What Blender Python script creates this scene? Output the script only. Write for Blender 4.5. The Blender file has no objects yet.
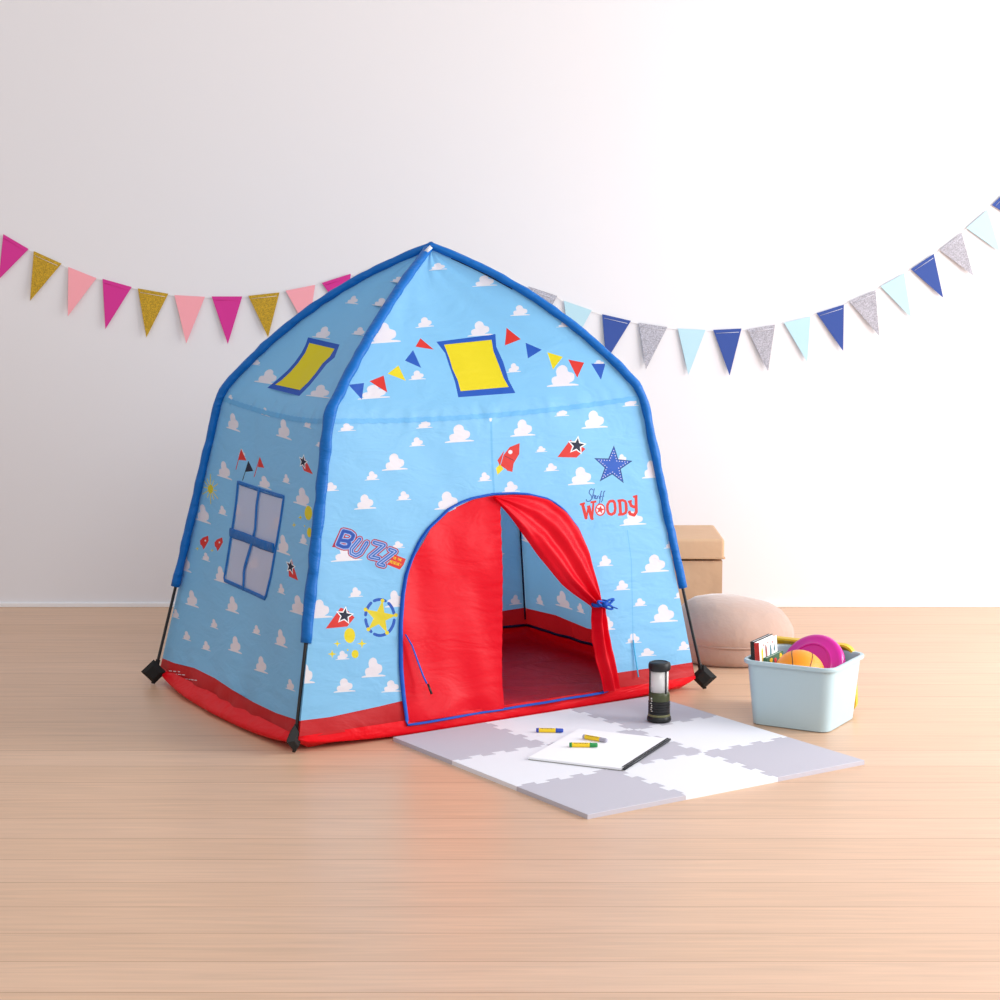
import bpy, bmesh, math, random
from mathutils import Vector, Matrix, noise
from mathutils.geometry import delaunay_2d_cdt
sc = bpy.context.scene
COL = sc.collection
PI = math.pi

# ---- tent geometry (metres, world axes: x right, y away from the camera, z up)
FAB = {'F': (-.537, 5.362, .042), 'L': (-1.053, 6.248, .042), 'R': (.592, 6.105, .042), 'B': (.0922, 6.904, .042)}
SHO = {'F': (-.466, 5.62, .8834), 'L': (-.8446, 6.26, .8914), 'R': (.4214, 6.18, .901), 'B': (.0428, 6.82, .909)}
FOOT = {'F': (-.5487, 5.372, .004), 'L': (-1.062, 6.2, .004), 'R': (.617, 6.130, .004), 'B': (.1197, 6.955, .004)}
APEX = (-.2068, 6.21, 1.3309)
BULGE = {'F': .025, 'L': .05, 'R': .048, 'B': .06}
def vlerp(a, b, t): return tuple(a[i] + (b[i] - a[i]) * t for i in range(3))
def vlen(a): return math.sqrt(sum(c * c for c in a))
def vnorm(a):
    l = vlen(a) or 1.0
    return tuple(c / l for c in a)
def raw_curve(p0, p1, p2, bulge, t):
    if t <= 1: return vlerp(p0, p1, t)
    t -= 1
    if t > 1: t = 1
    out = (p1[0] - APEX[0], p1[1] - APEX[1]); l = math.hypot(*out); ch = (l, p2[2] - p1[2])
    n = (ch[1] / math.hypot(*ch), ch[0] / math.hypot(*ch))
    q = vlerp(p1, p2, t); k = bulge * 4 * t * (1 - t)
    return (q[0] + out[0] / l * n[0] * k, q[1] + out[1] / l * n[0] * k, q[2] + n[1] * k)
def corner_curve(n, t, outer=False):
    a, b, c = (FOOT[n] if outer else FAB[n]), SHO[n], APEX
    w = .045 * max(0, min(1, min(t, 2 - t) / .045))
    if w <= 0: return raw_curve(a, b, c, BULGE[n], t)
    acc = [0, 0, 0]
    for i in range(7):
        q = raw_curve(a, b, c, BULGE[n], t + w * (i - 3) / 3)
        for k in range(3): acc[k] += q[k] / 7
    return tuple(acc)
SIDES = {'front': ('F', 'R'), 'left': ('L', 'F'), 'back': ('B', 'L'), 'right': ('R', 'B')}
def side_out(side):
    a, b = SIDES[side]; d = (SHO[b][0] - SHO[a][0], SHO[b][1] - SHO[a][1]); l = math.hypot(*d)
    return (d[1] / l, -d[0] / l)
def sag(side, s, t):
    # depth of the fabric's sag between two poles, 0 at poles, floor and peak
    if t <= 1: d = .030 * t ** 2 + .012 * math.sin(math.pi * t)
    else: d = .030 * (2 - t) + .018 * math.sin(math.pi * (t - 1))
    return d * 4 * s * (1 - s)
def surf0(side, s, t):
    a, b = SIDES[side]
    p = vlerp(corner_curve(a, t), corner_curve(b, t), s)
    o = side_out(side); d = sag(side, s, t)
    return (p[0] - o[0] * d * .8, p[1] - o[1] * d * .8, p[2] - d * .75)

# printed pattern of each fabric side: (colour, outline in fabric coordinates, s along the hem and t up the pole, in ten-thousandths)
PRINT_TEXT = {
 'front': """
print_red -242 555 669 530 1834 632 2360 706 3288 755 4794 696 6350 599 7419 565 7968 582 8659 572 9332 550 10047 556 10390 528 10423 -858 7515 -979 129 -1571 -304 -1465
cloud 6256 18442 6236 18467 5883 18497 5298 18519 5375 18527 5447 18538 5707 18552 5891 18571 5996 18593 6083 18617 6148 18645 6186 18674 6193 18705 6109 18731 5945 18750 5757 18766 5584 18787 5607 18873 5372 18925 4975 18948 4526 18928 4161 18885 3975 18814 4053 18714 3885 18702 3684 18695 3537 18678 3407 18660 3357 18636 3333 18613 3332 18591 3351 18570 3389 18551 3443 18534 3509 18519 3328 18511 2815 18481 2821 18457
cloud 9355 16841 9374 16877 9209 16934 8911 16993 8966 17000 9021 17011 9187 17018 9316 17036 9405 17061 9488 17091 9563 17126 9626 17165 9676 17208 9673 17247 9618 17280 9550 17310 9500 17346 9671 17462 9669 17544 9540 17594 9297 17591 9033 17554 8781 17471 8600 17332 8493 17328 8378 17332 8269 17321 8164 17306 8088 17278 8027 17249 7981 17220 7949 17191 7931 17162 7926 17135 7932 17109 7819 17112 7481 17116 7437 17083
cloud 8951 14798 8961 14830 8869 14874 8707 14914 8737 14923 8767 14934 8855 14947 8925 14969 8972 14995 9016 15025 9055 15059 9087 15096 9111 15135 9107 15170 9076 15196 9038 15219 9010 15249 9091 15358 9083 15430 9016 15468 8896 15456 8769 15415 8647 15334 8554 15206 8501 15199 8445 15199 8390 15186 8338 15170 8299 15144 8266 15116 8241 15089 8223 15062 8211 15036 8206 15011 8207 14988 8151 14989 7984 14986 7958 14955
cloud 10149 13725 10147 13740 10073 13769 9952 13801 9970 13803 9987 13806 10043 13806 10084 13811 10109 13821 10130 13833 10145 13847 10156 13863 10160 13880 10147 13898 10119 13913 10087 13927 10059 13944 10079 13992 10051 14028 9996 14051 9923 14053 9854 14041 9798 14010 9772 13954 9739 13954 9702 13958 9669 13956 9639 13952 9619 13941 9604 13930 9594 13919 9588 13907 9586 13896 9588 13884 9594 13873 9556 13877 9444 13888 9433 13875
cloud 3396 14869 3376 14899 3244 14918 3048 14921 3068 14934 3086 14949 3159 14977 3207 15009 3227 15040 3240 15074 3244 15110 3237 15147 3220 15185 3179 15213 3120 15228 3057 15240 2997 15258 2954 15364 2862 15420 2751 15436 2651 15402 2578 15343 2554 15253 2607 15130 2565 15114 2511 15103 2475 15082 2443 15058 2434 15029 2431 15000 2436 14973 2445 14947 2460 14924 2480 14903 2503 14884 2450 14874 2301 14838 2306 14808
cloud 1623 13937 1575 13994 1365 14019 1069 14006 1090 14034 1107 14066 1200 14128 1251 14195 1262 14259 1258 14327 1239 14399 1202 14472 1146 14545 1061 14596 957 14619 850 14634 740 14664 578 14866 379 14964 187 14981 64 14901 11 14776 62 14599 251 14369 200 14332 129 14305 93 14259 64 14211 75 14154 95 14098 123 14047 157 13999 196 13955 241 13916 288 13883 218 13858 28 13776 57 13720
cloud 6409 14065 6406 14109 6274 14155 6058 14188 6089 14203 6120 14223 6221 14252 6296 14290 6342 14331 6380 14377 6411 14427 6432 14481 6442 14537 6418 14583 6365 14613 6305 14639 6254 14675 6293 14832 6241 14926 6131 14967 5988 14935 5854 14862 5753 14738 5716 14554 5655 14537 5586 14530 5528 14505 5474 14476 5442 14435 5418 14395 5404 14355 5397 14317 5397 14280 5405 14247 5418 14217 5351 14210 5156 14182 5142 14138
cloud 2970 11842 2956 11866 2877 11882 2759 11885 2771 11896 2781 11908 2825 11930 2852 11956 2863 11981 2870 12008 2871 12037 2866 12067 2854 12098 2830 12121 2795 12133 2758 12143 2723 12159 2697 12244 2644 12291 2581 12305 2525 12279 2483 12232 2468 12160 2498 12060 2473 12048 2442 12040 2420 12023 2401 12005 2395 11981 2393 11958 2395 11936 2401 11915 2409 11896 2420 11879 2434 11863 2402 11856 2312 11830 2315 11806
cloud 6693 11880 6692 11905 6636 11929 6545 11946 6559 11955 6572 11966 6615 11982 6647 12004 6666 12027 6682 12052 6695 12080 6704 12110 6708 12141 6699 12166 6678 12182 6654 12196 6633 12216 6650 12301 6631 12353 6589 12375 6533 12357 6479 12317 6435 12248 6414 12147 6389 12138 6361 12134 6337 12121 6314 12105 6299 12083 6288 12061 6280 12039 6276 12018 6274 11998 6276 11979 6280 11962 6252 11959 6170 11945 6161 11921
cloud 8351 10808 8355 10861 8246 10918 8065 10960 8095 10978 8125 11001 8217 11035 8288 11079 8334 11128 8375 11183 8409 11244 8436 11308 8454 11376 8443 11431 8403 11469 8358 11501 8321 11546 8385 11734 8361 11850 8281 11903 8157 11867 8030 11783 7918 11634 7846 11412 7792 11393 7732 11386 7678 11358 7627 11325 7591 11276 7562 11227 7541 11180 7527 11133 7520 11089 7519 11048 7524 11011 7465 11005 7294 10978 7272 10925
cloud 1747 10922 1720 10957 1583 10975 1387 10971 1404 10987 1419 11006 1486 11042 1527 11081 1541 11119 1546 11159 1542 11202 1527 11246 1501 11291 1455 11322 1394 11338 1330 11349 1267 11369 1202 11492 1103 11556 993 11571 904 11527 845 11455 840 11348 913 11205 874 11185 824 11170 792 11144 765 11116 761 11081 763 11048 772 11016 786 10986 804 10959 827 10934 852 10913 802 10900 660 10855 669 10821
cloud 9775 11575 9774 11589 9723 11608 9643 11627 9655 11630 9666 11635 9704 11639 9731 11647 9748 11657 9762 11669 9772 11683 9779 11698 9782 11714 9774 11729 9754 11740 9733 11750 9715 11763 9728 11807 9710 11837 9673 11853 9625 11849 9579 11834 9542 11802 9525 11750 9503 11748 9478 11749 9457 11744 9437 11738 9424 11728 9414 11717 9407 11706 9403 11695 9401 11685 9403 11675 9406 11665 9381 11666 9308 11668 9300 11656
cloud 835 9540 823 9552 756 9559 659 9558 668 9564 677 9571 712 9585 734 9599 743 9613 747 9629 747 9645 742 9661 732 9678 712 9690 683 9696 654 9700 625 9709 601 9757 558 9783 508 9790 463 9773 430 9746 419 9704 443 9649 422 9642 397 9637 379 9627 363 9617 358 9604 356 9591 358 9579 362 9567 369 9557 378 9548 389 9540 362 9535 287 9520 288 9507
cloud 3229 9564 3219 9580 3159 9592 3070 9596 3079 9603 3087 9611 3121 9624 3142 9640 3151 9655 3157 9673 3158 9691 3156 9711 3148 9732 3130 9748 3105 9757 3078 9765 3053 9776 3036 9834 2999 9867 2954 9879 2911 9862 2878 9831 2863 9783 2880 9715 2861 9707 2837 9703 2820 9693 2804 9682 2798 9666 2796 9652 2796 9638 2799 9624 2804 9612 2811 9600 2821 9590 2796 9586 2726 9572 2726 9556
cloud 4518 9022 4501 9052 4393 9078 4233 9091 4250 9103 4265 9117 4327 9142 4366 9171 4384 9201 4396 9234 4400 9269 4396 9307 4384 9345 4353 9375 4308 9393 4260 9408 4214 9430 4189 9536 4125 9599 4045 9622 3965 9594 3903 9538 3873 9451 3899 9327 3863 9313 3820 9306 3788 9287 3759 9267 3748 9238 3742 9210 3742 9183 3746 9157 3755 9132 3767 9110 3784 9090 3739 9083 3612 9059 3611 9029
cloud 6452 9034 6439 9063 6346 9091 6206 9108 6222 9119 6236 9132 6291 9154 6327 9180 6345 9209 6356 9240 6362 9274 6361 9310 6352 9347 6327 9376 6288 9395 6247 9410 6209 9432 6193 9535 6142 9597 6073 9622 6002 9597 5943 9546 5912 9463 5927 9343 5896 9332 5857 9326 5828 9309 5802 9290 5790 9263 5784 9236 5782 9210 5784 9185 5790 9162 5800 9140 5813 9120 5774 9115 5661 9096 5659 9067
cloud 7613 9573 7606 9588 7549 9603 7465 9614 7475 9620 7483 9626 7517 9635 7540 9648 7551 9662 7559 9677 7563 9693 7564 9712 7560 9731 7546 9747 7524 9757 7499 9766 7477 9778 7472 9832 7444 9864 7403 9879 7359 9867 7321 9842 7298 9800 7302 9738 7282 9732 7258 9730 7240 9722 7223 9713 7215 9699 7210 9686 7208 9673 7209 9660 7212 9649 7218 9638 7225 9627 7201 9626 7131 9618 7129 9604
cloud 8796 9001 8784 9033 8684 9067 8533 9091 8551 9102 8567 9115 8628 9136 8669 9163 8689 9192 8704 9225 8712 9261 8712 9299 8705 9339 8679 9371 8638 9392 8595 9411 8554 9436 8542 9546 8492 9614 8419 9644 8340 9621 8272 9569 8233 9482 8243 9353 8207 9342 8165 9338 8133 9321 8103 9302 8089 9274 8080 9245 8076 9218 8077 9191 8082 9165 8092 9141 8105 9120 8062 9116 7938 9101 7933 9070
cloud 9892 9583 9886 9600 9827 9619 9737 9634 9748 9640 9758 9646 9795 9656 9821 9669 9834 9684 9843 9701 9850 9720 9853 9740 9851 9762 9838 9780 9815 9792 9790 9803 9768 9818 9769 9878 9744 9917 9703 9935 9655 9924 9611 9897 9579 9850 9577 9780 9555 9775 9529 9773 9509 9765 9490 9755 9480 9740 9473 9725 9468 9710 9468 9696 9470 9682 9475 9670 9482 9658 9456 9657 9381 9652 9378 9636
cloud 7040 7749 7032 7763 6977 7777 6896 7788 6905 7793 6913 7799 6945 7808 6966 7820 6976 7833 6983 7847 6986 7863 6985 7880 6980 7898 6965 7912 6942 7922 6918 7929 6896 7941 6886 7989 6856 8018 6815 8031 6775 8021 6742 7998 6724 7960 6733 7903 6715 7898 6692 7896 6675 7889 6660 7880 6653 7868 6650 7855 6648 7843 6650 7831 6653 7820 6659 7809 6667 7800 6644 7798 6578 7791 6577 7777
cloud 8083 7147 8070 7179 7974 7211 7829 7235 7846 7246 7861 7259 7919 7280 7958 7307 7977 7336 7991 7369 7998 7405 7998 7443 7990 7483 7965 7515 7926 7536 7884 7554 7845 7579 7831 7689 7779 7754 7708 7782 7634 7760 7572 7709 7537 7623 7548 7495 7514 7484 7474 7479 7443 7462 7415 7443 7402 7415 7394 7386 7390 7359 7392 7332 7397 7306 7407 7283 7420 7261 7379 7257 7260 7241 7256 7211
cloud 4984 7648 4977 7663 4926 7677 4851 7686 4860 7691 4867 7698 4896 7710 4914 7724 4923 7739 4929 7755 4931 7773 4929 7792 4924 7811 4910 7826 4889 7836 4867 7844 4846 7855 4835 7909 4806 7940 4769 7952 4732 7939 4702 7913 4688 7870 4698 7807 4681 7801 4661 7798 4646 7789 4632 7779 4627 7765 4624 7751 4623 7737 4625 7724 4628 7712 4634 7700 4641 7690 4621 7687 4561 7677 4560 7662
cloud 5802 7188 5793 7207 5729 7225 5633 7237 5644 7244 5653 7253 5690 7266 5715 7283 5726 7301 5733 7321 5737 7343 5735 7366 5729 7390 5711 7409 5684 7421 5656 7431 5630 7446 5617 7512 5580 7550 5533 7566 5485 7551 5447 7520 5427 7467 5439 7390 5418 7383 5392 7379 5372 7369 5354 7357 5347 7339 5343 7322 5342 7305 5344 7289 5348 7274 5355 7260 5364 7247 5338 7244 5261 7233 5259 7214
cloud 4032 6817 4018 6847 3923 6874 3783 6889 3798 6900 3811 6914 3865 6938 3899 6966 3914 6995 3924 7028 3927 7063 3923 7100 3912 7139 3885 7168 3846 7187 3804 7202 3764 7224 3741 7329 3685 7390 3614 7413 3546 7387 3492 7335 3467 7250 3490 7126 3460 7114 3422 7107 3394 7089 3370 7069 3360 7041 3355 7013 3355 6986 3359 6960 3367 6936 3378 6914 3392 6893 3354 6888 3243 6866 3243 6836
cloud 462 7631 452 7645 396 7655 315 7657 323 7663 330 7670 359 7683 377 7698 385 7712 388 7728 388 7745 384 7762 376 7780 359 7794 335 7801 310 7807 287 7816 268 7866 232 7893 191 7901 153 7887 125 7860 115 7819 135 7761 118 7754 97 7749 82 7740 69 7730 65 7716 63 7703 64 7690 68 7678 73 7666 81 7656 90 7647 68 7643 6 7629 7 7615
cloud 1554 7010 1540 7034 1464 7053 1353 7061 1364 7071 1373 7082 1414 7103 1440 7126 1450 7151 1456 7177 1456 7206 1451 7236 1440 7266 1417 7289 1385 7303 1351 7314 1319 7331 1294 7415 1246 7462 1189 7479 1137 7456 1098 7412 1083 7343 1108 7244 1085 7233 1055 7226 1035 7211 1016 7194 1010 7171 1008 7149 1009 7127 1014 7106 1021 7087 1032 7069 1044 7053 1014 7048 928 7027 929 7003
cloud 10109 7030 10103 7062 10041 7094 9944 7116 9957 7127 9968 7141 10010 7162 10038 7189 10054 7219 10066 7252 10073 7287 10077 7326 10075 7365 10061 7397 10036 7418 10009 7435 9985 7460 9985 7569 9956 7634 9910 7662 9858 7639 9811 7589 9780 7502 9776 7374 9753 7363 9725 7358 9703 7341 9682 7322 9670 7294 9662 7265 9658 7238 9656 7211 9658 7185 9662 7162 9669 7140 9641 7136 9559 7120 9554 7089
cloud 9219 7735 9214 7749 9171 7765 9105 7776 9113 7781 9120 7787 9147 7796 9165 7807 9174 7820 9180 7835 9184 7851 9184 7868 9181 7886 9170 7900 9152 7910 9134 7918 9116 7929 9112 7978 9089 8008 9057 8021 9024 8011 8995 7990 8978 7951 8981 7894 8966 7889 8948 7888 8934 7881 8921 7872 8914 7860 8910 7847 8908 7835 8909 7823 8911 7812 8915 7801 8920 7791 8901 7790 8847 7784 8845 7770
cloud 9436 5513 9424 5539 9330 5568 9188 5592 9205 5600 9220 5610 9276 5624 9314 5644 9332 5666 9345 5691 9352 5719 9352 5749 9344 5781 9319 5807 9281 5825 9240 5840 9202 5861 9188 5948 9137 6001 9068 6026 8996 6011 8936 5974 8902 5907 8913 5806 8880 5799 8841 5797 8811 5785 8784 5771 8771 5749 8763 5727 8760 5705 8762 5684 8767 5664 8776 5645 8789 5628 8749 5626 8633 5618 8630 5594
cloud 1259 5375 1240 5401 1136 5423 982 5435 998 5445 1011 5457 1067 5477 1103 5502 1117 5527 1125 5555 1126 5585 1119 5617 1104 5649 1072 5674 1028 5689 982 5702 937 5720 904 5810 838 5861 760 5879 688 5856 634 5811 613 5738 648 5634 615 5622 575 5616 546 5601 521 5583 513 5559 509 5536 511 5513 517 5491 527 5471 541 5452 558 5435 517 5429 399 5410 401 5385
cloud 1320 4207 1312 4223 1264 4238 1195 4246 1201 4252 1207 4260 1233 4272 1249 4287 1255 4302 1259 4320 1259 4339 1256 4358 1249 4379 1234 4395 1214 4405 1193 4413 1173 4425 1158 4481 1128 4514 1092 4527 1060 4513 1035 4486 1026 4440 1042 4374 1027 4368 1009 4364 996 4355 984 4344 981 4329 979 4315 980 4300 983 4286 987 4273 994 4261 1002 4250 983 4248 929 4237 930 4221
cloud 553 3642 538 3672 461 3699 348 3715 359 3727 368 3740 409 3763 434 3791 443 3821 448 3853 447 3888 441 3925 429 3963 404 3993 371 4011 337 4027 303 4049 275 4154 225 4214 167 4238 115 4212 77 4160 65 4076 95 3953 71 3940 42 3934 22 3917 4 3897 -1 3869 -2 3842 0 3815 5 3789 14 3765 25 3743 38 3722 8 3717 -78 3697 -76 3667
cloud 1047 2266 1040 2281 998 2295 937 2305 943 2311 948 2317 970 2327 984 2340 990 2353 993 2369 993 2385 990 2403 984 2422 971 2436 953 2446 935 2454 917 2465 904 2516 877 2546 846 2558 818 2547 796 2524 789 2484 803 2424 790 2419 774 2417 762 2409 752 2400 749 2387 748 2374 749 2361 751 2348 755 2337 761 2326 768 2316 751 2314 704 2306 705 2292
cloud 1961 1572 1948 1605 1877 1637 1773 1659 1784 1671 1793 1685 1831 1708 1855 1737 1865 1768 1871 1803 1872 1840 1868 1880 1858 1922 1836 1954 1806 1976 1774 1994 1744 2019 1722 2133 1678 2200 1624 2228 1575 2203 1537 2149 1523 2058 1546 1925 1524 1913 1496 1908 1477 1890 1459 1869 1453 1840 1451 1810 1452 1781 1456 1754 1463 1727 1472 1703 1484 1680 1455 1676 1375 1658 1376 1626
cloud 253 1652 243 1683 190 1713 114 1731 121 1743 126 1757 153 1780 169 1808 174 1839 177 1872 175 1909 170 1947 161 1987 143 2018 121 2038 97 2054 74 2078 52 2188 16 2252 -24 2277 -58 2251 -82 2199 -88 2111 -64 1982 -80 1970 -99 1964 -112 1946 -124 1926 -126 1897 -127 1869 -124 1841 -120 1814 -114 1789 -106 1765 -96 1744 -116 1739 -174 1719 -171 1688
cloud 2418 3757 2407 3786 2344 3811 2250 3827 2260 3837 2268 3850 2303 3871 2325 3897 2334 3924 2340 3954 2341 3986 2337 4021 2329 4056 2310 4084 2283 4101 2255 4116 2228 4137 2210 4234 2171 4291 2123 4313 2079 4290 2045 4242 2031 4164 2050 4050 2030 4038 2005 4033 1987 4017 1971 3998 1966 3973 1963 3947 1964 3922 1967 3898 1973 3876 1981 3855 1991 3836 1966 3831 1893 3813 1893 3785
cloud 2402 5674 2394 5685 2347 5695 2278 5701 2286 5706 2292 5711 2317 5720 2334 5731 2341 5742 2345 5754 2346 5768 2343 5782 2337 5796 2323 5808 2303 5815 2283 5821 2263 5829 2250 5869 2221 5893 2186 5902 2154 5892 2128 5872 2118 5839 2131 5792 2116 5787 2098 5785 2085 5778 2073 5771 2069 5760 2067 5749 2067 5739 2069 5729 2073 5720 2079 5711 2087 5704 2068 5701 2014 5693 2014 5682
cloud 2460 8228 2444 8255 2350 8277 2212 8285 2226 8297 2239 8310 2290 8334 2322 8361 2336 8389 2344 8420 2346 8453 2340 8487 2328 8523 2300 8549 2260 8565 2218 8577 2178 8596 2151 8693 2093 8748 2022 8766 1957 8739 1906 8689 1886 8608 1914 8495 1885 8482 1848 8474 1822 8456 1798 8437 1790 8410 1787 8384 1788 8359 1793 8335 1801 8313 1813 8293 1828 8275 1791 8268 1683 8243 1684 8216
cloud 3006 8978 2996 8993 2937 9004 2849 9009 2858 9015 2866 9022 2899 9035 2920 9049 2929 9064 2934 9081 2936 9098 2933 9117 2925 9136 2908 9150 2883 9158 2857 9165 2832 9175 2816 9227 2780 9256 2736 9266 2694 9252 2661 9225 2647 9182 2663 9121 2644 9114 2621 9110 2604 9100 2589 9090 2583 9076 2581 9062 2581 9048 2584 9036 2589 9024 2596 9013 2605 9003 2581 8999 2513 8986 2513 8971
cloud 2573 7227 2564 7242 2512 7254 2434 7260 2442 7266 2449 7273 2478 7285 2497 7299 2504 7314 2509 7330 2510 7347 2507 7366 2500 7384 2485 7399 2463 7407 2439 7414 2417 7425 2402 7476 2370 7506 2331 7516 2294 7503 2265 7477 2254 7434 2269 7374 2252 7367 2231 7363 2216 7354 2203 7344 2198 7330 2196 7316 2196 7303 2199 7291 2204 7279 2211 7268 2219 7258 2198 7255 2137 7243 2137 7228
cloud 1621 7935 1611 7949 1558 7960 1480 7964 1488 7970 1494 7977 1523 7990 1541 8004 1549 8019 1553 8035 1553 8052 1550 8070 1542 8088 1526 8102 1504 8110 1480 8116 1457 8126 1441 8177 1408 8205 1368 8215 1331 8201 1303 8174 1292 8132 1309 8072 1293 8065 1272 8061 1257 8052 1244 8041 1240 8028 1238 8014 1239 8001 1242 7988 1247 7977 1254 7966 1263 7957 1241 7953 1181 7940 1181 7925
cloud 9836 3794 9825 3826 9730 3862 9587 3889 9604 3900 9620 3913 9678 3932 9718 3959 9738 3988 9752 4021 9760 4057 9761 4095 9755 4135 9731 4168 9692 4191 9651 4210 9613 4236 9604 4347 9554 4414 9485 4445 9411 4424 9348 4375 9310 4289 9317 4160 9284 4149 9244 4146 9213 4130 9184 4111 9170 4083 9161 4055 9157 4027 9158 4000 9162 3974 9171 3950 9183 3928 9142 3925 9024 3913 9020 3882
cloud 8622 3367 8616 3386 8562 3405 8482 3420 8492 3426 8500 3433 8532 3444 8554 3459 8565 3475 8572 3493 8577 3513 8577 3535 8573 3557 8559 3575 8537 3588 8514 3598 8493 3613 8486 3674 8458 3712 8419 3728 8378 3717 8343 3689 8323 3641 8328 3569 8310 3563 8287 3562 8270 3553 8254 3542 8247 3526 8242 3511 8240 3495 8241 3480 8244 3466 8249 3452 8256 3440 8233 3439 8167 3431 8165 3414
cloud 9819 2038 9808 2071 9716 2106 9576 2133 9592 2144 9608 2157 9665 2177 9703 2203 9723 2232 9737 2265 9745 2301 9746 2340 9740 2380 9716 2413 9679 2436 9638 2455 9601 2481 9592 2592 9544 2660 9476 2690 9404 2669 9342 2620 9306 2534 9312 2404 9279 2394 9240 2391 9210 2374 9182 2356 9169 2328 9160 2299 9156 2271 9156 2244 9161 2218 9169 2194 9181 2172 9141 2169 9026 2157 9022 2126
cloud 8703 1493 8696 1511 8644 1531 8566 1546 8575 1552 8584 1559 8615 1570 8636 1585 8647 1601 8654 1619 8658 1639 8659 1661 8655 1683 8641 1702 8620 1714 8598 1725 8577 1739 8571 1801 8543 1839 8505 1855 8465 1844 8432 1817 8412 1769 8417 1697 8399 1691 8377 1689 8361 1680 8345 1670 8338 1654 8333 1638 8331 1623 8332 1608 8335 1593 8339 1580 8346 1567 8324 1566 8260 1559 8258 1542
cloud 8045 2070 8039 2095 7988 2119 7911 2137 7920 2146 7929 2156 7961 2173 7983 2194 7994 2217 8002 2243 8007 2271 8008 2301 8005 2332 7992 2357 7972 2373 7949 2387 7929 2406 7925 2492 7899 2543 7862 2564 7821 2546 7786 2507 7765 2439 7767 2339 7748 2330 7727 2327 7710 2313 7694 2298 7686 2276 7681 2254 7678 2232 7678 2211 7680 2192 7685 2173 7691 2156 7669 2153 7604 2141 7601 2117
cloud 9024 2732 9018 2746 8972 2763 8902 2775 8910 2780 8917 2786 8946 2794 8964 2806 8974 2819 8980 2833 8984 2849 8984 2866 8980 2884 8968 2899 8949 2909 8929 2918 8910 2930 8904 2979 8879 3010 8845 3023 8810 3015 8780 2993 8763 2955 8767 2897 8751 2892 8732 2891 8717 2884 8703 2876 8697 2863 8693 2851 8691 2838 8691 2826 8694 2815 8698 2804 8704 2794 8685 2793 8627 2788 8625 2774
cloud 10294 2783 10288 2804 10235 2827 10154 2844 10163 2851 10173 2860 10206 2874 10229 2891 10241 2911 10250 2933 10255 2957 10257 2983 10254 3009 10241 3031 10219 3046 10196 3058 10175 3075 10172 3149 10145 3193 10106 3213 10064 3199 10027 3166 10004 3108 10005 3022 9986 3015 9963 3012 9945 3001 9928 2989 9920 2970 9914 2951 9911 2932 9911 2914 9913 2897 9917 2881 9924 2866 9900 2864 9833 2855 9829 2835
cloud 8251 4272 8244 4292 8191 4312 8109 4327 8119 4334 8128 4342 8160 4354 8182 4371 8193 4389 8201 4409 8205 4431 8206 4455 8202 4479 8188 4499 8166 4512 8143 4523 8121 4539 8115 4606 8086 4647 8047 4664 8005 4651 7970 4620 7949 4568 7954 4489 7935 4482 7913 4480 7895 4469 7880 4458 7872 4441 7867 4423 7865 4406 7865 4390 7868 4374 7873 4359 7880 4346 7857 4344 7790 4335 7788 4316
cloud 9053 973 9045 988 8987 1006 8899 1021 8909 1025 8918 1031 8953 1038 8976 1049 8987 1062 8994 1077 8998 1093 8997 1110 8992 1128 8976 1143 8952 1154 8927 1163 8903 1176 8894 1226 8861 1257 8818 1272 8774 1264 8738 1244 8718 1206 8726 1148 8706 1144 8682 1143 8663 1136 8647 1129 8639 1116 8635 1104 8633 1091 8634 1079 8638 1067 8644 1056 8652 1046 8627 1046 8556 1043 8554 1029
cloud 10031 998 10025 1014 9980 1032 9910 1045 9919 1051 9926 1057 9954 1067 9974 1080 9983 1095 9990 1111 9994 1129 9995 1149 9992 1169 9980 1185 9962 1196 9942 1206 9924 1219 9919 1275 9895 1309 9862 1324 9826 1314 9796 1289 9777 1246 9780 1181 9764 1176 9744 1174 9729 1166 9715 1157 9708 1143 9704 1129 9702 1115 9702 1101 9704 1088 9708 1076 9714 1065 9694 1063 9637 1057 9634 1042
cloud 1246 1220 1235 1244 1171 1267 1078 1285 1087 1293 1095 1303 1129 1317 1150 1337 1159 1358 1164 1382 1164 1408 1160 1435 1151 1464 1131 1487 1104 1502 1076 1516 1049 1534 1028 1613 988 1660 940 1681 897 1664 864 1628 852 1566 873 1474 853 1466 829 1463 811 1451 796 1438 791 1417 789 1397 790 1377 794 1358 800 1340 809 1323 819 1307 794 1305 722 1294 723 1272
cloud 2358 1015 2348 1036 2289 1057 2203 1074 2212 1080 2220 1089 2252 1101 2272 1118 2281 1136 2286 1157 2287 1180 2284 1204 2276 1229 2259 1250 2234 1263 2208 1275 2184 1291 2167 1361 2131 1403 2088 1421 2047 1407 2015 1376 2002 1322 2019 1241 2000 1235 1977 1232 1961 1222 1946 1210 1941 1193 1938 1175 1939 1158 1942 1141 1947 1125 1954 1110 1964 1096 1940 1094 1873 1086 1873 1067
cloud 10292 4541 10285 4557 10230 4576 10147 4591 10157 4596 10166 4603 10199 4612 10222 4624 10233 4639 10241 4655 10245 4673 10246 4692 10242 4712 10228 4729 10205 4741 10181 4751 10159 4764 10153 4820 10124 4854 10084 4870 10041 4861 10005 4837 9984 4794 9988 4729 9969 4725 9946 4723 9928 4716 9912 4707 9904 4693 9899 4679 9896 4665 9897 4651 9900 4638 9905 4626 9912 4615 9888 4614 9820 4609 9817 4594
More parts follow.
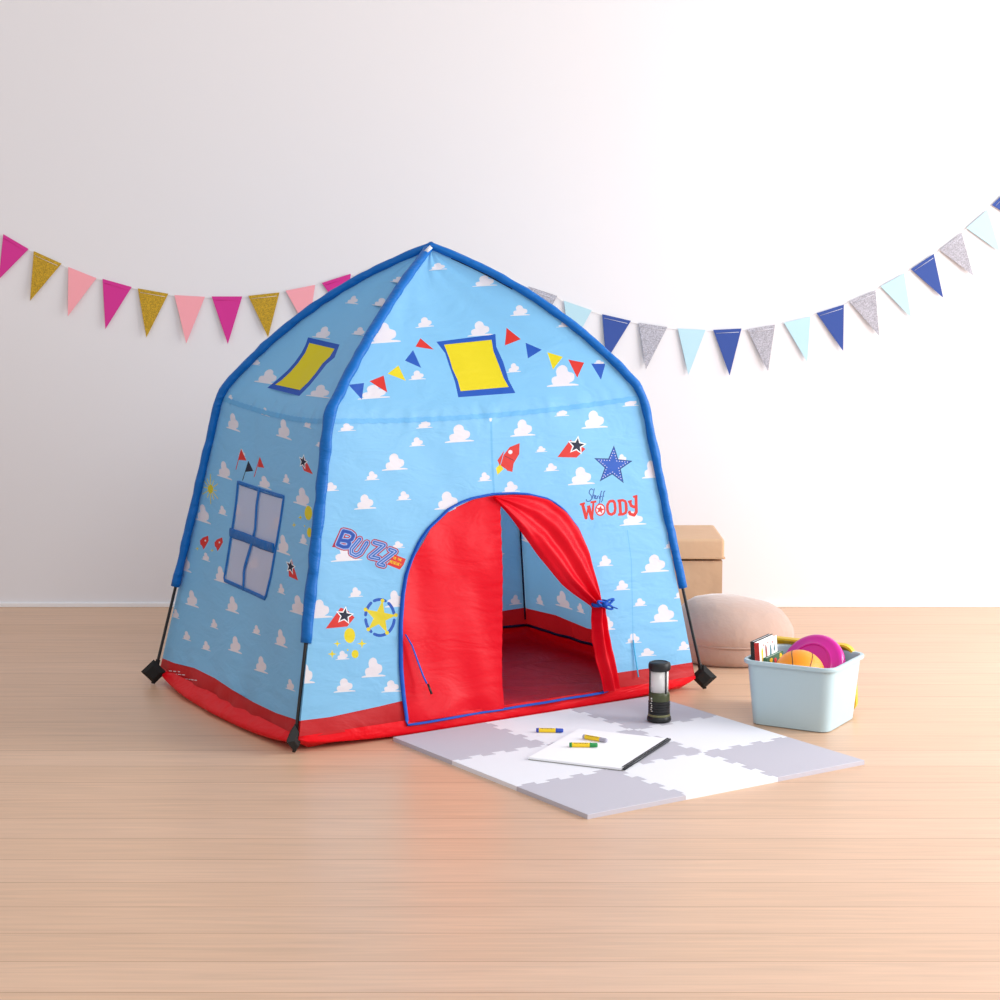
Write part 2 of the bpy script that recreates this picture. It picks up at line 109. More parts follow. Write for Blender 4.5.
cloud 6755 8435 6748 8446 6704 8457 6638 8464 6645 8468 6652 8472 6677 8479 6694 8488 6702 8498 6707 8509 6710 8521 6709 8534 6704 8547 6692 8558 6674 8565 6654 8570 6636 8579 6628 8615 6603 8637 6570 8646 6537 8638 6510 8622 6496 8593 6504 8550 6489 8547 6471 8545 6458 8539 6445 8533 6440 8523 6437 8514 6436 8505 6437 8496 6440 8488 6445 8480 6452 8472 6433 8471 6380 8466 6379 8456
print_redor 2645 14192 3342 13508 2417 13668
print_blue 2317 13461 2755 12446 2020 12851
print_yellow 1782 12590 2202 11771 1435 12154
print_redor 1299 12055 1607 11171 829 11757
print_blue 115 11539 653 11657 799 10836
print_redor 7304 14364 7510 13587 6652 13379
print_blue 7585 13353 7991 12833 7234 12507
print_yellow 8114 12656 8526 12286 7863 11759
print_redor 8637 12113 9096 11834 8478 11183
print_blue 9310 11738 9773 11613 9175 10900
print_blue 3480 13955 6552 14088 6274 13400 6228 12504 6103 11529 6120 10808 4123 10818 4092 11647 3969 12511 3856 13271
print_yellow 3855 13757 6223 13804 6057 13172 6002 12387 5958 11673 5989 11161 4244 11134 4206 11758 4073 12379 4019 12944
print_yellow 5269 8180 5367 7999 5167 7825 5137 8047
print_redor 5927 8822 5884 8458 5691 8160 5496 7936 5287 8129 5401 8472 5611 8720
print_redor 5435 8628 5199 8309 5264 8119
print_redor 5694 8197 5624 7873 5452 7941
cloud 5686 8545 5662 8494 5612 8477 5565 8504 5549 8559 5573 8609 5623 8626 5670 8599
print_navy 5439 8424 5695 8250 5703 8264 5447 8438
print_navy2 8874 8358 8928 7867 9362 7739 8951 7521 8965 7026 8661 7381 8242 7198 8456 7639 8174 8020 8619 7939
print_blue 8859 8294 8899 7839 9303 7733 8919 7542 8943 7085 8669 7421 8287 7242 8493 7643 8225 7988 8634 7902
cloud 8850 8177 8840 8164 8824 8166 8819 8182 8829 8196 8844 8193
cloud 8859 8086 8849 8072 8834 8075 8828 8091 8838 8104 8854 8102
cloud 8869 7995 8859 7981 8843 7983 8838 7999 8848 8013 8864 8010
cloud 8879 7903 8869 7890 8853 7892 8848 7908 8858 7921 8873 7919
cloud 8888 7812 8878 7798 8863 7801 8857 7816 8867 7830 8883 7828
cloud 8969 7789 8959 7775 8944 7778 8938 7794 8948 7807 8964 7805
cloud 9050 7766 9040 7752 9025 7755 9019 7771 9029 7784 9045 7782
cloud 9131 7743 9121 7729 9105 7732 9100 7748 9110 7761 9126 7759
cloud 9212 7719 9202 7706 9186 7709 9181 7725 9191 7738 9206 7735
cloud 9135 7679 9125 7666 9110 7668 9104 7684 9114 7698 9130 7695
cloud 9058 7639 9048 7626 9033 7628 9028 7644 9038 7658 9053 7655
cloud 8982 7599 8972 7585 8957 7588 8951 7604 8961 7617 8976 7615
cloud 8905 7559 8896 7545 8880 7548 8875 7564 8885 7577 8900 7575
cloud 8909 7466 8899 7453 8883 7455 8878 7471 8888 7485 8903 7482
cloud 8912 7374 8902 7361 8887 7363 8881 7379 8891 7393 8906 7390
cloud 8915 7282 8905 7269 8890 7271 8884 7287 8894 7300 8910 7298
cloud 8918 7190 8908 7176 8893 7179 8888 7195 8898 7208 8913 7206
cloud 8862 7256 8852 7243 8837 7245 8831 7261 8841 7275 8857 7272
cloud 8806 7323 8796 7309 8781 7312 8775 7328 8785 7341 8800 7339
cloud 8749 7389 8739 7376 8724 7378 8719 7394 8729 7408 8744 7405
cloud 8693 7456 8683 7442 8668 7445 8662 7461 8672 7474 8687 7472
cloud 8614 7422 8605 7408 8589 7410 8584 7426 8594 7440 8609 7437
cloud 8536 7387 8527 7374 8511 7376 8506 7392 8516 7405 8531 7403
cloud 8459 7353 8449 7339 8434 7341 8428 7357 8438 7371 8453 7369
cloud 8381 7318 8371 7305 8356 7307 8350 7323 8360 7336 8375 7334
cloud 8421 7400 8411 7386 8396 7389 8391 7405 8400 7418 8416 7416
cloud 8461 7481 8452 7468 8436 7470 8431 7486 8441 7500 8456 7497
cloud 8502 7563 8492 7550 8477 7552 8471 7568 8481 7581 8496 7579
cloud 8543 7645 8533 7631 8517 7634 8512 7650 8522 7663 8537 7661
cloud 8490 7716 8480 7702 8465 7704 8459 7720 8469 7734 8485 7731
cloud 8438 7786 8428 7773 8412 7775 8407 7791 8417 7804 8432 7802
cloud 8385 7857 8375 7843 8360 7846 8354 7862 8364 7875 8379 7873
cloud 8332 7928 8322 7914 8307 7916 8301 7932 8311 7946 8326 7943
cloud 8415 7912 8405 7898 8389 7901 8384 7917 8394 7930 8409 7928
cloud 8497 7896 8488 7883 8472 7885 8467 7901 8476 7915 8492 7912
cloud 8580 7881 8570 7867 8555 7870 8549 7885 8559 7899 8574 7897
cloud 8663 7865 8653 7851 8637 7854 8632 7870 8642 7883 8657 7881
cloud 8709 7943 8699 7930 8684 7932 8678 7948 8688 7961 8704 7959
cloud 8756 8021 8746 8008 8730 8010 8725 8026 8735 8040 8750 8037
cloud 8803 8099 8793 8086 8777 8088 8772 8104 8782 8118 8797 8115
print_redor 7511 8741 7048 8212 7632 8115 7950 8370 7771 8532
white 7787 8851 7818 8625 8012 8540 7823 8436 7806 8208 7659 8368 7455 8312 7551 8516 7441 8709 7649 8675
print_navy 7767 8775 7780 8593 7940 8537 7784 8464 7782 8281 7672 8419 7512 8361 7599 8519 7501 8666 7666 8626
print_redor 737 3923 396 3308 937 3305 1115 3567 911 3827
white 874 3958 932 3756 1096 3685 964 3585 984 3378 847 3519 697 3463 742 3650 627 3820 794 3795
print_navy 870 3890 907 3725 1040 3679 929 3609 955 3443 850 3565 734 3509 778 3653 680 3783 814 3752
print_blue 2106 3367 2094 3279 2171 3252 2182 3339
print_blue 2095 3285 2075 3203 2149 3164 2170 3246
print_blue 2077 3209 2048 3134 2119 3083 2147 3158
print_blue 2051 3140 2015 3075 2080 3012 2116 3077
print_blue 2019 3080 1976 3026 2034 2953 2076 3007
print_blue 2183 3348 2172 3315 2145 3304 2117 3322 2105 3358 2116 3391 2143 3401 2171 3383
print_blue 2171 3260 2160 3227 2133 3217 2106 3235 2094 3271 2105 3303 2132 3314 2159 3296
print_blue 2151 3178 2140 3145 2113 3135 2085 3153 2073 3189 2084 3221 2111 3232 2139 3214
print_blue 2122 3103 2111 3071 2084 3060 2057 3078 2045 3114 2056 3147 2083 3157 2110 3139
print_blue 2086 3038 2075 3006 2048 2995 2021 3013 2009 3049 2020 3082 2047 3092 2074 3074
print_blue 2043 2984 2033 2951 2006 2941 1978 2959 1966 2995 1977 3028 2004 3038 2031 3020
print_blue 1907 2974 1852 2954 1882 2861 1937 2880
print_blue 1859 2956 1802 2951 1818 2854 1875 2859
print_blue 1810 2950 1752 2959 1753 2863 1811 2854
print_blue 1759 2957 1702 2980 1689 2888 1746 2865
print_blue 1709 2977 1653 3013 1626 2929 1682 2892
print_blue 1960 2921 1950 2889 1923 2879 1896 2897 1884 2932 1894 2965 1921 2975 1948 2957
print_blue 1906 2902 1895 2869 1868 2859 1841 2877 1829 2913 1840 2945 1866 2956 1894 2938
print_blue 1849 2897 1838 2864 1811 2854 1784 2872 1772 2908 1783 2940 1809 2951 1837 2933
print_blue 1791 2906 1780 2873 1754 2863 1726 2881 1714 2917 1725 2949 1751 2960 1779 2942
print_blue 1733 2929 1723 2897 1696 2886 1669 2904 1657 2940 1667 2972 1694 2983 1721 2965
print_blue 1678 2966 1667 2933 1641 2923 1614 2941 1601 2976 1612 3009 1638 3019 1666 3001
print_blue 1582 3087 1538 3154 1482 3098 1527 3031
print_blue 1541 3147 1503 3223 1440 3180 1479 3104
print_blue 1506 3217 1475 3299 1406 3268 1437 3186
print_blue 1477 3293 1453 3380 1381 3362 1404 3275
print_blue 1455 3374 1440 3464 1365 3458 1379 3368
print_blue 1593 3054 1582 3021 1556 3011 1529 3029 1516 3064 1526 3096 1553 3107 1580 3089
print_blue 1548 3121 1538 3088 1511 3078 1484 3096 1472 3131 1482 3163 1508 3174 1536 3156
print_blue 1510 3196 1500 3164 1473 3153 1446 3171 1433 3206 1443 3239 1470 3249 1497 3232
print_blue 1479 3279 1468 3246 1442 3236 1414 3253 1402 3289 1412 3321 1439 3332 1466 3314
print_blue 1455 3366 1445 3333 1419 3323 1391 3341 1379 3376 1389 3408 1415 3419 1443 3401
print_blue 1441 3456 1431 3423 1404 3413 1376 3430 1364 3466 1374 3498 1401 3509 1428 3491
print_blue 1436 3598 1446 3684 1369 3710 1359 3624
print_blue 1445 3678 1464 3760 1388 3798 1370 3716
print_blue 1462 3754 1489 3828 1417 3878 1390 3804
print_blue 1487 3823 1522 3888 1455 3949 1420 3883
print_blue 1519 3882 1561 3937 1501 4009 1459 3954
print_blue 1436 3606 1426 3573 1400 3563 1372 3580 1359 3616 1369 3648 1396 3659 1424 3641
print_blue 1446 3693 1436 3660 1409 3649 1381 3667 1369 3702 1379 3735 1406 3745 1434 3728
print_blue 1465 3774 1455 3741 1428 3731 1400 3748 1387 3783 1397 3816 1424 3827 1452 3809
print_blue 1492 3848 1482 3816 1455 3805 1427 3822 1414 3858 1424 3890 1452 3901 1480 3884
print_blue 1528 3914 1517 3881 1490 3870 1462 3888 1449 3923 1460 3956 1487 3966 1515 3949
print_blue 1570 3968 1560 3936 1533 3925 1504 3942 1492 3978 1502 4010 1529 4021 1558 4004
print_blue 1631 3991 1687 4011 1655 4104 1599 4084
print_blue 1680 4009 1738 4016 1721 4112 1662 4106
print_blue 1731 4016 1790 4008 1789 4105 1729 4112
print_blue 1783 4010 1842 3988 1856 4081 1796 4103
print_blue 1835 3991 1892 3956 1921 4041 1863 4077
print_blue 1654 4032 1644 4000 1616 3989 1588 4006 1576 4042 1586 4074 1613 4085 1642 4068
print_blue 1710 4053 1700 4020 1672 4009 1644 4027 1632 4062 1642 4095 1670 4106 1698 4089
print_blue 1769 4060 1758 4027 1731 4016 1703 4033 1690 4069 1701 4102 1728 4112 1757 4095
print_blue 1829 4052 1818 4019 1791 4008 1763 4025 1750 4061 1761 4094 1788 4105 1817 4087
print_blue 1888 4030 1878 3997 1850 3986 1822 4003 1809 4039 1820 4072 1848 4083 1876 4065
print_blue 1946 3994 1935 3961 1907 3950 1879 3968 1867 4003 1878 4036 1905 4047 1934 4029
print_blue 1965 3883 2010 3816 2068 3872 2023 3939
print_blue 2006 3822 2044 3746 2110 3790 2071 3866
print_blue 2042 3752 2072 3669 2143 3700 2113 3783
print_blue 2070 3675 2092 3587 2167 3605 2145 3694
print_blue 2091 3593 2104 3502 2181 3508 2168 3599
print_blue 2033 3906 2022 3873 1995 3863 1966 3880 1954 3916 1965 3949 1993 3960 2021 3942
print_blue 2078 3839 2067 3806 2040 3795 2012 3813 1999 3849 2010 3882 2038 3892 2066 3875
print_blue 2116 3763 2105 3730 2078 3719 2050 3737 2038 3773 2049 3805 2076 3816 2104 3798
print_blue 2147 3679 2136 3646 2108 3636 2080 3654 2068 3689 2079 3722 2107 3733 2135 3715
print_blue 2169 3591 2158 3558 2130 3547 2103 3565 2091 3601 2102 3634 2129 3645 2157 3627
print_blue 2182 3500 2171 3467 2143 3456 2116 3474 2104 3510 2115 3543 2142 3553 2170 3536
print_yellow2 1833 4029 1888 3620 2197 3505 1920 3361 1969 2951 1747 3272 1475 3134 1607 3474 1383 3794 1692 3689
print_yellow2 1886 4007 1871 3961 1833 3945 1793 3970 1776 4020 1791 4066 1829 4081 1869 4056
print_yellow2 2239 3498 2224 3452 2185 3437 2146 3462 2130 3512 2145 3558 2184 3573 2223 3548
print_yellow2 2017 2959 2002 2913 1964 2899 1926 2924 1910 2974 1924 3020 1962 3034 2000 3009
print_yellow2 1537 3137 1523 3092 1486 3077 1447 3102 1430 3151 1444 3197 1481 3211 1520 3187
print_yellow2 1449 3779 1434 3733 1397 3718 1357 3743 1340 3792 1354 3838 1392 3853 1431 3828
print_yellow 1152 2993 1142 2890 1107 2812 1053 2773 991 2782 932 2836 889 2925 870 3031 879 3134 914 3212 968 3251 1032 3243 1091 3189 1134 3100
print_yellow 1265 2393 1259 2336 1236 2294 1201 2273 1162 2280 1125 2311 1098 2361 1087 2420 1093 2476 1116 2519 1151 2539 1191 2533 1228 2502 1254 2452
print_yellow 1009 2557 998 2531 974 2535 960 2564 971 2590 996 2586
print_yellow 600 2631 630 2517 719 2474 634 2457 617 2349 587 2464 498 2506 583 2524
print_yellow 1327 2871 1358 2742 1458 2693 1361 2674 1339 2552 1308 2682 1208 2730 1305 2749
print_yellow 707 2916 732 2821 806 2787 735 2772 720 2683 696 2777 622 2812 693 2827
print_dred 639 5866 772 6292 578 6395 447 5970
print_dred 659 6231 848 6168 883 6394 692 6457
print_dred 804 6196 901 6098 1025 6268 928 6366
print_dred 865 6233 830 6112 1024 6012 1060 6133
print_dred 876 6171 780 6120 883 5904 978 5954
print_dred 837 6128 737 6149 726 5917 825 5896
print_dred 644 5911 620 5830 551 5801 477 5840 442 5925 466 6005 535 6035 609 5996
print_dred 778 6338 753 6256 683 6227 608 6265 573 6350 598 6431 668 6461 743 6423
print_dred 968 6274 942 6193 872 6163 798 6202 763 6287 788 6369 859 6399 933 6359
print_dred 1065 6176 1039 6094 969 6065 895 6104 860 6190 886 6271 956 6301 1031 6262
print_dred 1029 6055 1004 5974 934 5945 860 5984 825 6069 850 6151 921 6180 995 6141
print_dred 933 6005 908 5924 838 5894 764 5934 730 6019 755 6100 825 6130 899 6090
print_dred 833 6026 808 5945 739 5916 665 5955 630 6040 655 6121 725 6151 799 6111
print_dred 613 5940 787 5899 802 6130 627 6170
print_dred 734 5929 817 5847 938 6017 855 6100
print_dred 787 5997 739 5892 920 5762 969 5866
print_dred 819 5945 696 5948 718 5713 840 5709
print_dred 739 5936 575 6024 512 5813 675 5724
print_dred 721 6048 697 5967 627 5937 554 5977 518 6061 543 6142 612 6172 686 6133
print_dred 896 6008 871 5926 801 5897 728 5936 693 6021 717 6102 787 6132 861 6093
print_dred 979 5925 954 5843 884 5814 811 5854 776 5939 801 6020 871 6050 945 6010
print_dred 931 5820 906 5738 836 5709 763 5749 729 5834 753 5915 823 5945 897 5905
print_dred 808 5823 783 5742 714 5713 641 5752 607 5837 631 5918 700 5947 774 5908
print_dred 644 5911 620 5830 551 5801 477 5840 442 5925 466 6005 535 6035 609 5996
print_dred 1055 6128 850 5828 1014 5667 1221 5967
print_dred 831 5756 838 5627 1039 5611 1033 5740
print_dred 900 5517 1025 5436 1105 5640 978 5721
print_dred 1115 5428 1234 5490 1134 5709 1014 5647
print_dred 1273 5531 1432 5849 1252 5986 1095 5668
print_dred 1240 6040 1214 5959 1144 5929 1070 5969 1036 6055 1062 6136 1132 6166 1207 6126
print_dred 1033 5740 1008 5659 938 5630 865 5670 831 5756 856 5837 926 5866 999 5826
print_dred 1039 5611 1014 5530 945 5501 872 5542 838 5627 863 5708 932 5737 1006 5697
print_dred 1165 5530 1140 5448 1071 5420 998 5460 964 5546 989 5627 1059 5656 1132 5616
print_dred 1285 5591 1259 5510 1189 5481 1116 5522 1083 5608 1108 5689 1178 5718 1251 5678
print_dred 1444 5909 1418 5828 1347 5799 1274 5839 1240 5925 1266 6007 1337 6036 1411 5996
print_dred 1529 5797 1793 5688 1843 5913 1577 6022
print_dred 1748 5897 1390 5558 1527 5365 1886 5704
print_dred 1442 5347 1677 5268 1711 5498 1475 5576
print_dred 1656 5901 1628 5819 1557 5790 1484 5831 1451 5918 1478 5999 1549 6029 1623 5988
print_dred 1920 5792 1892 5710 1821 5681 1748 5722 1715 5809 1743 5891 1814 5920 1888 5879
print_dred 1560 5453 1533 5371 1463 5343 1391 5384 1358 5470 1384 5552 1454 5580 1527 5539
print_dred 1795 5373 1768 5292 1697 5264 1625 5305 1593 5392 1620 5474 1690 5502 1763 5461
print_dred 1950 5537 2100 5459 2167 5678 2016 5756
print_dred 2069 5670 1635 5309 1763 5108 2197 5468
print_dred 1676 5096 1811 5040 1858 5265 1722 5321
print_dred 2085 5637 2057 5555 1986 5527 1913 5569 1881 5656 1909 5738 1980 5767 2054 5725
print_dred 2236 5559 2207 5477 2136 5449 2063 5491 2031 5578 2060 5660 2131 5689 2205 5647
print_dred 1800 5199 1773 5118 1703 5090 1631 5131 1599 5218 1625 5300 1696 5328 1768 5286
print_dred 1935 5142 1908 5061 1838 5033 1766 5075 1734 5162 1761 5244 1832 5272 1904 5230
print_dred 394 5852 594 6445 670 6435 611 5814
print_lav 610 5881 744 6308 607 6380 476 5954
print_lav 664 6265 853 6201 878 6360 687 6423
print_lav 822 6221 919 6123 1006 6243 909 6340
print_lav 894 6218 859 6097 995 6027 1031 6148
print_lav 891 6139 795 6088 867 5936 963 5986
print_lav 835 6093 736 6114 728 5952 827 5931
print_lav 614 5913 597 5856 548 5836 497 5863 472 5923 489 5979 538 6000 589 5973
print_lav 747 6340 730 6282 681 6261 628 6289 604 6348 621 6405 670 6426 723 6399
print_lav 937 6276 920 6219 870 6198 818 6226 793 6285 811 6343 861 6364 913 6336
print_lav 1035 6178 1017 6121 967 6100 915 6128 891 6188 909 6245 958 6266 1010 6238
print_lav 999 6057 981 6000 932 5980 880 6007 856 6067 873 6124 923 6145 975 6118
print_lav 903 6007 885 5950 836 5929 784 5957 760 6017 777 6074 827 6095 879 6067
print_lav 803 6028 786 5971 737 5951 685 5978 660 6038 678 6095 727 6116 779 6088
print_lav 615 5974 789 5933 800 6096 625 6136
print_lav 752 5955 835 5872 920 5992 837 6075
print_lav 814 5978 766 5873 893 5781 942 5886
print_lav 822 5910 699 5913 715 5747 837 5744
print_lav 730 5904 565 5992 521 5844 685 5756
print_lav 691 6050 674 5993 625 5972 573 6000 549 6059 566 6116 614 6137 667 6110
print_lav 866 6010 848 5953 799 5932 747 5960 723 6019 740 6076 789 6097 841 6070
print_lav 949 5927 931 5870 882 5849 831 5877 806 5937 824 5994 873 6015 925 5987
print_lav 901 5822 883 5765 834 5744 783 5772 759 5832 776 5889 825 5910 877 5882
print_lav 778 5825 761 5768 712 5748 661 5775 636 5835 654 5892 702 5912 754 5885
print_lav 614 5913 597 5856 548 5836 497 5863 472 5923 489 5979 538 6000 589 5973
print_lav 1080 6104 874 5805 990 5691 1196 5991
print_lav 861 5753 868 5625 1009 5614 1003 5743
print_lav 911 5548 1037 5466 1093 5609 967 5691
print_lav 1100 5461 1219 5523 1149 5677 1029 5614
print_lav 1246 5551 1405 5869 1279 5965 1121 5648
print_lav 1210 6042 1192 5985 1142 5964 1090 5992 1066 6053 1084 6110 1134 6131 1186 6103
print_lav 1003 5743 985 5686 936 5665 885 5693 861 5753 878 5810 927 5831 979 5803
print_lav 1009 5614 992 5557 943 5536 892 5565 868 5625 886 5682 934 5702 986 5674
print_lav 1135 5532 1118 5475 1069 5455 1018 5483 994 5543 1012 5600 1061 5621 1112 5592
print_lav 1255 5594 1237 5537 1188 5517 1136 5545 1113 5605 1131 5662 1180 5683 1231 5654
print_lav 1414 5912 1395 5854 1346 5834 1294 5862 1270 5923 1289 5980 1339 6001 1390 5972
print_lav 1536 5831 1800 5722 1835 5880 1570 5988
print_lav 1769 5869 1410 5529 1507 5394 1866 5733
print_lav 1447 5381 1682 5302 1706 5463 1470 5542
print_lav 1625 5904 1606 5846 1556 5826 1504 5854 1481 5915 1500 5973 1550 5993 1602 5965
print_lav 1890 5795 1870 5737 1820 5717 1768 5746 1746 5807 1765 5864 1815 5885 1867 5856
print_lav 1530 5455 1511 5398 1462 5378 1411 5407 1388 5468 1406 5525 1455 5545 1507 5516
print_lav 1765 5376 1746 5319 1696 5299 1646 5328 1623 5389 1642 5447 1691 5467 1742 5437
print_lav 1960 5570 2110 5492 2157 5646 2006 5724
print_lav 2089 5640 1654 5279 1744 5138 2178 5498
print_lav 1683 5130 1818 5073 1851 5231 1715 5288
print_lav 2055 5640 2035 5583 1985 5562 1934 5592 1911 5653 1931 5711 1981 5731 2033 5702
print_lav 2205 5562 2185 5504 2135 5484 2084 5514 2062 5575 2082 5633 2132 5653 2183 5624
print_lav 1770 5202 1751 5145 1702 5125 1651 5154 1628 5215 1647 5273 1697 5293 1747 5263
print_lav 1906 5145 1886 5088 1837 5068 1786 5098 1764 5159 1783 5216 1833 5236 1883 5207
print_blue2 590 5893 723 6319 628 6369 496 5943
print_blue2 667 6289 857 6226 874 6336 684 6399
print_blue2 835 6240 932 6142 993 6224 896 6322
print_blue2 915 6207 880 6087 974 6038 1010 6159
print_blue2 902 6115 806 6065 856 5959 952 6010
print_blue2 834 6068 734 6089 729 5977 828 5956
print_blue2 592 5915 580 5875 547 5861 511 5880 494 5921 506 5961 539 5975 575 5956
print_blue2 725 6341 713 6301 679 6287 643 6306 626 6347 638 6386 672 6401 708 6382
print_blue2 915 6278 903 6238 869 6223 832 6243 816 6284 828 6324 862 6338 898 6319
print_blue2 1012 6180 1000 6140 966 6126 930 6145 913 6186 925 6226 960 6240 996 6221
print_blue2 977 6059 964 6019 930 6005 894 6024 878 6066 890 6105 924 6120 960 6101
print_blue2 881 6009 869 5969 835 5955 799 5974 782 6015 794 6055 828 6069 864 6050
print_blue2 781 6030 769 5990 735 5976 699 5995 682 6036 694 6076 728 6090 764 6071
print_blue2 616 5999 791 5958 798 6071 623 6111
print_blue2 765 5973 848 5890 907 5973 824 6056
print_blue2 833 5963 785 5859 874 5795 922 5900
print_blue2 824 5884 702 5887 713 5773 835 5770
print_blue2 723 5881 558 5969 528 5867 692 5779
print_blue2 669 6051 657 6012 623 5998 588 6017 570 6058 582 6097 616 6112 652 6093
print_blue2 844 6011 832 5972 798 5957 762 5977 745 6018 757 6057 791 6072 827 6053
print_blue2 927 5928 915 5889 881 5875 845 5894 828 5935 840 5975 874 5989 910 5970
print_blue2 879 5823 867 5784 833 5770 797 5789 781 5830 793 5870 826 5884 862 5865
print_blue2 756 5827 744 5787 711 5773 675 5792 658 5833 670 5873 704 5887 740 5868
print_blue2 592 5915 580 5875 547 5861 511 5880 494 5921 506 5961 539 5975 575 5956
print_blue2 1098 6087 892 5787 972 5709 1178 6008
print_blue2 883 5752 890 5623 988 5615 981 5744
print_blue2 920 5570 1045 5488 1084 5587 958 5669
print_blue2 1089 5485 1208 5546 1159 5653 1040 5591
print_blue2 1227 5566 1386 5884 1298 5951 1140 5633
print_blue2 1188 6044 1175 6004 1141 5990 1105 6009 1088 6051 1101 6091 1135 6105 1171 6086
print_blue2 981 5744 969 5705 935 5691 899 5710 883 5752 895 5791 929 5805 964 5786
print_blue2 988 5615 976 5576 942 5562 906 5581 890 5623 902 5662 936 5676 971 5657
print_blue2 1114 5534 1101 5494 1068 5480 1032 5500 1016 5542 1028 5581 1062 5595 1097 5576
print_blue2 1233 5596 1220 5556 1186 5542 1151 5562 1135 5604 1147 5643 1181 5657 1217 5638
print_blue2 1392 5914 1379 5874 1344 5860 1309 5879 1292 5921 1305 5961 1340 5975 1376 5956
print_blue2 1541 5855 1805 5746 1830 5855 1565 5964
print_blue2 1784 5848 1425 5508 1492 5415 1851 5754
print_blue2 1451 5406 1685 5327 1702 5439 1467 5517
print_blue2 1603 5905 1590 5866 1555 5852 1519 5871 1503 5913 1516 5953 1551 5967 1587 5948
print_blue2 1867 5796 1854 5757 1819 5743 1784 5763 1768 5805 1781 5845 1816 5859 1852 5839
print_blue2 1508 5457 1495 5418 1461 5404 1425 5424 1410 5466 1422 5505 1456 5519 1492 5499
print_blue2 1743 5378 1730 5339 1696 5325 1660 5345 1645 5387 1658 5427 1692 5441 1727 5421
print_blue2 1967 5594 2117 5516 2150 5622 1999 5700
print_blue2 2102 5618 1668 5258 1730 5160 2165 5520
print_blue2 1688 5154 1823 5097 1846 5207 1710 5263
print_blue2 2033 5642 2019 5602 1984 5588 1949 5609 1933 5651 1947 5691 1982 5705 2017 5685
print_blue2 2183 5564 2169 5524 2135 5510 2099 5531 2084 5573 2098 5613 2132 5627 2168 5607
print_blue2 1748 5204 1735 5164 1701 5151 1666 5171 1650 5213 1663 5253 1697 5267 1733 5246
print_blue2 1884 5147 1870 5108 1836 5094 1801 5115 1786 5157 1799 5197 1833 5210 1868 5190
print_lav 1127 6058 921 5759 943 5737 1149 6037
print_lav 918 5749 925 5620 952 5618 946 5747
print_lav 933 5605 1059 5524 1070 5552 944 5633
print_lav 1072 5523 1191 5585 1177 5614 1058 5553
print_lav 1196 5590 1354 5908 1330 5927 1172 5609
print_lav 1550 5894 1814 5785 1821 5816 1556 5925
print_lav 1808 5814 1449 5475 1468 5449 1827 5788
print_lav 1456 5446 1692 5367 1696 5398 1461 5477
print_lav 1979 5632 2129 5554 2138 5584 1987 5661
print_lav 2125 5582 1690 5222 1708 5195 2142 5555
print_lav 1696 5194 1832 5137 1838 5167 1702 5224
print_blue3 569 5904 702 6330 649 6358 517 5932
print_blue3 671 6313 861 6250 870 6311 680 6374
print_blue3 849 6258 946 6160 979 6206 882 6304
print_blue3 936 6196 901 6076 953 6049 989 6169
print_blue3 913 6092 817 6041 845 5983 941 6033
print_blue3 833 6043 733 6064 730 6002 830 5981
print_blue3 570 5916 564 5894 545 5886 525 5897 516 5920 522 5942 541 5950 561 5939
print_blue3 703 6342 696 6320 677 6312 657 6323 648 6346 654 6368 673 6376 694 6365
print_blue3 893 6279 886 6257 867 6249 847 6260 838 6283 844 6305 864 6313 884 6302
print_blue3 990 6181 983 6159 964 6151 944 6162 935 6185 942 6207 961 6215 981 6204
print_blue3 955 6061 948 6039 929 6031 909 6041 900 6064 906 6086 925 6094 945 6084
print_blue3 859 6010 852 5988 833 5980 813 5991 804 6014 811 6036 829 6044 849 6033
print_blue3 759 6031 752 6009 734 6001 714 6012 704 6035 711 6057 730 6065 750 6054
print_blue3 618 6024 792 5983 796 6046 622 6086
print_blue3 778 5992 861 5909 894 5955 811 6038
print_blue3 853 5949 805 5845 854 5809 902 5914
print_blue3 827 5859 704 5862 710 5798 833 5795
print_blue3 716 5859 552 5946 534 5889 699 5801
print_blue3 647 6053 641 6031 622 6023 602 6034 592 6056 599 6078 618 6086 638 6076
print_blue3 822 6013 815 5991 796 5983 776 5993 767 6016 774 6038 792 6046 812 6036
print_blue3 905 5930 898 5908 879 5900 860 5911 850 5934 857 5956 876 5964 896 5953
print_blue3 857 5825 850 5803 831 5795 812 5806 802 5829 809 5851 828 5859 848 5848
print_blue3 735 5828 728 5806 709 5798 689 5809 680 5832 687 5854 705 5862 725 5851
print_blue3 570 5916 564 5894 545 5886 525 5897 516 5920 522 5942 541 5950 561 5939
print_redor 2123 5474 2435 5297 2375 5112 2273 4971 1920 5173
print_yellow 2095 5403 2121 5391 2124 5403 2098 5416
print_yellow 2104 5406 2086 5343 2097 5338 2115 5401
print_yellow 2125 5324 2143 5387 2132 5393 2114 5330
print_yellow 2136 5384 2162 5371 2165 5384 2139 5397
print_yellow 2158 5380 2140 5317 2151 5312 2169 5375
print_yellow 2147 5321 2121 5333 2118 5321 2144 5308
print_yellow 2217 5345 2243 5332 2247 5345 2221 5358
print_yellow 2227 5348 2208 5285 2219 5279 2237 5342
print_yellow 2247 5266 2265 5329 2254 5334 2236 5271
print_yellow 2273 5253 2291 5316 2280 5322 2262 5259
print_yellow 2249 5294 2275 5281 2278 5294 2252 5306
print_yellow 2310 5242 2284 5255 2280 5243 2306 5230
print_yellow 2287 5246 2306 5309 2295 5315 2276 5252
print_yellow 2299 5306 2325 5293 2328 5306 2302 5318
print_yellow 2289 5274 2310 5264 2314 5277 2293 5287
print_yellow 2002 5222 2023 5295 2011 5301 1990 5228
print_yellow 2015 5291 2045 5276 2049 5290 2018 5304
print_yellow 2041 5286 2031 5250 2042 5244 2053 5280
print_yellow 2038 5254 2008 5268 2005 5255 2035 5240
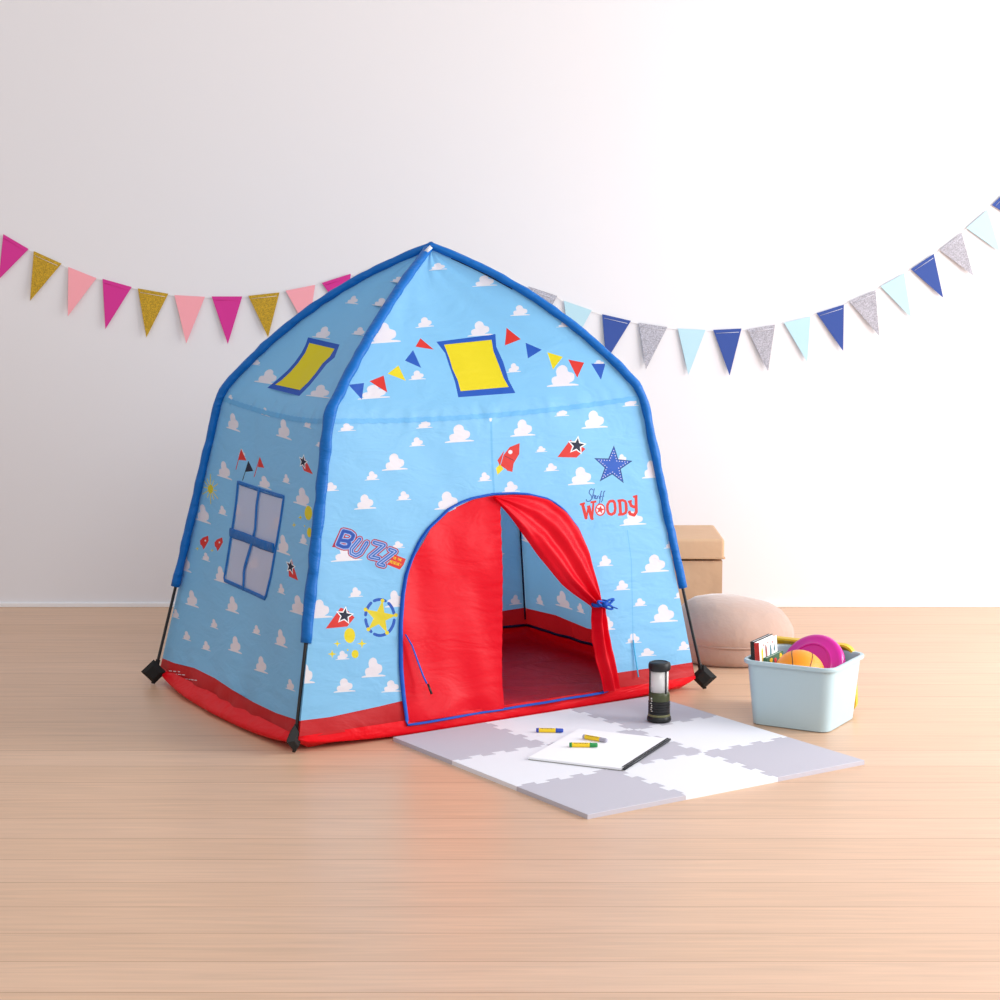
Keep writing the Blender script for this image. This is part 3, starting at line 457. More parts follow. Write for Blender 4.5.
print_yellow 2012 5255 2020 5210 2032 5212 2024 5256
print_yellow 2074 5196 2044 5210 2040 5196 2070 5182
print_yellow 2048 5200 2068 5273 2057 5279 2036 5206
print_yellow 2061 5269 2091 5254 2094 5268 2064 5282
print_yellow 2051 5233 2075 5221 2078 5235 2054 5246
print_yellow 2140 5246 2110 5260 2107 5247 2137 5232
print_yellow 2103 5257 2092 5220 2104 5214 2114 5251
print_yellow 2096 5211 2126 5196 2130 5210 2100 5224
print_yellow 2122 5206 2112 5170 2124 5164 2134 5200
print_yellow 2120 5173 2090 5188 2086 5174 2116 5160
print_yellow 2186 5224 2156 5238 2153 5225 2183 5210
print_yellow 2148 5235 2128 5162 2139 5156 2160 5229
print_yellow 2132 5152 2162 5138 2165 5151 2135 5166
print_yellow 2194 5212 2173 5140 2185 5134 2206 5206
print_yellow 2177 5130 2208 5116 2211 5129 2181 5144
print_yellow 2215 5119 2236 5192 2224 5198 2203 5125
print_yellow 2257 5107 2227 5121 2223 5108 2253 5093
print_yellow 2231 5112 2252 5184 2240 5190 2219 5118
print_yellow 2244 5180 2274 5166 2278 5179 2248 5194
print_yellow 2234 5144 2258 5133 2261 5146 2237 5158
print_yellow 2301 5161 2287 5114 2299 5108 2313 5155
print_yellow 2282 5097 2280 5088 2292 5082 2294 5091
print_blue4 8013 6952 7964 7007 7942 6982 7991 6928
print_blue4 7944 7009 7878 6958 7895 6930 7961 6981
print_blue4 7872 6949 7845 6856 7874 6846 7901 6939
print_blue4 7847 6841 7907 6735 7933 6754 7873 6860
print_blue4 7905 6744 7907 6647 7937 6648 7935 6745
print_blue4 7912 6660 7834 6589 7853 6563 7931 6634
print_blue4 7845 6593 7760 6597 7758 6563 7843 6559
print_blue4 7774 6584 7760 6664 7730 6656 7744 6577
print_blue4 8032 6995 7912 6652 7941 6640 8060 6983
print_blue4 7958 6689 8009 6764 7985 6785 7934 6709
print_blue4 7986 6763 8009 6732 8032 6754 8009 6785
print_blue4 8006 6748 7975 6642 8003 6632 8035 6738
print_blue4 8011 6656 8070 6694 8055 6724 7996 6686
print_blue4 8077 6714 8066 6757 8036 6747 8048 6704
print_blue4 8038 6762 8000 6698 8026 6679 8064 6743
print_blue4 7999 6681 8027 6613 8055 6628 8027 6696
print_blue4 8049 6607 8096 6644 8079 6672 8032 6635
print_blue4 8099 6731 8068 6625 8097 6615 8128 6721
print_blue4 8112 6672 8139 6707 8116 6729 8089 6695
print_blue4 8122 6702 8143 6693 8154 6726 8133 6734
print_blue4 8158 6712 8129 6622 8157 6610 8187 6700
print_blue4 8172 6757 8173 6746 8203 6750 8202 6761
print_blue4 8262 6884 8225 6848 8245 6822 8282 6858
print_blue4 8220 6840 8124 6494 8153 6484 8249 6830
print_blue4 8127 6500 8088 6451 8111 6428 8149 6478
print_blue4 8182 6660 8239 6665 8237 6699 8180 6694
print_blue4 8361 6871 8311 6837 8327 6807 8376 6841
print_blue4 8305 6828 8210 6537 8239 6525 8334 6816
print_blue4 8214 6543 8176 6499 8198 6475 8235 6519
print_blue4 8256 6662 8313 6667 8311 6701 8254 6696
print_redor 7570 6511 7627 5993 7720 6007 7664 6526
print_redor 7701 5990 7828 6420 7773 6440 7646 6010
print_redor 7739 6424 7792 5949 7892 5965 7839 6440
print_redor 7873 5950 7986 6510 7922 6525 7810 5965
print_redor 7542 6466 7701 6492 7692 6565 7533 6539
print_redor 7863 6494 8047 6499 8046 6573 7862 6568
print_redor 7643 5971 7705 5967 7709 6033 7647 6037
print_redor 7812 5923 7885 5923 7886 5989 7813 5989
print_redor 8283 6212 8264 6140 8228 6080 8179 6039 8124 6022 8070 6030 8022 6064 7986 6118 7967 6187 7968 6262 7987 6334 8023 6394 8071 6435 8126 6453 8182 6444 8230 6410 8265 6356 8284 6287
cloud 8245 6218 8227 6156 8194 6106 8150 6076 8103 6071 8059 6090 8025 6133 8007 6191 8006 6256 8024 6318 8057 6368 8101 6398 8148 6404 8192 6384 8226 6342 8244 6284
print_redor 8170 6388 8172 6276 8264 6238 8171 6199 8166 6087 8107 6175 8012 6144 8068 6237 8014 6330 8108 6299
print_redor 8424 6391 8490 6439 8445 6518 8380 6470
print_redor 8464 6431 8556 6425 8563 6519 8471 6526
print_redor 8523 6449 8561 6370 8635 6417 8597 6495
print_redor 8556 6395 8547 6196 8630 6193 8640 6392
print_redor 8550 6211 8501 6075 8578 6040 8627 6177
print_redor 8527 6102 8426 6063 8452 5973 8552 6013
print_redor 8458 6060 8380 6107 8341 6022 8419 5976
print_redor 8401 6074 8380 6202 8298 6183 8319 6055
print_redor 8380 6186 8401 6336 8319 6349 8298 6199
print_redor 8397 6321 8439 6409 8365 6452 8323 6364
print_redor 8509 6472 8492 6441 8461 6432 8434 6450 8426 6485 8443 6516 8474 6526 8502 6507
print_redor 8601 6465 8584 6434 8553 6425 8526 6444 8519 6479 8535 6510 8567 6519 8594 6501
print_redor 8639 6387 8622 6356 8591 6347 8564 6365 8556 6400 8573 6431 8604 6440 8632 6422
print_redor 8630 6188 8613 6156 8582 6147 8554 6166 8547 6201 8564 6232 8595 6241 8622 6223
print_redor 8580 6051 8564 6019 8533 6010 8506 6029 8498 6064 8515 6095 8546 6104 8573 6086
print_redor 8480 6011 8463 5980 8432 5971 8405 5990 8398 6025 8415 6056 8445 6065 8473 6047
print_redor 8401 6058 8385 6026 8354 6017 8327 6036 8319 6071 8336 6102 8367 6111 8394 6093
print_redor 8380 6186 8364 6155 8333 6146 8306 6164 8298 6199 8315 6231 8346 6240 8373 6221
print_redor 8401 6336 8385 6305 8354 6296 8326 6314 8319 6349 8336 6380 8367 6390 8394 6371
print_redor 8710 6444 8672 5987 8766 5979 8804 6436
print_redor 8689 6408 8856 6408 8858 6495 8690 6494
print_redor 8833 6417 8899 6361 8946 6431 8880 6486
print_redor 8884 6390 8896 6271 8972 6283 8961 6402
print_redor 8896 6280 8883 6129 8959 6122 8972 6274
print_redor 8886 6143 8839 6025 8908 5991 8955 6108
print_redor 8862 6049 8773 6013 8797 5931 8885 5967
print_redor 8788 6016 8638 6024 8633 5937 8783 5929
print_redor 8895 6445 8879 6417 8850 6409 8826 6426 8819 6458 8835 6486 8863 6494 8888 6477
print_redor 8960 6390 8945 6361 8916 6353 8891 6370 8885 6402 8900 6431 8929 6439 8954 6422
print_redor 8972 6271 8956 6242 8927 6234 8903 6251 8896 6283 8912 6312 8940 6320 8965 6303
print_redor 8958 6119 8943 6091 8914 6083 8890 6100 8883 6132 8899 6160 8927 6168 8952 6151
print_redor 8911 6001 8896 5973 8867 5965 8843 5982 8836 6014 8852 6043 8880 6051 8905 6034
print_redor 8823 5966 8807 5937 8779 5929 8754 5946 8748 5978 8763 6007 8792 6015 8816 5998
print_redor 8889 6337 8862 6062 8949 6054 8976 6329
print_redor 9013 6384 9030 6219 9117 6232 9101 6397
print_redor 9048 6184 9131 6120 9182 6202 9099 6267
print_redor 9169 6114 9237 6139 9212 6233 9144 6208
print_redor 9116 6218 9098 6186 9066 6177 9038 6196 9030 6233 9048 6265 9081 6275 9109 6255
print_redor 9200 6154 9182 6121 9149 6112 9121 6132 9114 6169 9132 6201 9164 6210 9193 6191
print_redor 9001 6330 9128 6356 9119 6425 8991 6399
print_redor 9221 6520 9152 5987 9242 5975 9312 6508
print_redor 9165 6017 9082 5919 9146 5848 9229 5945
print_redor 9134 5930 9021 5991 8981 5898 9093 5837
print_redor 9045 5956 9029 6043 8940 6019 8956 5933
print_redor 9242 5973 9223 5939 9189 5930 9160 5950 9152 5989 9171 6022 9205 6032 9235 6012
print_redor 9158 5876 9140 5842 9106 5832 9076 5853 9069 5891 9088 5925 9121 5934 9151 5914
print_redor 9045 5937 9027 5903 8993 5893 8964 5914 8956 5952 8975 5986 9009 5996 9038 5975
print_redor 9177 6473 9315 6489 9311 6563 9172 6547
print_redor 8966 5991 9035 5996 9032 6066 8963 6061
seam 5064 9968 5016 8677 5078 8674 5129 9965
seam 5016 8677 4987 7193 5047 7190 5078 8674
seam 5078 8673 5068 8650 5045 8642 5024 8654 5016 8679 5027 8702 5049 8709 5071 8698
seam 8817 5415 8783 4371 8809 4371 8843 5414
seam 8783 4373 8615 3001 8641 2997 8809 4369
seam 8615 3001 8389 938 8414 935 8641 2997
white 5120 9732 5090 9646 5045 9650 5030 9740 5061 9828 5106 9824
hole 2554 -7 2455 1042 2390 1893 2369 3225 2415 4096 2640 5244 3120 6181 3678 6741 4381 7039 4952 7107 5967 6989 6535 6752 6971 6297 7290 5680 7472 4837 7574 3881 7629 3036 7678 1596 7724 263 7473 86
""",
 'left': """
print_red -1766 89 -30 361 1011 412 2518 574 4050 570 5552 502 6991 437 8359 403 10147 542 11177 -1484 74 -3413
cloud 2150 7253 2112 7280 1956 7301 1737 7308 1754 7320 1767 7334 1835 7358 1872 7386 1880 7415 1878 7446 1864 7479 1840 7514 1803 7549 1747 7576 1679 7591 1609 7604 1538 7623 1450 7721 1336 7776 1219 7794 1131 7767 1078 7715 1084 7633 1180 7518 1141 7504 1088 7496 1056 7478 1029 7458 1029 7431 1035 7404 1048 7379 1067 7355 1090 7332 1118 7311 1150 7293 1095 7286 941 7259 955 7231
cloud 6339 9114 6295 9147 6110 9180 5849 9204 5870 9215 5886 9229 5969 9250 6015 9278 6027 9308 6026 9342 6012 9378 5985 9417 5944 9458 5878 9491 5797 9513 5713 9531 5629 9557 5512 9674 5362 9745 5215 9776 5116 9750 5065 9694 5081 9602 5198 9469 5151 9457 5088 9452 5049 9434 5017 9414 5015 9385 5022 9355 5036 9327 5057 9300 5084 9274 5116 9249 5152 9227 5087 9223 4905 9205 4921 9173
cloud 4063 9747 4036 9761 3929 9775 3780 9785 3790 9790 3799 9796 3844 9807 3868 9820 3872 9833 3869 9849 3857 9866 3836 9884 3807 9903 3765 9918 3717 9928 3667 9936 3617 9947 3545 10000 3455 10031 3371 10044 3317 10032 3290 10006 3305 9964 3385 9903 3359 9897 3324 9894 3305 9886 3289 9876 3291 9862 3299 9849 3309 9836 3322 9824 3339 9812 3359 9801 3381 9791 3344 9789 3241 9780 3252 9766
cloud 8047 9582 8021 9598 7912 9619 7757 9636 7770 9641 7779 9648 7829 9656 7857 9668 7864 9682 7864 9698 7854 9717 7835 9737 7808 9759 7767 9777 7717 9790 7666 9801 7615 9816 7544 9876 7453 9915 7366 9934 7305 9924 7272 9898 7287 9851 7361 9783 7333 9778 7295 9777 7273 9769 7254 9760 7255 9745 7261 9730 7271 9716 7285 9702 7301 9688 7320 9676 7342 9665 7303 9664 7193 9660 7202 9644
cloud 9641 8968 9619 8978 9499 8995 9326 9013 9343 9015 9357 9017 9419 9018 9458 9022 9472 9029 9480 9036 9479 9046 9470 9056 9451 9067 9414 9078 9363 9087 9310 9095 9259 9105 9217 9136 9141 9158 9053 9171 8974 9171 8916 9162 8897 9141 8940 9105 8905 9105 8860 9107 8829 9104 8802 9101 8793 9094 8791 9087 8794 9080 8802 9073 8814 9065 8831 9058 8850 9051 8804 9053 8674 9057 8677 9049
cloud 6968 7687 6947 7702 6853 7717 6719 7728 6730 7733 6739 7740 6783 7750 6809 7763 6816 7777 6817 7793 6812 7810 6799 7828 6780 7847 6748 7862 6707 7872 6665 7880 6623 7892 6576 7945 6510 7976 6440 7989 6383 7978 6346 7954 6343 7913 6393 7851 6368 7846 6335 7844 6314 7836 6295 7826 6293 7813 6295 7799 6301 7786 6311 7773 6323 7761 6339 7750 6357 7739 6322 7737 6225 7729 6232 7715
cloud 9199 7044 9155 7074 8942 7108 8637 7135 8664 7145 8687 7157 8792 7174 8854 7198 8875 7225 8883 7255 8876 7288 8853 7324 8814 7361 8743 7392 8651 7414 8555 7432 8461 7457 8368 7561 8222 7625 8061 7654 7926 7635 7834 7590 7817 7509 7918 7388 7858 7378 7781 7375 7730 7360 7687 7342 7678 7316 7679 7289 7690 7263 7709 7238 7735 7214 7768 7191 7807 7171 7728 7168 7505 7154 7516 7126
cloud 1250 5519 1212 5548 1060 5567 849 5571 865 5584 876 5598 941 5626 976 5656 982 5687 978 5720 964 5755 938 5792 902 5829 847 5857 780 5872 712 5884 643 5903 554 6007 441 6063 328 6082 244 6051 194 5995 204 5907 301 5786 264 5771 213 5761 182 5741 157 5719 158 5690 165 5662 179 5635 198 5609 221 5586 249 5564 281 5545 228 5536 79 5506 93 5476
cloud 2357 6016 2335 6031 2243 6041 2114 6044 2124 6050 2132 6057 2174 6071 2197 6086 2202 6101 2202 6117 2195 6135 2182 6153 2161 6172 2129 6186 2089 6194 2048 6200 2007 6210 1958 6261 1892 6290 1823 6299 1770 6284 1736 6257 1737 6213 1790 6153 1766 6145 1734 6141 1715 6131 1698 6120 1697 6106 1700 6092 1706 6078 1717 6066 1730 6054 1746 6043 1764 6033 1731 6029 1638 6015 1645 6000
cloud 5469 7347 5435 7367 5280 7386 5060 7398 5079 7405 5094 7414 5168 7429 5211 7447 5224 7466 5228 7487 5220 7510 5202 7535 5171 7560 5119 7580 5052 7593 4983 7603 4915 7618 4843 7688 4736 7729 4621 7745 4527 7729 4463 7695 4455 7639 4533 7557 4490 7549 4435 7545 4400 7533 4369 7520 4364 7501 4366 7483 4375 7465 4389 7448 4410 7432 4434 7417 4463 7404 4406 7400 4246 7386 4255 7366
cloud 7872 5409 7837 5439 7685 5466 7471 5481 7488 5492 7502 5506 7571 5530 7610 5558 7620 5588 7620 5620 7610 5656 7588 5693 7555 5731 7501 5761 7434 5780 7365 5796 7296 5819 7215 5925 7104 5987 6987 6012 6897 5986 6840 5933 6841 5846 6931 5721 6891 5708 6838 5702 6805 5683 6777 5663 6775 5634 6780 5606 6792 5578 6809 5552 6831 5528 6858 5505 6888 5484 6833 5478 6679 5456 6692 5425
cloud 1831 4272 1811 4285 1722 4292 1596 4292 1606 4298 1614 4305 1655 4317 1678 4331 1684 4345 1684 4360 1678 4376 1666 4392 1647 4408 1616 4420 1577 4426 1537 4431 1498 4439 1452 4485 1389 4509 1322 4516 1269 4502 1235 4477 1234 4438 1284 4384 1260 4377 1229 4373 1209 4363 1192 4353 1190 4340 1193 4328 1199 4316 1208 4305 1221 4294 1236 4285 1253 4276 1221 4272 1129 4257 1136 4244
cloud 687 3645 653 3673 530 3692 361 3695 372 3708 380 3723 429 3751 453 3782 455 3812 449 3846 434 3881 410 3918 377 3955 330 3982 275 3997 219 4009 162 4028 81 4132 -15 4188 -107 4206 -172 4175 -206 4118 -190 4031 -100 3909 -129 3894 -169 3884 -191 3864 -210 3842 -206 3813 -198 3785 -184 3757 -167 3732 -145 3708 -120 3687 -93 3667 -135 3658 -253 3628 -238 3598
cloud 9173 5870 9154 5886 9065 5902 8937 5912 8948 5918 8957 5925 9000 5936 9025 5950 9033 5965 9035 5982 9031 6000 9020 6019 9003 6040 8973 6056 8934 6066 8894 6075 8854 6087 8812 6143 8750 6176 8683 6190 8627 6178 8590 6152 8585 6107 8630 6042 8605 6036 8573 6033 8552 6025 8534 6014 8531 6000 8532 5985 8537 5971 8546 5957 8557 5945 8572 5933 8589 5922 8555 5919 8461 5910 8467 5894
cloud 7968 4141 7948 4157 7857 4169 7728 4174 7739 4181 7748 4188 7791 4201 7815 4216 7823 4232 7824 4249 7819 4267 7808 4287 7789 4307 7758 4322 7719 4331 7678 4338 7637 4349 7593 4404 7529 4435 7460 4447 7405 4433 7368 4405 7364 4359 7413 4295 7388 4287 7355 4284 7334 4274 7316 4263 7314 4248 7315 4233 7321 4219 7330 4205 7343 4193 7358 4181 7375 4171 7341 4167 7246 4154 7252 4138
cloud 9721 3687 9689 3716 9533 3739 9310 3749 9330 3761 9346 3775 9422 3798 9467 3826 9482 3855 9487 3886 9481 3920 9463 3956 9433 3992 9381 4020 9313 4037 9242 4051 9172 4072 9100 4174 8990 4232 8870 4254 8770 4228 8702 4177 8692 4093 8772 3973 8727 3960 8670 3953 8632 3934 8600 3914 8595 3886 8597 3859 8605 3833 8620 3808 8641 3784 8666 3762 8696 3743 8637 3736 8470 3712 8480 3683
cloud 3457 3782 3424 3808 3293 3824 3109 3828 3123 3839 3133 3852 3189 3876 3219 3903 3224 3930 3221 3959 3209 3990 3186 4022 3155 4055 3106 4079 3048 4093 2989 4103 2929 4120 2850 4211 2751 4261 2652 4278 2578 4251 2535 4202 2544 4125 2630 4018 2597 4004 2553 3996 2526 3979 2504 3959 2505 3934 2512 3909 2524 3885 2540 3863 2562 3842 2586 3823 2614 3806 2567 3798 2437 3772 2450 3746
cloud 1775 2585 1741 2611 1611 2626 1428 2626 1441 2638 1451 2651 1506 2676 1536 2704 1540 2732 1536 2761 1523 2793 1501 2825 1468 2858 1420 2881 1362 2894 1303 2904 1243 2920 1163 3011 1064 3061 966 3075 893 3047 851 2996 860 2918 948 2811 915 2797 871 2788 845 2770 823 2750 824 2724 831 2699 843 2675 860 2652 882 2631 906 2612 934 2596 888 2587 758 2558 771 2532
cloud 3541 2182 3521 2196 3433 2203 3310 2203 3320 2209 3327 2217 3367 2231 3388 2247 3393 2262 3393 2279 3386 2296 3373 2314 3353 2332 3322 2345 3284 2351 3245 2357 3205 2365 3157 2416 3094 2442 3027 2450 2976 2434 2944 2405 2946 2362 2998 2303 2975 2295 2944 2290 2925 2279 2909 2268 2908 2254 2911 2240 2918 2227 2928 2214 2941 2203 2957 2192 2974 2183 2943 2178 2853 2161 2860 2147
cloud 4714 2957 4682 2982 4554 2998 4374 3002 4387 3013 4397 3026 4453 3049 4483 3076 4489 3102 4486 3131 4474 3162 4453 3193 4422 3226 4375 3249 4318 3263 4260 3273 4201 3290 4124 3380 4027 3429 3929 3445 3856 3418 3813 3369 3820 3293 3905 3187 3872 3174 3828 3166 3801 3149 3779 3130 3780 3105 3786 3080 3798 3057 3814 3034 3835 3014 3859 2995 3886 2978 3840 2971 3711 2944 3724 2918
cloud 5571 1738 5541 1763 5419 1777 5246 1778 5259 1789 5269 1802 5323 1826 5352 1853 5358 1879 5356 1907 5345 1937 5325 1968 5296 2000 5252 2023 5197 2035 5141 2045 5084 2060 5012 2148 4920 2196 4825 2211 4754 2183 4712 2135 4718 2060 4798 1956 4766 1942 4723 1934 4698 1916 4676 1897 4676 1872 4682 1848 4693 1825 4708 1803 4728 1783 4751 1765 4777 1749 4732 1740 4608 1713 4620 1687
cloud 3333 1351 3312 1365 3225 1371 3103 1370 3113 1376 3120 1384 3159 1399 3181 1415 3186 1430 3185 1446 3178 1464 3165 1481 3146 1499 3115 1512 3077 1518 3038 1523 2998 1532 2951 1582 2887 1608 2822 1615 2771 1598 2739 1569 2741 1526 2793 1467 2770 1459 2740 1453 2721 1443 2705 1431 2704 1417 2707 1403 2714 1390 2724 1377 2737 1366 2752 1356 2770 1347 2738 1341 2649 1324 2656 1309
cloud 6565 2571 6546 2584 6461 2593 6340 2594 6350 2600 6358 2607 6398 2620 6420 2635 6427 2650 6428 2665 6422 2682 6411 2700 6393 2717 6364 2730 6327 2737 6289 2743 6250 2752 6207 2801 6147 2827 6082 2836 6031 2821 5997 2794 5995 2752 6042 2694 6019 2687 5989 2682 5969 2673 5953 2662 5951 2648 5953 2635 5958 2622 5967 2610 5979 2598 5994 2588 6010 2579 5979 2575 5890 2560 5896 2546
cloud 7564 1482 7537 1506 7421 1519 7257 1520 7270 1531 7280 1543 7334 1567 7363 1593 7371 1618 7371 1646 7363 1675 7347 1705 7321 1735 7280 1757 7228 1769 7175 1779 7122 1794 7059 1879 6973 1926 6884 1940 6813 1913 6769 1866 6770 1793 6840 1693 6809 1680 6767 1672 6741 1654 6719 1636 6718 1612 6722 1588 6731 1566 6744 1545 6761 1525 6782 1507 6806 1492 6763 1484 6642 1457 6652 1432
cloud 8658 2533 8631 2558 8511 2575 8340 2580 8354 2591 8365 2604 8422 2627 8454 2653 8463 2680 8464 2708 8457 2739 8440 2771 8415 2803 8373 2828 8320 2841 8265 2853 8210 2870 8148 2960 8060 3011 7967 3028 7893 3002 7846 2954 7844 2878 7913 2771 7881 2758 7837 2751 7810 2733 7787 2714 7784 2689 7788 2665 7796 2641 7810 2619 7827 2598 7848 2579 7872 2562 7827 2554 7701 2529 7710 2503
cloud 1833 1383 1812 1397 1723 1404 1598 1402 1608 1408 1615 1416 1655 1431 1677 1447 1682 1463 1681 1480 1674 1497 1660 1515 1640 1533 1608 1546 1569 1553 1529 1557 1489 1566 1440 1616 1375 1643 1307 1650 1255 1633 1223 1604 1225 1560 1279 1500 1255 1492 1224 1486 1205 1475 1189 1464 1188 1449 1191 1435 1198 1421 1208 1409 1222 1397 1238 1387 1256 1378 1223 1372 1132 1354 1139 1339
cloud 9452 1317 9435 1332 9351 1341 9231 1341 9241 1348 9250 1356 9291 1372 9316 1389 9324 1406 9326 1425 9323 1444 9314 1464 9298 1484 9271 1498 9234 1506 9196 1512 9159 1522 9122 1578 9064 1608 9000 1617 8946 1600 8909 1568 8903 1520 8943 1453 8919 1445 8888 1439 8868 1428 8850 1415 8846 1399 8847 1384 8851 1369 8859 1355 8870 1342 8883 1330 8899 1320 8867 1315 8776 1296 8781 1280
cloud 2002 8944 1965 8972 1814 8994 1605 9004 1621 9015 1632 9029 1697 9052 1731 9080 1738 9109 1735 9140 1721 9173 1696 9208 1660 9243 1605 9270 1539 9286 1472 9299 1404 9319 1316 9418 1205 9473 1093 9493 1011 9466 962 9415 971 9333 1066 9218 1029 9205 979 9197 950 9179 925 9159 925 9132 932 9106 945 9080 964 9056 987 9033 1015 9013 1045 8994 993 8987 847 8962 862 8934
cloud 634 1935 614 1949 533 1956 420 1955 429 1962 435 1970 470 1985 489 2001 493 2016 491 2033 484 2051 471 2069 452 2087 422 2101 387 2107 350 2113 313 2121 267 2173 207 2200 146 2207 100 2191 72 2162 76 2117 127 2057 106 2049 78 2043 61 2033 47 2021 47 2007 51 1992 58 1979 68 1966 80 1954 95 1944 112 1934 83 1929 1 1912 8 1897
cloud 2903 8149 2883 8162 2797 8173 2676 8178 2686 8183 2694 8189 2733 8200 2754 8213 2760 8226 2760 8241 2754 8256 2742 8273 2723 8290 2693 8302 2656 8310 2617 8316 2579 8326 2534 8372 2473 8399 2409 8408 2359 8396 2327 8372 2327 8334 2376 8280 2353 8274 2323 8270 2305 8262 2289 8253 2288 8240 2290 8228 2296 8216 2306 8204 2318 8194 2332 8184 2349 8175 2318 8172 2231 8161 2238 8148
cloud -237 7962 -256 7975 -335 7983 -446 7985 -437 7991 -430 7997 -395 8009 -376 8023 -371 8037 -372 8052 -378 8067 -390 8084 -407 8100 -435 8112 -470 8119 -505 8124 -541 8133 -584 8178 -641 8203 -699 8211 -745 8197 -773 8172 -772 8133 -725 8079 -746 8073 -773 8068 -790 8059 -804 8050 -805 8037 -802 8024 -796 8012 -787 8001 -775 7990 -761 7981 -746 7972 -774 7968 -854 7955 -847 7941
cloud 2998 11126 2941 11157 2713 11163 2402 11143 2424 11160 2441 11179 2536 11219 2587 11260 2596 11298 2590 11337 2568 11378 2529 11419 2474 11459 2391 11486 2293 11495 2192 11501 2091 11515 1955 11627 1789 11679 1627 11684 1512 11635 1448 11560 1468 11457 1612 11326 1561 11303 1490 11285 1450 11257 1416 11227 1418 11193 1429 11161 1449 11131 1476 11103 1510 11078 1549 11057 1593 11038 1520 11021 1316 10965 1337 10932
cloud 8832 10898 8759 10932 8379 10977 7846 11010 7895 11020 7936 11033 8124 11051 8240 11076 8284 11104 8304 11136 8299 11172 8265 11212 8201 11253 8080 11288 7918 11313 7750 11333 7590 11361 7440 11473 7196 11541 6928 11568 6707 11541 6557 11486 6528 11396 6683 11268 6588 11254 6467 11247 6388 11227 6320 11205 6306 11176 6307 11147 6322 11119 6350 11093 6389 11068 6439 11045 6497 11025 6376 11018 6039 10989 6055 10958
cloud 3824 13896 3756 13925 3508 13932 3179 13915 3200 13930 3214 13948 3307 13985 3354 14023 3356 14058 3342 14094 3310 14132 3260 14170 3192 14208 3098 14232 2990 14241 2882 14246 2771 14259 2602 14363 2414 14411 2242 14415 2133 14369 2085 14300 2130 14205 2311 14085 2263 14063 2195 14046 2159 14020 2132 13993 2142 13961 2162 13931 2189 13904 2224 13878 2264 13856 2309 13836 2359 13819 2288 13802 2094 13750 2123 13719
cloud 8041 14324 7963 14352 7613 14389 7149 14418 7186 14426 7216 14435 7368 14448 7457 14467 7483 14488 7488 14513 7469 14541 7426 14571 7356 14604 7241 14630 7099 14649 6955 14664 6815 14684 6655 14769 6438 14818 6218 14837 6053 14816 5953 14775 5959 14708 6121 14613 6050 14603 5957 14597 5901 14582 5854 14566 5852 14544 5862 14523 5882 14502 5912 14483 5951 14464 5997 14447 6049 14432 5955 14427 5699 14406 5720 14384
cloud 9095 16003 8905 16044 8108 16123 7198 16176 7269 16183 7327 16193 7623 16200 7808 16215 7869 16236 7887 16261 7857 16292 7776 16326 7644 16363 7423 16396 7153 16420 6889 16439 6640 16462 6370 16551 6005 16602 5641 16618 5376 16593 5219 16546 5229 16476 5481 16380 5370 16368 5227 16359 5141 16342 5070 16324 5067 16301 5082 16278 5113 16257 5158 16237 5217 16219 5287 16203 5367 16188 5224 16180 4841 16150 4873 16127
cloud 758 9883 748 9894 686 9897 595 9891 605 9897 613 9904 647 9918 669 9933 678 9946 684 9961 686 9975 683 9990 674 10005 655 10015 628 10020 601 10022 574 10028 552 10071 512 10092 466 10095 425 10078 396 10051 386 10013 404 9963 384 9955 360 9949 343 9940 327 9929 321 9917 318 9905 318 9893 321 9883 326 9874 334 9865 343 9858 318 9852 245 9834 243 9822
cloud 3121 15947 3054 15965 2818 15964 2509 15942 2527 15954 2538 15967 2623 15996 2664 16024 2663 16049 2646 16074 2613 16100 2562 16126 2494 16151 2403 16165 2300 16169 2197 16170 2091 16176 1921 16244 1738 16273 1576 16271 1479 16235 1442 16185 1495 16119 1677 16038 1635 16022 1573 16008 1543 15988 1520 15967 1534 15945 1555 15925 1583 15906 1618 15889 1658 15874 1702 15861 1750 15850 1686 15836 1512 15793 1542 15772
cloud 9907 17441 9482 17497 8141 17597 6887 17645 6980 17651 7057 17659 7455 17664 7713 17674 7800 17690 7828 17710 7788 17734 7674 17762 7491 17792 7188 17819 6827 17837 6482 17851 6162 17867 5815 17934 5354 17970 4906 17977 4589 17952 4410 17913 4433 17858 4747 17787 4617 17775 4448 17766 4349 17751 4268 17735 4269 17717 4289 17700 4328 17684 4384 17669 4455 17656 4540 17644 4635 17634 4468 17625 4029 17594 4069 17576
cloud 684 11690 663 11700 583 11698 471 11684 479 11691 485 11698 519 11715 536 11730 539 11744 536 11758 528 11772 514 11786 494 11800 464 11807 429 11809 393 11809 356 11812 307 11850 247 11866 187 11865 144 11846 120 11818 127 11781 180 11736 161 11727 135 11719 119 11709 107 11697 107 11685 112 11673 119 11663 130 11653 142 11645 157 11638 174 11632 146 11624 69 11600 77 11589
print_blue 1883 13636 5370 13738 6037 13033 5725 12636 5716 12105 5659 11496 5468 10888 2532 10874 2691 11358 2810 11895 2792 12329 2591 12864 2297 13261
print_yellow 2406 13416 5208 13479 5417 13038 5219 12642 5304 12129 5285 11617 5101 11168 2842 11122 3010 11417 3115 11889 3076 12381 2861 12917
print_redor 2356 8393 2249 7655 2311 7657 2420 8394
print_redor 2388 8394 2954 8072 2324 8014
print_navy 3073 8073 2936 7375 2999 7376 3137 8073
print_navy 3105 8073 3633 7801 3040 7684
print_redor 3959 8330 3768 7615 3832 7615 4025 8329
print_redor 3992 8329 4518 8014 3960 7981
print_redor 7831 8645 8913 8123 8010 8200 7703 8391
white 7751 8742 7916 8569 8260 8507 8022 8423 8111 8247 7806 8367 7526 8317 7567 8478 7300 8624 7633 8603
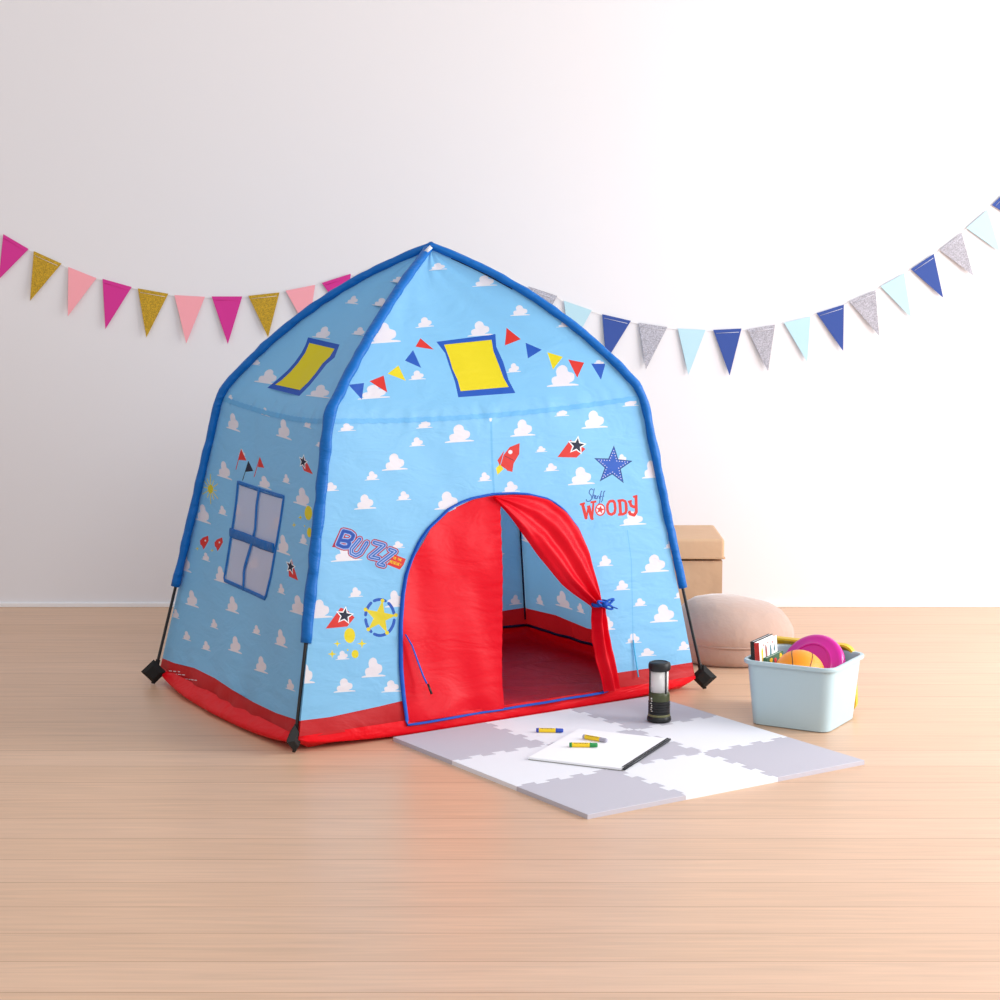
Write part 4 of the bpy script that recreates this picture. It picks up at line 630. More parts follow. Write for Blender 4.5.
print_navy 7760 8684 7875 8543 8150 8503 7947 8444 8037 8303 7800 8406 7586 8357 7638 8481 7413 8593 7683 8566
print_redor 8023 5321 8783 4708 8029 4755 7886 5012
white 8002 5336 8146 5167 8444 5121 8239 5023 8318 4848 8052 4955 7808 4891 7842 5057 7607 5194 7899 5188
print_navy 8010 5276 8111 5138 8350 5111 8174 5041 8254 4901 8047 4995 7860 4934 7905 5064 7706 5167 7943 5153
print_yellow 659 6680 1187 6706 1190 6731 662 6705
print_yellow 645 6681 1394 6465 1426 6487 676 6703
print_yellow 638 6684 1057 6384 1101 6400 683 6700
print_yellow 635 6687 880 6192 931 6201 686 6697
print_yellow 635 6692 528 6364 579 6364 686 6692
print_yellow 642 6699 146 6417 182 6403 679 6685
print_yellow 662 6705 139 6676 137 6651 659 6680
print_yellow 676 6703 -65 6917 -96 6895 645 6681
print_yellow 683 6700 265 7000 221 6984 638 6684
print_yellow 686 6697 440 7192 389 7183 635 6687
print_yellow 686 6692 794 7019 742 7019 635 6692
print_yellow 679 6685 1183 6963 1146 6978 642 6699
print_yellow2 870 6730 881 6663 848 6602 777 6559 684 6541 586 6554 503 6594 451 6653 441 6721 473 6782 543 6826 636 6843 735 6830 818 6790
print_yellow 9273 6904 9271 6805 9201 6721 9078 6669 8928 6659 8777 6693 8656 6766 8588 6862 8586 6963 8653 7048 8776 7100 8930 7109 9084 7073 9207 7000
print_yellow 9404 6293 9404 6225 9362 6167 9288 6131 9195 6124 9102 6148 9026 6198 8983 6264 8981 6333 9022 6391 9097 6427 9191 6434 9286 6409 9362 6359
print_yellow 7819 6510 7889 6441 8035 6431 7906 6397 7891 6320 7822 6389 7677 6399 7805 6434
print_yellow 8235 6782 8300 6716 8440 6706 8314 6676 8300 6605 8236 6670 8097 6680 8222 6711
print_yellow 8775 6456 8753 6430 8691 6425 8652 6447 8674 6474 8736 6479
print_redor 1223 5111 1349 4954 1237 4751 1123 4584 943 4694 826 4707 731 4834 883 4973
cloud 1162 4918 1147 4884 1090 4873 1047 4896 1061 4930 1119 4941
print_yellow 647 4592 700 4552 806 4558 714 4524 707 4473 654 4512 548 4507 640 4540
print_redor 2343 5251 2468 5094 2352 4895 2236 4730 2054 4840 1936 4854 1841 4981 1996 5117
cloud 2278 5061 2263 5027 2205 5016 2161 5040 2176 5073 2235 5084
print_yellow 1755 4741 1808 4702 1915 4706 1822 4674 1814 4622 1761 4662 1655 4657 1747 4690
cloud 783 58 1007 98 999 126 775 85
cloud 1081 111 1266 145 1258 172 1073 139
cloud 1376 165 1508 189 1501 216 1368 192
cloud 942 -14 1091 13 1083 40 935 13
cloud 1165 26 1313 53 1305 80 1157 54
cloud 1386 66 1606 107 1598 134 1379 94
cloud 1679 120 1854 152 1846 179 1672 147
cloud 1780 -1 2070 53 2062 80 1772 27
cloud 2142 66 2357 106 2350 133 2134 93
cloud 2429 119 2714 171 2707 198 2422 146
cloud 2785 185 2969 218 2962 245 2778 212
hole 2763 7221 6551 7187 6581 6459 6513 5376 6492 4531 6382 3846 3222 3922 3158 4552 3051 5388 2889 6497
""",
 'back': """
print_red -200 -500 10200 -500 10200 750 8000 850 6000 700 4000 850 2000 700 -200 800
cloud 507 962 499 982 453 998 385 1005 393 1013 399 1023 424 1039 440 1059 447 1079 451 1101 452 1125 450 1149 444 1175 431 1194 411 1206 391 1215 372 1229 360 1300 332 1339 298 1354 266 1336 241 1300 230 1242 242 1160 227 1151 209 1146 196 1134 184 1120 180 1101 178 1082 178 1064 180 1047 184 1031 189 1016 196 1002 178 998 124 982 124 962
cloud 1317 3043 1302 3078 1216 3106 1088 3119 1101 3133 1113 3150 1161 3179 1191 3213 1204 3248 1212 3286 1214 3328 1209 3371 1198 3415 1173 3449 1137 3470 1099 3486 1062 3511 1039 3634 987 3704 923 3729 862 3697 814 3635 793 3534 816 3390 789 3374 754 3366 730 3344 707 3320 699 3286 695 3254 695 3222 699 3192 707 3163 717 3137 731 3114 695 3106 594 3078 594 3043
cloud 434 5241 426 5261 380 5277 313 5284 320 5293 326 5302 351 5319 367 5338 374 5358 379 5380 380 5404 377 5428 371 5454 358 5473 339 5485 319 5494 299 5508 287 5579 259 5618 225 5633 193 5615 168 5579 157 5522 169 5439 155 5430 136 5425 123 5413 111 5399 107 5380 105 5361 105 5343 107 5326 111 5310 117 5295 124 5281 105 5277 52 5261 52 5241
cloud 1540 7530 1526 7565 1439 7593 1311 7606 1325 7621 1336 7637 1384 7666 1415 7700 1428 7735 1436 7774 1437 7815 1433 7858 1422 7903 1397 7937 1360 7957 1322 7973 1286 7998 1262 8121 1210 8191 1146 8217 1085 8185 1038 8122 1017 8021 1040 7877 1012 7861 978 7853 953 7831 931 7807 923 7774 919 7741 919 7709 923 7679 930 7651 941 7624 954 7601 919 7593 818 7565 818 7530
cloud 733 9233 726 9253 680 9269 612 9277 619 9285 625 9294 651 9311 667 9330 674 9350 678 9372 679 9396 677 9421 671 9446 657 9465 638 9477 618 9486 599 9501 586 9571 559 9611 525 9625 493 9607 467 9571 456 9514 469 9431 454 9422 436 9418 423 9405 411 9391 406 9372 404 9354 404 9335 406 9318 410 9302 416 9287 423 9274 405 9269 351 9253 351 9233
cloud 1377 11316 1363 11351 1276 11379 1148 11392 1161 11406 1173 11423 1221 11452 1251 11486 1264 11521 1272 11559 1274 11601 1270 11644 1259 11688 1233 11722 1197 11743 1159 11759 1123 11784 1099 11907 1047 11977 983 12002 922 11970 874 11908 853 11807 877 11663 849 11647 815 11639 790 11617 768 11593 759 11559 755 11527 755 11495 759 11465 767 11436 778 11410 791 11387 756 11379 654 11351 654 11316
cloud 480 13264 472 13284 426 13300 358 13307 365 13315 371 13325 397 13341 413 13361 420 13381 424 13403 425 13426 423 13451 417 13476 403 13496 384 13507 364 13517 345 13531 332 13601 305 13641 271 13656 239 13638 213 13602 202 13544 215 13462 200 13453 182 13448 169 13436 157 13422 153 13403 150 13384 150 13366 153 13349 157 13332 162 13318 169 13304 151 13300 97 13284 97 13264
cloud 1239 15806 1224 15841 1138 15869 1010 15883 1023 15897 1035 15913 1083 15942 1113 15976 1126 16011 1134 16050 1136 16091 1132 16134 1120 16179 1095 16213 1059 16233 1021 16250 984 16275 961 16397 909 16467 845 16493 784 16461 736 16399 715 16298 739 16153 711 16138 677 16129 652 16107 630 16083 621 16050 617 16017 617 15985 621 15955 629 15927 639 15901 653 15877 618 15869 516 15841 516 15806
cloud 761 17784 753 17804 707 17820 640 17828 647 17836 653 17845 678 17862 694 17881 701 17901 705 17923 706 17947 704 17971 698 17997 685 18016 666 18028 645 18037 626 18051 614 18122 586 18162 552 18176 520 18158 495 18122 484 18065 496 17982 481 17973 463 17968 450 17956 438 17942 434 17923 432 17904 432 17886 434 17869 438 17853 443 17838 451 17824 432 17820 378 17804 378 17784
cloud 2347 1016 2333 1051 2246 1079 2118 1092 2131 1106 2143 1123 2191 1152 2221 1186 2234 1221 2242 1259 2244 1301 2240 1344 2229 1388 2203 1422 2167 1443 2129 1459 2093 1484 2069 1607 2017 1677 1953 1702 1892 1670 1845 1608 1824 1507 1847 1363 1819 1347 1785 1339 1760 1317 1738 1293 1730 1259 1725 1227 1726 1195 1730 1165 1737 1136 1748 1110 1761 1087 1726 1079 1625 1051 1625 1016
cloud 2538 3326 2531 3346 2485 3362 2417 3370 2424 3378 2430 3387 2456 3404 2472 3423 2479 3443 2483 3465 2484 3489 2482 3514 2476 3539 2462 3558 2443 3570 2423 3579 2404 3594 2391 3664 2364 3704 2330 3718 2297 3700 2272 3664 2261 3607 2273 3524 2259 3515 2241 3511 2228 3498 2216 3484 2211 3465 2209 3447 2209 3428 2211 3411 2215 3395 2221 3380 2228 3367 2209 3362 2156 3346 2156 3326
cloud 2318 5513 2303 5548 2217 5576 2089 5589 2102 5603 2114 5620 2162 5649 2192 5683 2205 5718 2213 5756 2215 5797 2210 5841 2199 5885 2174 5919 2138 5939 2100 5956 2063 5981 2040 6104 1988 6173 1924 6199 1863 6167 1815 6105 1794 6004 1818 5859 1790 5844 1756 5835 1731 5814 1709 5789 1700 5756 1696 5723 1696 5692 1700 5661 1708 5633 1718 5607 1732 5583 1696 5576 1595 5548 1595 5513
cloud 2783 7102 2775 7122 2729 7138 2661 7146 2669 7154 2675 7163 2700 7180 2716 7199 2723 7219 2727 7241 2728 7265 2726 7289 2720 7315 2707 7334 2687 7346 2667 7355 2648 7370 2636 7440 2608 7480 2574 7494 2542 7476 2517 7440 2506 7383 2518 7300 2503 7291 2485 7286 2472 7274 2460 7260 2456 7241 2454 7222 2454 7204 2456 7187 2460 7171 2465 7156 2472 7142 2454 7138 2400 7122 2400 7102
cloud 2264 9503 2249 9538 2163 9566 2035 9579 2048 9593 2060 9610 2108 9639 2138 9673 2151 9708 2159 9746 2161 9788 2156 9831 2145 9875 2120 9909 2084 9930 2046 9946 2009 9971 1986 10094 1934 10164 1870 10189 1809 10157 1761 10095 1740 9994 1764 9850 1736 9834 1702 9826 1677 9804 1654 9780 1646 9746 1642 9714 1642 9682 1646 9652 1654 9623 1664 9597 1678 9574 1642 9566 1541 9538 1541 9503
cloud 2622 11257 2615 11277 2569 11293 2501 11300 2508 11308 2514 11318 2540 11334 2556 11354 2563 11374 2567 11396 2568 11419 2566 11444 2560 11469 2546 11489 2527 11500 2507 11510 2488 11524 2475 11594 2448 11634 2414 11649 2381 11631 2356 11595 2345 11537 2358 11455 2343 11446 2325 11441 2312 11429 2300 11415 2295 11396 2293 11377 2293 11359 2295 11342 2299 11325 2305 11311 2312 11297 2293 11293 2240 11277 2240 11257
cloud 2207 13254 2193 13289 2106 13317 1978 13330 1991 13344 2003 13361 2051 13389 2081 13424 2094 13459 2102 13497 2104 13538 2100 13582 2089 13626 2063 13660 2027 13680 1989 13697 1953 13722 1929 13845 1877 13914 1813 13940 1752 13908 1705 13846 1684 13745 1707 13600 1679 13585 1645 13576 1620 13554 1598 13530 1589 13497 1585 13464 1585 13433 1589 13402 1597 13374 1608 13348 1621 13324 1586 13317 1485 13289 1485 13254
cloud 2806 15769 2798 15789 2753 15805 2685 15813 2692 15821 2698 15830 2723 15847 2740 15866 2746 15886 2751 15908 2752 15932 2749 15957 2743 15982 2730 16001 2711 16013 2691 16023 2671 16037 2659 16107 2631 16147 2597 16161 2565 16143 2540 16108 2529 16050 2541 15967 2527 15958 2508 15954 2495 15941 2484 15927 2479 15908 2477 15890 2477 15872 2479 15854 2483 15838 2489 15823 2496 15810 2477 15805 2424 15789 2424 15769
cloud 2239 17480 2224 17515 2138 17543 2010 17556 2023 17570 2035 17587 2083 17616 2113 17650 2126 17685 2134 17724 2136 17765 2132 17808 2120 17853 2095 17886 2059 17907 2021 17923 1984 17948 1961 18071 1909 18141 1845 18166 1784 18134 1736 18072 1715 17971 1739 17827 1711 17811 1677 17803 1652 17781 1630 17757 1621 17724 1617 17691 1617 17659 1621 17629 1629 17600 1639 17574 1653 17551 1617 17543 1516 17515 1516 17480
cloud 3652 1243 3645 1263 3599 1279 3531 1287 3538 1295 3544 1305 3570 1321 3586 1341 3593 1361 3597 1383 3598 1406 3595 1431 3590 1456 3576 1476 3557 1487 3537 1497 3518 1511 3505 1581 3478 1621 3444 1636 3411 1617 3386 1582 3375 1524 3387 1442 3373 1433 3355 1428 3341 1415 3330 1402 3325 1383 3323 1364 3323 1346 3325 1328 3329 1312 3335 1297 3342 1284 3323 1279 3270 1263 3270 1243
cloud 4382 3459 4368 3494 4281 3522 4153 3535 4167 3549 4178 3566 4226 3595 4257 3629 4270 3664 4277 3702 4279 3744 4275 3787 4264 3831 4238 3865 4202 3885 4164 3902 4128 3927 4104 4050 4052 4120 3988 4145 3927 4113 3880 4051 3859 3950 3882 3805 3854 3790 3820 3781 3795 3760 3773 3736 3765 3702 3761 3670 3761 3638 3765 3608 3772 3579 3783 3553 3796 3529 3761 3522 3660 3494 3660 3459
cloud 3481 5248 3473 5268 3427 5284 3359 5292 3366 5300 3373 5309 3398 5326 3414 5345 3421 5365 3425 5387 3426 5411 3424 5436 3418 5461 3404 5481 3385 5492 3365 5502 3346 5516 3333 5586 3306 5626 3272 5641 3240 5622 3214 5587 3203 5529 3216 5446 3201 5438 3183 5433 3170 5420 3158 5406 3154 5387 3151 5369 3151 5351 3154 5333 3158 5317 3163 5302 3170 5289 3152 5284 3098 5268 3098 5248
cloud 4261 7309 4246 7344 4160 7372 4032 7385 4045 7399 4057 7416 4105 7444 4135 7479 4148 7514 4156 7552 4158 7593 4153 7637 4142 7681 4117 7715 4081 7735 4043 7752 4006 7777 3983 7900 3931 7969 3867 7995 3806 7963 3758 7901 3737 7800 3761 7655 3733 7640 3699 7631 3674 7609 3652 7585 3643 7552 3639 7519 3639 7488 3643 7457 3651 7429 3661 7403 3675 7379 3639 7372 3538 7344 3538 7309
cloud 3332 9283 3324 9303 3278 9319 3211 9327 3218 9335 3224 9344 3249 9361 3265 9380 3272 9400 3276 9422 3277 9446 3275 9470 3269 9496 3256 9515 3237 9527 3216 9536 3197 9551 3185 9621 3157 9661 3123 9675 3091 9657 3066 9621 3055 9564 3067 9481 3052 9472 3034 9467 3021 9455 3009 9441 3005 9422 3003 9403 3003 9385 3005 9368 3009 9352 3014 9337 3022 9323 3003 9319 2949 9303 2949 9283
cloud 4352 11176 4338 11211 4251 11239 4123 11252 4137 11266 4148 11283 4196 11312 4227 11346 4240 11381 4248 11419 4249 11461 4245 11504 4234 11548 4209 11582 4172 11603 4134 11619 4098 11644 4074 11767 4022 11837 3958 11862 3897 11830 3850 11768 3829 11667 3852 11523 3824 11507 3790 11499 3765 11477 3743 11453 3735 11419 3731 11387 3731 11355 3735 11325 3742 11296 3753 11270 3766 11247 3731 11239 3630 11211 3630 11176
cloud 3283 13576 3275 13596 3229 13612 3161 13619 3168 13627 3174 13637 3200 13653 3216 13673 3223 13693 3227 13715 3228 13738 3226 13763 3220 13789 3206 13808 3187 13820 3167 13829 3148 13843 3135 13913 3108 13953 3074 13968 3042 13950 3016 13914 3005 13856 3018 13774 3003 13765 2985 13760 2972 13748 2960 13734 2956 13715 2953 13696 2953 13678 2956 13661 2960 13645 2965 13630 2972 13616 2954 13612 2900 13596 2900 13576
cloud 4124 15571 4110 15606 4023 15634 3895 15647 3909 15661 3920 15678 3968 15707 3999 15741 4012 15776 4019 15814 4021 15855 4017 15899 4006 15943 3981 15977 3944 15997 3906 16014 3870 16039 3846 16162 3794 16231 3730 16257 3669 16225 3622 16163 3601 16062 3624 15917 3596 15902 3562 15893 3537 15872 3515 15847 3507 15814 3503 15781 3503 15750 3507 15719 3514 15691 3525 15665 3538 15641 3503 15634 3402 15606 3402 15571
cloud 3465 17506 3457 17526 3411 17542 3343 17549 3350 17557 3357 17567 3382 17583 3398 17603 3405 17623 3409 17645 3410 17668 3408 17693 3402 17718 3389 17738 3369 17749 3349 17759 3330 17773 3318 17843 3290 17883 3256 17898 3224 17880 3199 17844 3188 17786 3200 17704 3185 17695 3167 17690 3154 17678 3142 17664 3138 17645 3136 17626 3136 17608 3138 17591 3142 17574 3147 17560 3154 17546 3136 17542 3082 17526 3082 17506
cloud 5289 1017 5274 1052 5188 1080 5060 1094 5073 1108 5085 1124 5133 1153 5163 1187 5176 1222 5184 1261 5186 1302 5181 1345 5170 1390 5145 1424 5109 1444 5071 1460 5034 1485 5011 1608 4959 1678 4895 1704 4834 1672 4786 1609 4765 1508 4788 1364 4761 1348 4726 1340 4702 1318 4679 1294 4671 1261 4667 1228 4667 1196 4671 1166 4679 1138 4689 1112 4703 1088 4667 1080 4566 1052 4566 1017
cloud 5440 3072 5432 3092 5386 3108 5318 3115 5325 3123 5332 3133 5357 3149 5373 3169 5380 3189 5384 3211 5385 3234 5383 3259 5377 3284 5363 3304 5344 3315 5324 3325 5305 3339 5292 3409 5265 3449 5231 3464 5199 3445 5174 3410 5162 3352 5175 3270 5160 3261 5142 3256 5129 3244 5117 3230 5113 3211 5110 3192 5111 3174 5113 3157 5117 3140 5122 3125 5129 3112 5111 3108 5057 3092 5057 3072
cloud 5132 5166 5118 5201 5031 5229 4903 5242 4917 5256 4928 5273 4976 5302 5007 5336 5020 5371 5028 5409 5029 5450 5025 5494 5014 5538 4989 5572 4952 5592 4914 5609 4878 5634 4854 5757 4803 5826 4738 5852 4677 5820 4630 5758 4609 5657 4632 5512 4604 5497 4570 5488 4545 5467 4523 5442 4515 5409 4511 5376 4511 5345 4515 5314 4522 5286 4533 5260 4546 5236 4511 5229 4410 5201 4410 5166
cloud 5415 7498 5408 7518 5362 7534 5294 7542 5301 7550 5307 7559 5333 7576 5349 7595 5356 7615 5360 7637 5361 7661 5358 7686 5352 7711 5339 7730 5320 7742 5300 7751 5280 7766 5268 7836 5241 7876 5207 7890 5174 7872 5149 7836 5138 7779 5150 7696 5136 7687 5118 7683 5104 7670 5093 7656 5088 7637 5086 7619 5086 7600 5088 7583 5092 7567 5098 7552 5105 7539 5086 7534 5033 7518 5033 7498
cloud 4999 9435 4984 9470 4898 9498 4770 9511 4783 9525 4795 9542 4843 9571 4873 9605 4886 9640 4894 9679 4896 9720 4891 9763 4880 9807 4855 9841 4819 9862 4781 9878 4744 9903 4721 10026 4669 10096 4605 10121 4544 10089 4496 10027 4475 9926 4498 9782 4471 9766 4436 9758 4412 9736 4389 9712 4381 9679 4377 9646 4377 9614 4381 9584 4389 9555 4399 9529 4413 9506 4377 9498 4276 9470 4276 9435
cloud 5650 11211 5643 11231 5597 11247 5529 11254 5536 11262 5542 11272 5568 11288 5584 11308 5591 11328 5595 11350 5596 11373 5593 11398 5588 11423 5574 11443 5555 11454 5535 11464 5516 11478 5503 11548 5476 11588 5442 11603 5409 11584 5384 11549 5373 11491 5385 11409 5371 11400 5353 11395 5339 11383 5328 11369 5323 11350 5321 11331 5321 11313 5323 11296 5327 11279 5333 11264 5340 11251 5321 11247 5268 11231 5268 11211
cloud 4888 13337 4873 13372 4787 13400 4659 13413 4672 13428 4684 13444 4731 13473 4762 13507 4775 13542 4783 13581 4785 13622 4780 13665 4769 13710 4744 13744 4708 13764 4670 13780 4633 13805 4610 13928 4558 13998 4494 14024 4433 13992 4385 13929 4364 13828 4387 13684 4360 13668 4325 13660 4301 13638 4278 13614 4270 13581 4266 13548 4266 13516 4270 13486 4278 13458 4288 13432 4302 13408 4266 13400 4165 13372 4165 13337
cloud 5591 15619 5583 15639 5537 15655 5469 15663 5476 15671 5483 15680 5508 15697 5524 15716 5531 15736 5535 15758 5536 15782 5534 15807 5528 15832 5514 15851 5495 15863 5475 15872 5456 15887 5443 15957 5416 15997 5382 16011 5350 15993 5325 15958 5313 15900 5326 15817 5311 15808 5293 15804 5280 15791 5268 15777 5264 15758 5261 15740 5262 15722 5264 15704 5268 15688 5273 15673 5280 15660 5262 15655 5208 15639 5208 15619
cloud 4963 17499 4949 17534 4862 17562 4734 17575 4747 17589 4759 17606 4807 17634 4837 17669 4850 17704 4858 17742 4860 17783 4856 17827 4845 17871 4819 17905 4783 17925 4745 17942 4709 17967 4685 18090 4633 18159 4569 18185 4508 18153 4460 18091 4440 17990 4463 17845 4435 17830 4401 17821 4376 17800 4354 17775 4345 17742 4341 17709 4341 17678 4345 17647 4353 17619 4364 17593 4377 17569 4342 17562 4241 17534 4241 17499
cloud 6196 1175 6188 1195 6142 1211 6075 1219 6082 1227 6088 1237 6113 1253 6129 1272 6136 1293 6140 1315 6141 1338 6139 1363 6133 1388 6120 1408 6101 1419 6080 1429 6061 1443 6049 1513 6021 1553 5987 1568 5955 1549 5930 1514 5919 1456 5931 1373 5916 1365 5898 1360 5885 1347 5873 1334 5869 1315 5867 1296 5867 1278 5869 1260 5873 1244 5879 1229 5886 1216 5867 1211 5813 1195 5813 1175
cloud 6880 3368 6865 3403 6778 3431 6651 3445 6664 3459 6676 3475 6723 3504 6754 3538 6767 3573 6775 3612 6777 3653 6772 3696 6761 3741 6736 3775 6700 3795 6661 3812 6625 3837 6602 3959 6550 4029 6486 4055 6425 4023 6377 3960 6356 3859 6379 3715 6352 3699 6317 3691 6293 3669 6270 3645 6262 3612 6258 3579 6258 3547 6262 3517 6269 3489 6280 3463 6294 3439 6258 3431 6157 3403 6157 3368
cloud 6504 5573 6496 5593 6450 5609 6383 5616 6390 5624 6396 5634 6421 5650 6437 5670 6444 5690 6448 5712 6449 5736 6447 5760 6441 5786 6428 5805 6409 5817 6388 5826 6369 5840 6357 5911 6329 5950 6295 5965 6263 5947 6238 5911 6227 5853 6239 5771 6224 5762 6206 5757 6193 5745 6181 5731 6177 5712 6175 5693 6175 5675 6177 5658 6181 5642 6186 5627 6194 5613 6175 5609 6121 5593 6121 5573
cloud 7176 7626 7162 7661 7075 7689 6947 7702 6961 7716 6972 7733 7020 7762 7050 7796 7064 7831 7071 7869 7073 7911 7069 7954 7058 7998 7032 8032 6996 8053 6958 8069 6922 8094 6898 8217 6846 8287 6782 8312 6721 8280 6674 8218 6653 8117 6676 7973 6648 7957 6614 7949 6589 7927 6567 7903 6559 7869 6555 7837 6555 7805 6559 7775 6566 7746 6577 7720 6590 7697 6555 7689 6454 7661 6454 7626
cloud 6128 9273 6120 9293 6074 9309 6006 9317 6013 9325 6020 9334 6045 9351 6061 9370 6068 9390 6072 9412 6073 9436 6071 9461 6065 9486 6051 9506 6032 9517 6012 9527 5993 9541 5980 9611 5953 9651 5919 9666 5887 9647 5862 9612 5850 9554 5863 9471 5848 9463 5830 9458 5817 9445 5805 9431 5801 9412 5798 9394 5799 9376 5801 9358 5805 9342 5810 9327 5817 9314 5799 9309 5745 9293 5745 9273
cloud 7275 11615 7261 11650 7174 11678 7046 11691 7060 11705 7071 11722 7119 11751 7150 11785 7163 11820 7170 11859 7172 11900 7168 11943 7157 11988 7131 12021 7095 12042 7057 12058 7021 12083 6997 12206 6945 12276 6881 12301 6820 12269 6773 12207 6752 12106 6775 11962 6747 11946 6713 11938 6688 11916 6666 11892 6658 11859 6654 11826 6654 11794 6658 11764 6665 11735 6676 11709 6689 11686 6654 11678 6553 11650 6553 11615
cloud 6296 13766 6288 13786 6242 13802 6174 13810 6182 13818 6188 13827 6213 13844 6229 13863 6236 13883 6240 13905 6241 13929 6239 13953 6233 13979 6220 13998 6200 14010 6180 14019 6161 14033 6149 14104 6121 14144 6087 14158 6055 14140 6030 14104 6019 14047 6031 13964 6016 13955 5998 13950 5985 13938 5973 13924 5969 13905 5967 13886 5967 13868 5969 13851 5973 13835 5978 13820 5985 13806 5967 13802 5913 13786 5913 13766
cloud 7127 15741 7113 15776 7026 15804 6898 15817 6911 15831 6923 15848 6971 15876 7001 15911 7015 15946 7022 15984 7024 16025 7020 16069 7009 16113 6983 16147 6947 16167 6909 16184 6873 16209 6849 16332 6797 16401 6733 16427 6672 16395 6625 16333 6604 16232 6627 16087 6599 16072 6565 16063 6540 16042 6518 16017 6510 15984 6506 15951 6506 15920 6510 15889 6517 15861 6528 15835 6541 15811 6506 15804 6405 15776 6405 15741
cloud 6246 17415 6238 17435 6192 17451 6124 17458 6131 17466 6138 17476 6163 17492 6179 17512 6186 17532 6190 17554 6191 17578 6189 17602 6183 17628 6169 17647 6150 17659 6130 17668 6111 17682 6098 17753 6071 17792 6037 17807 6005 17789 5980 17753 5968 17695 5981 17613 5966 17604 5948 17599 5935 17587 5923 17573 5919 17554 5916 17535 5916 17517 5919 17500 5923 17484 5928 17469 5935 17455 5917 17451 5863 17435 5863 17415
cloud 7909 982 7894 1017 7808 1045 7680 1058 7693 1072 7705 1089 7753 1118 7783 1152 7796 1187 7804 1225 7806 1267 7801 1310 7790 1354 7765 1388 7729 1408 7691 1425 7654 1450 7631 1573 7579 1643 7515 1668 7454 1636 7406 1574 7385 1473 7408 1329 7381 1313 7347 1305 7322 1283 7299 1259 7291 1225 7287 1193 7287 1161 7291 1131 7299 1102 7309 1076 7323 1053 7287 1045 7186 1017 7186 982
cloud 8283 3527 8276 3547 8230 3563 8162 3571 8169 3579 8175 3588 8201 3605 8217 3624 8224 3644 8228 3666 8229 3690 8227 3714 8221 3740 8207 3759 8188 3771 8168 3780 8149 3795 8136 3865 8109 3905 8075 3919 8042 3901 8017 3865 8006 3808 8019 3725 8004 3716 7986 3711 7973 3699 7961 3685 7956 3666 7954 3647 7954 3629 7956 3612 7960 3596 7966 3581 7973 3567 7954 3563 7901 3547 7901 3527
cloud 7860 5006 7846 5041 7759 5069 7631 5082 7645 5096 7656 5113 7704 5141 7735 5176 7748 5211 7756 5249 7757 5290 7753 5334 7742 5378 7717 5412 7680 5432 7642 5449 7606 5474 7582 5597 7530 5666 7466 5692 7405 5660 7358 5598 7337 5497 7360 5352 7332 5337 7298 5328 7273 5307 7251 5282 7243 5249 7239 5216 7239 5185 7243 5154 7250 5126 7261 5100 7274 5076 7239 5069 7138 5041 7138 5006
cloud 8139 7152 8131 7172 8085 7188 8018 7195 8025 7203 8031 7213 8056 7229 8072 7249 8079 7269 8084 7291 8085 7314 8082 7339 8076 7365 8063 7384 8044 7396 8024 7405 8004 7419 7992 7489 7964 7529 7930 7544 7898 7526 7873 7490 7862 7432 7874 7350 7860 7341 7841 7336 7828 7324 7816 7310 7812 7291 7810 7272 7810 7254 7812 7237 7816 7220 7822 7206 7829 7192 7810 7188 7757 7172 7757 7152
cloud 8054 9318 8040 9353 7953 9381 7825 9394 7839 9408 7850 9425 7898 9453 7929 9488 7942 9523 7949 9561 7951 9602 7947 9646 7936 9690 7910 9724 7874 9744 7836 9761 7800 9786 7776 9909 7724 9978 7660 10004 7599 9972 7552 9910 7531 9809 7554 9664 7526 9649 7492 9640 7467 9618 7445 9594 7437 9561 7433 9528 7433 9497 7437 9466 7444 9438 7455 9412 7468 9388 7433 9381 7332 9353 7332 9318
cloud 8244 11208 8237 11228 8191 11244 8123 11252 8130 11260 8136 11269 8162 11286 8178 11305 8185 11325 8189 11347 8190 11371 8187 11396 8182 11421 8168 11440 8149 11452 8129 11461 8110 11476 8097 11546 8070 11586 8036 11600 8003 11582 7978 11547 7967 11489 7979 11406 7965 11397 7947 11393 7933 11380 7922 11366 7917 11347 7915 11329 7915 11311 7917 11293 7921 11277 7927 11262 7934 11249 7915 11244 7862 11228 7862 11208
cloud 8139 13454 8125 13489 8038 13517 7910 13531 7923 13545 7935 13561 7983 13590 8013 13624 8026 13659 8034 13698 8036 13739 8032 13782 8021 13827 7995 13861 7959 13881 7921 13898 7885 13923 7861 14045 7809 14115 7745 14141 7684 14109 7637 14046 7616 13945 7639 13801 7611 13785 7577 13777 7552 13755 7530 13731 7521 13698 7517 13665 7518 13633 7522 13603 7529 13575 7540 13549 7553 13525 7518 13517 7417 13489 7417 13454
cloud 8209 15286 8201 15306 8155 15322 8088 15329 8095 15337 8101 15347 8126 15363 8142 15383 8149 15403 8153 15425 8154 15448 8152 15473 8146 15498 8133 15518 8114 15529 8093 15539 8074 15553 8062 15623 8034 15663 8000 15678 7968 15659 7943 15624 7932 15566 7944 15484 7929 15475 7911 15470 7898 15458 7886 15444 7882 15425 7880 15406 7880 15388 7882 15371 7886 15354 7892 15339 7899 15326 7880 15322 7826 15306 7826 15286
cloud 7742 17401 7728 17436 7641 17464 7513 17477 7526 17491 7538 17508 7586 17537 7616 17571 7629 17606 7637 17645 7639 17686 7635 17729 7624 17774 7598 17807 7562 17828 7524 17844 7488 17869 7464 17992 7412 18062 7348 18088 7287 18056 7240 17993 7219 17892 7242 17748 7214 17732 7180 17724 7155 17702 7133 17678 7124 17645 7120 17612 7120 17580 7124 17550 7132 17522 7143 17495 7156 17472 7121 17464 7020 17436 7020 17401
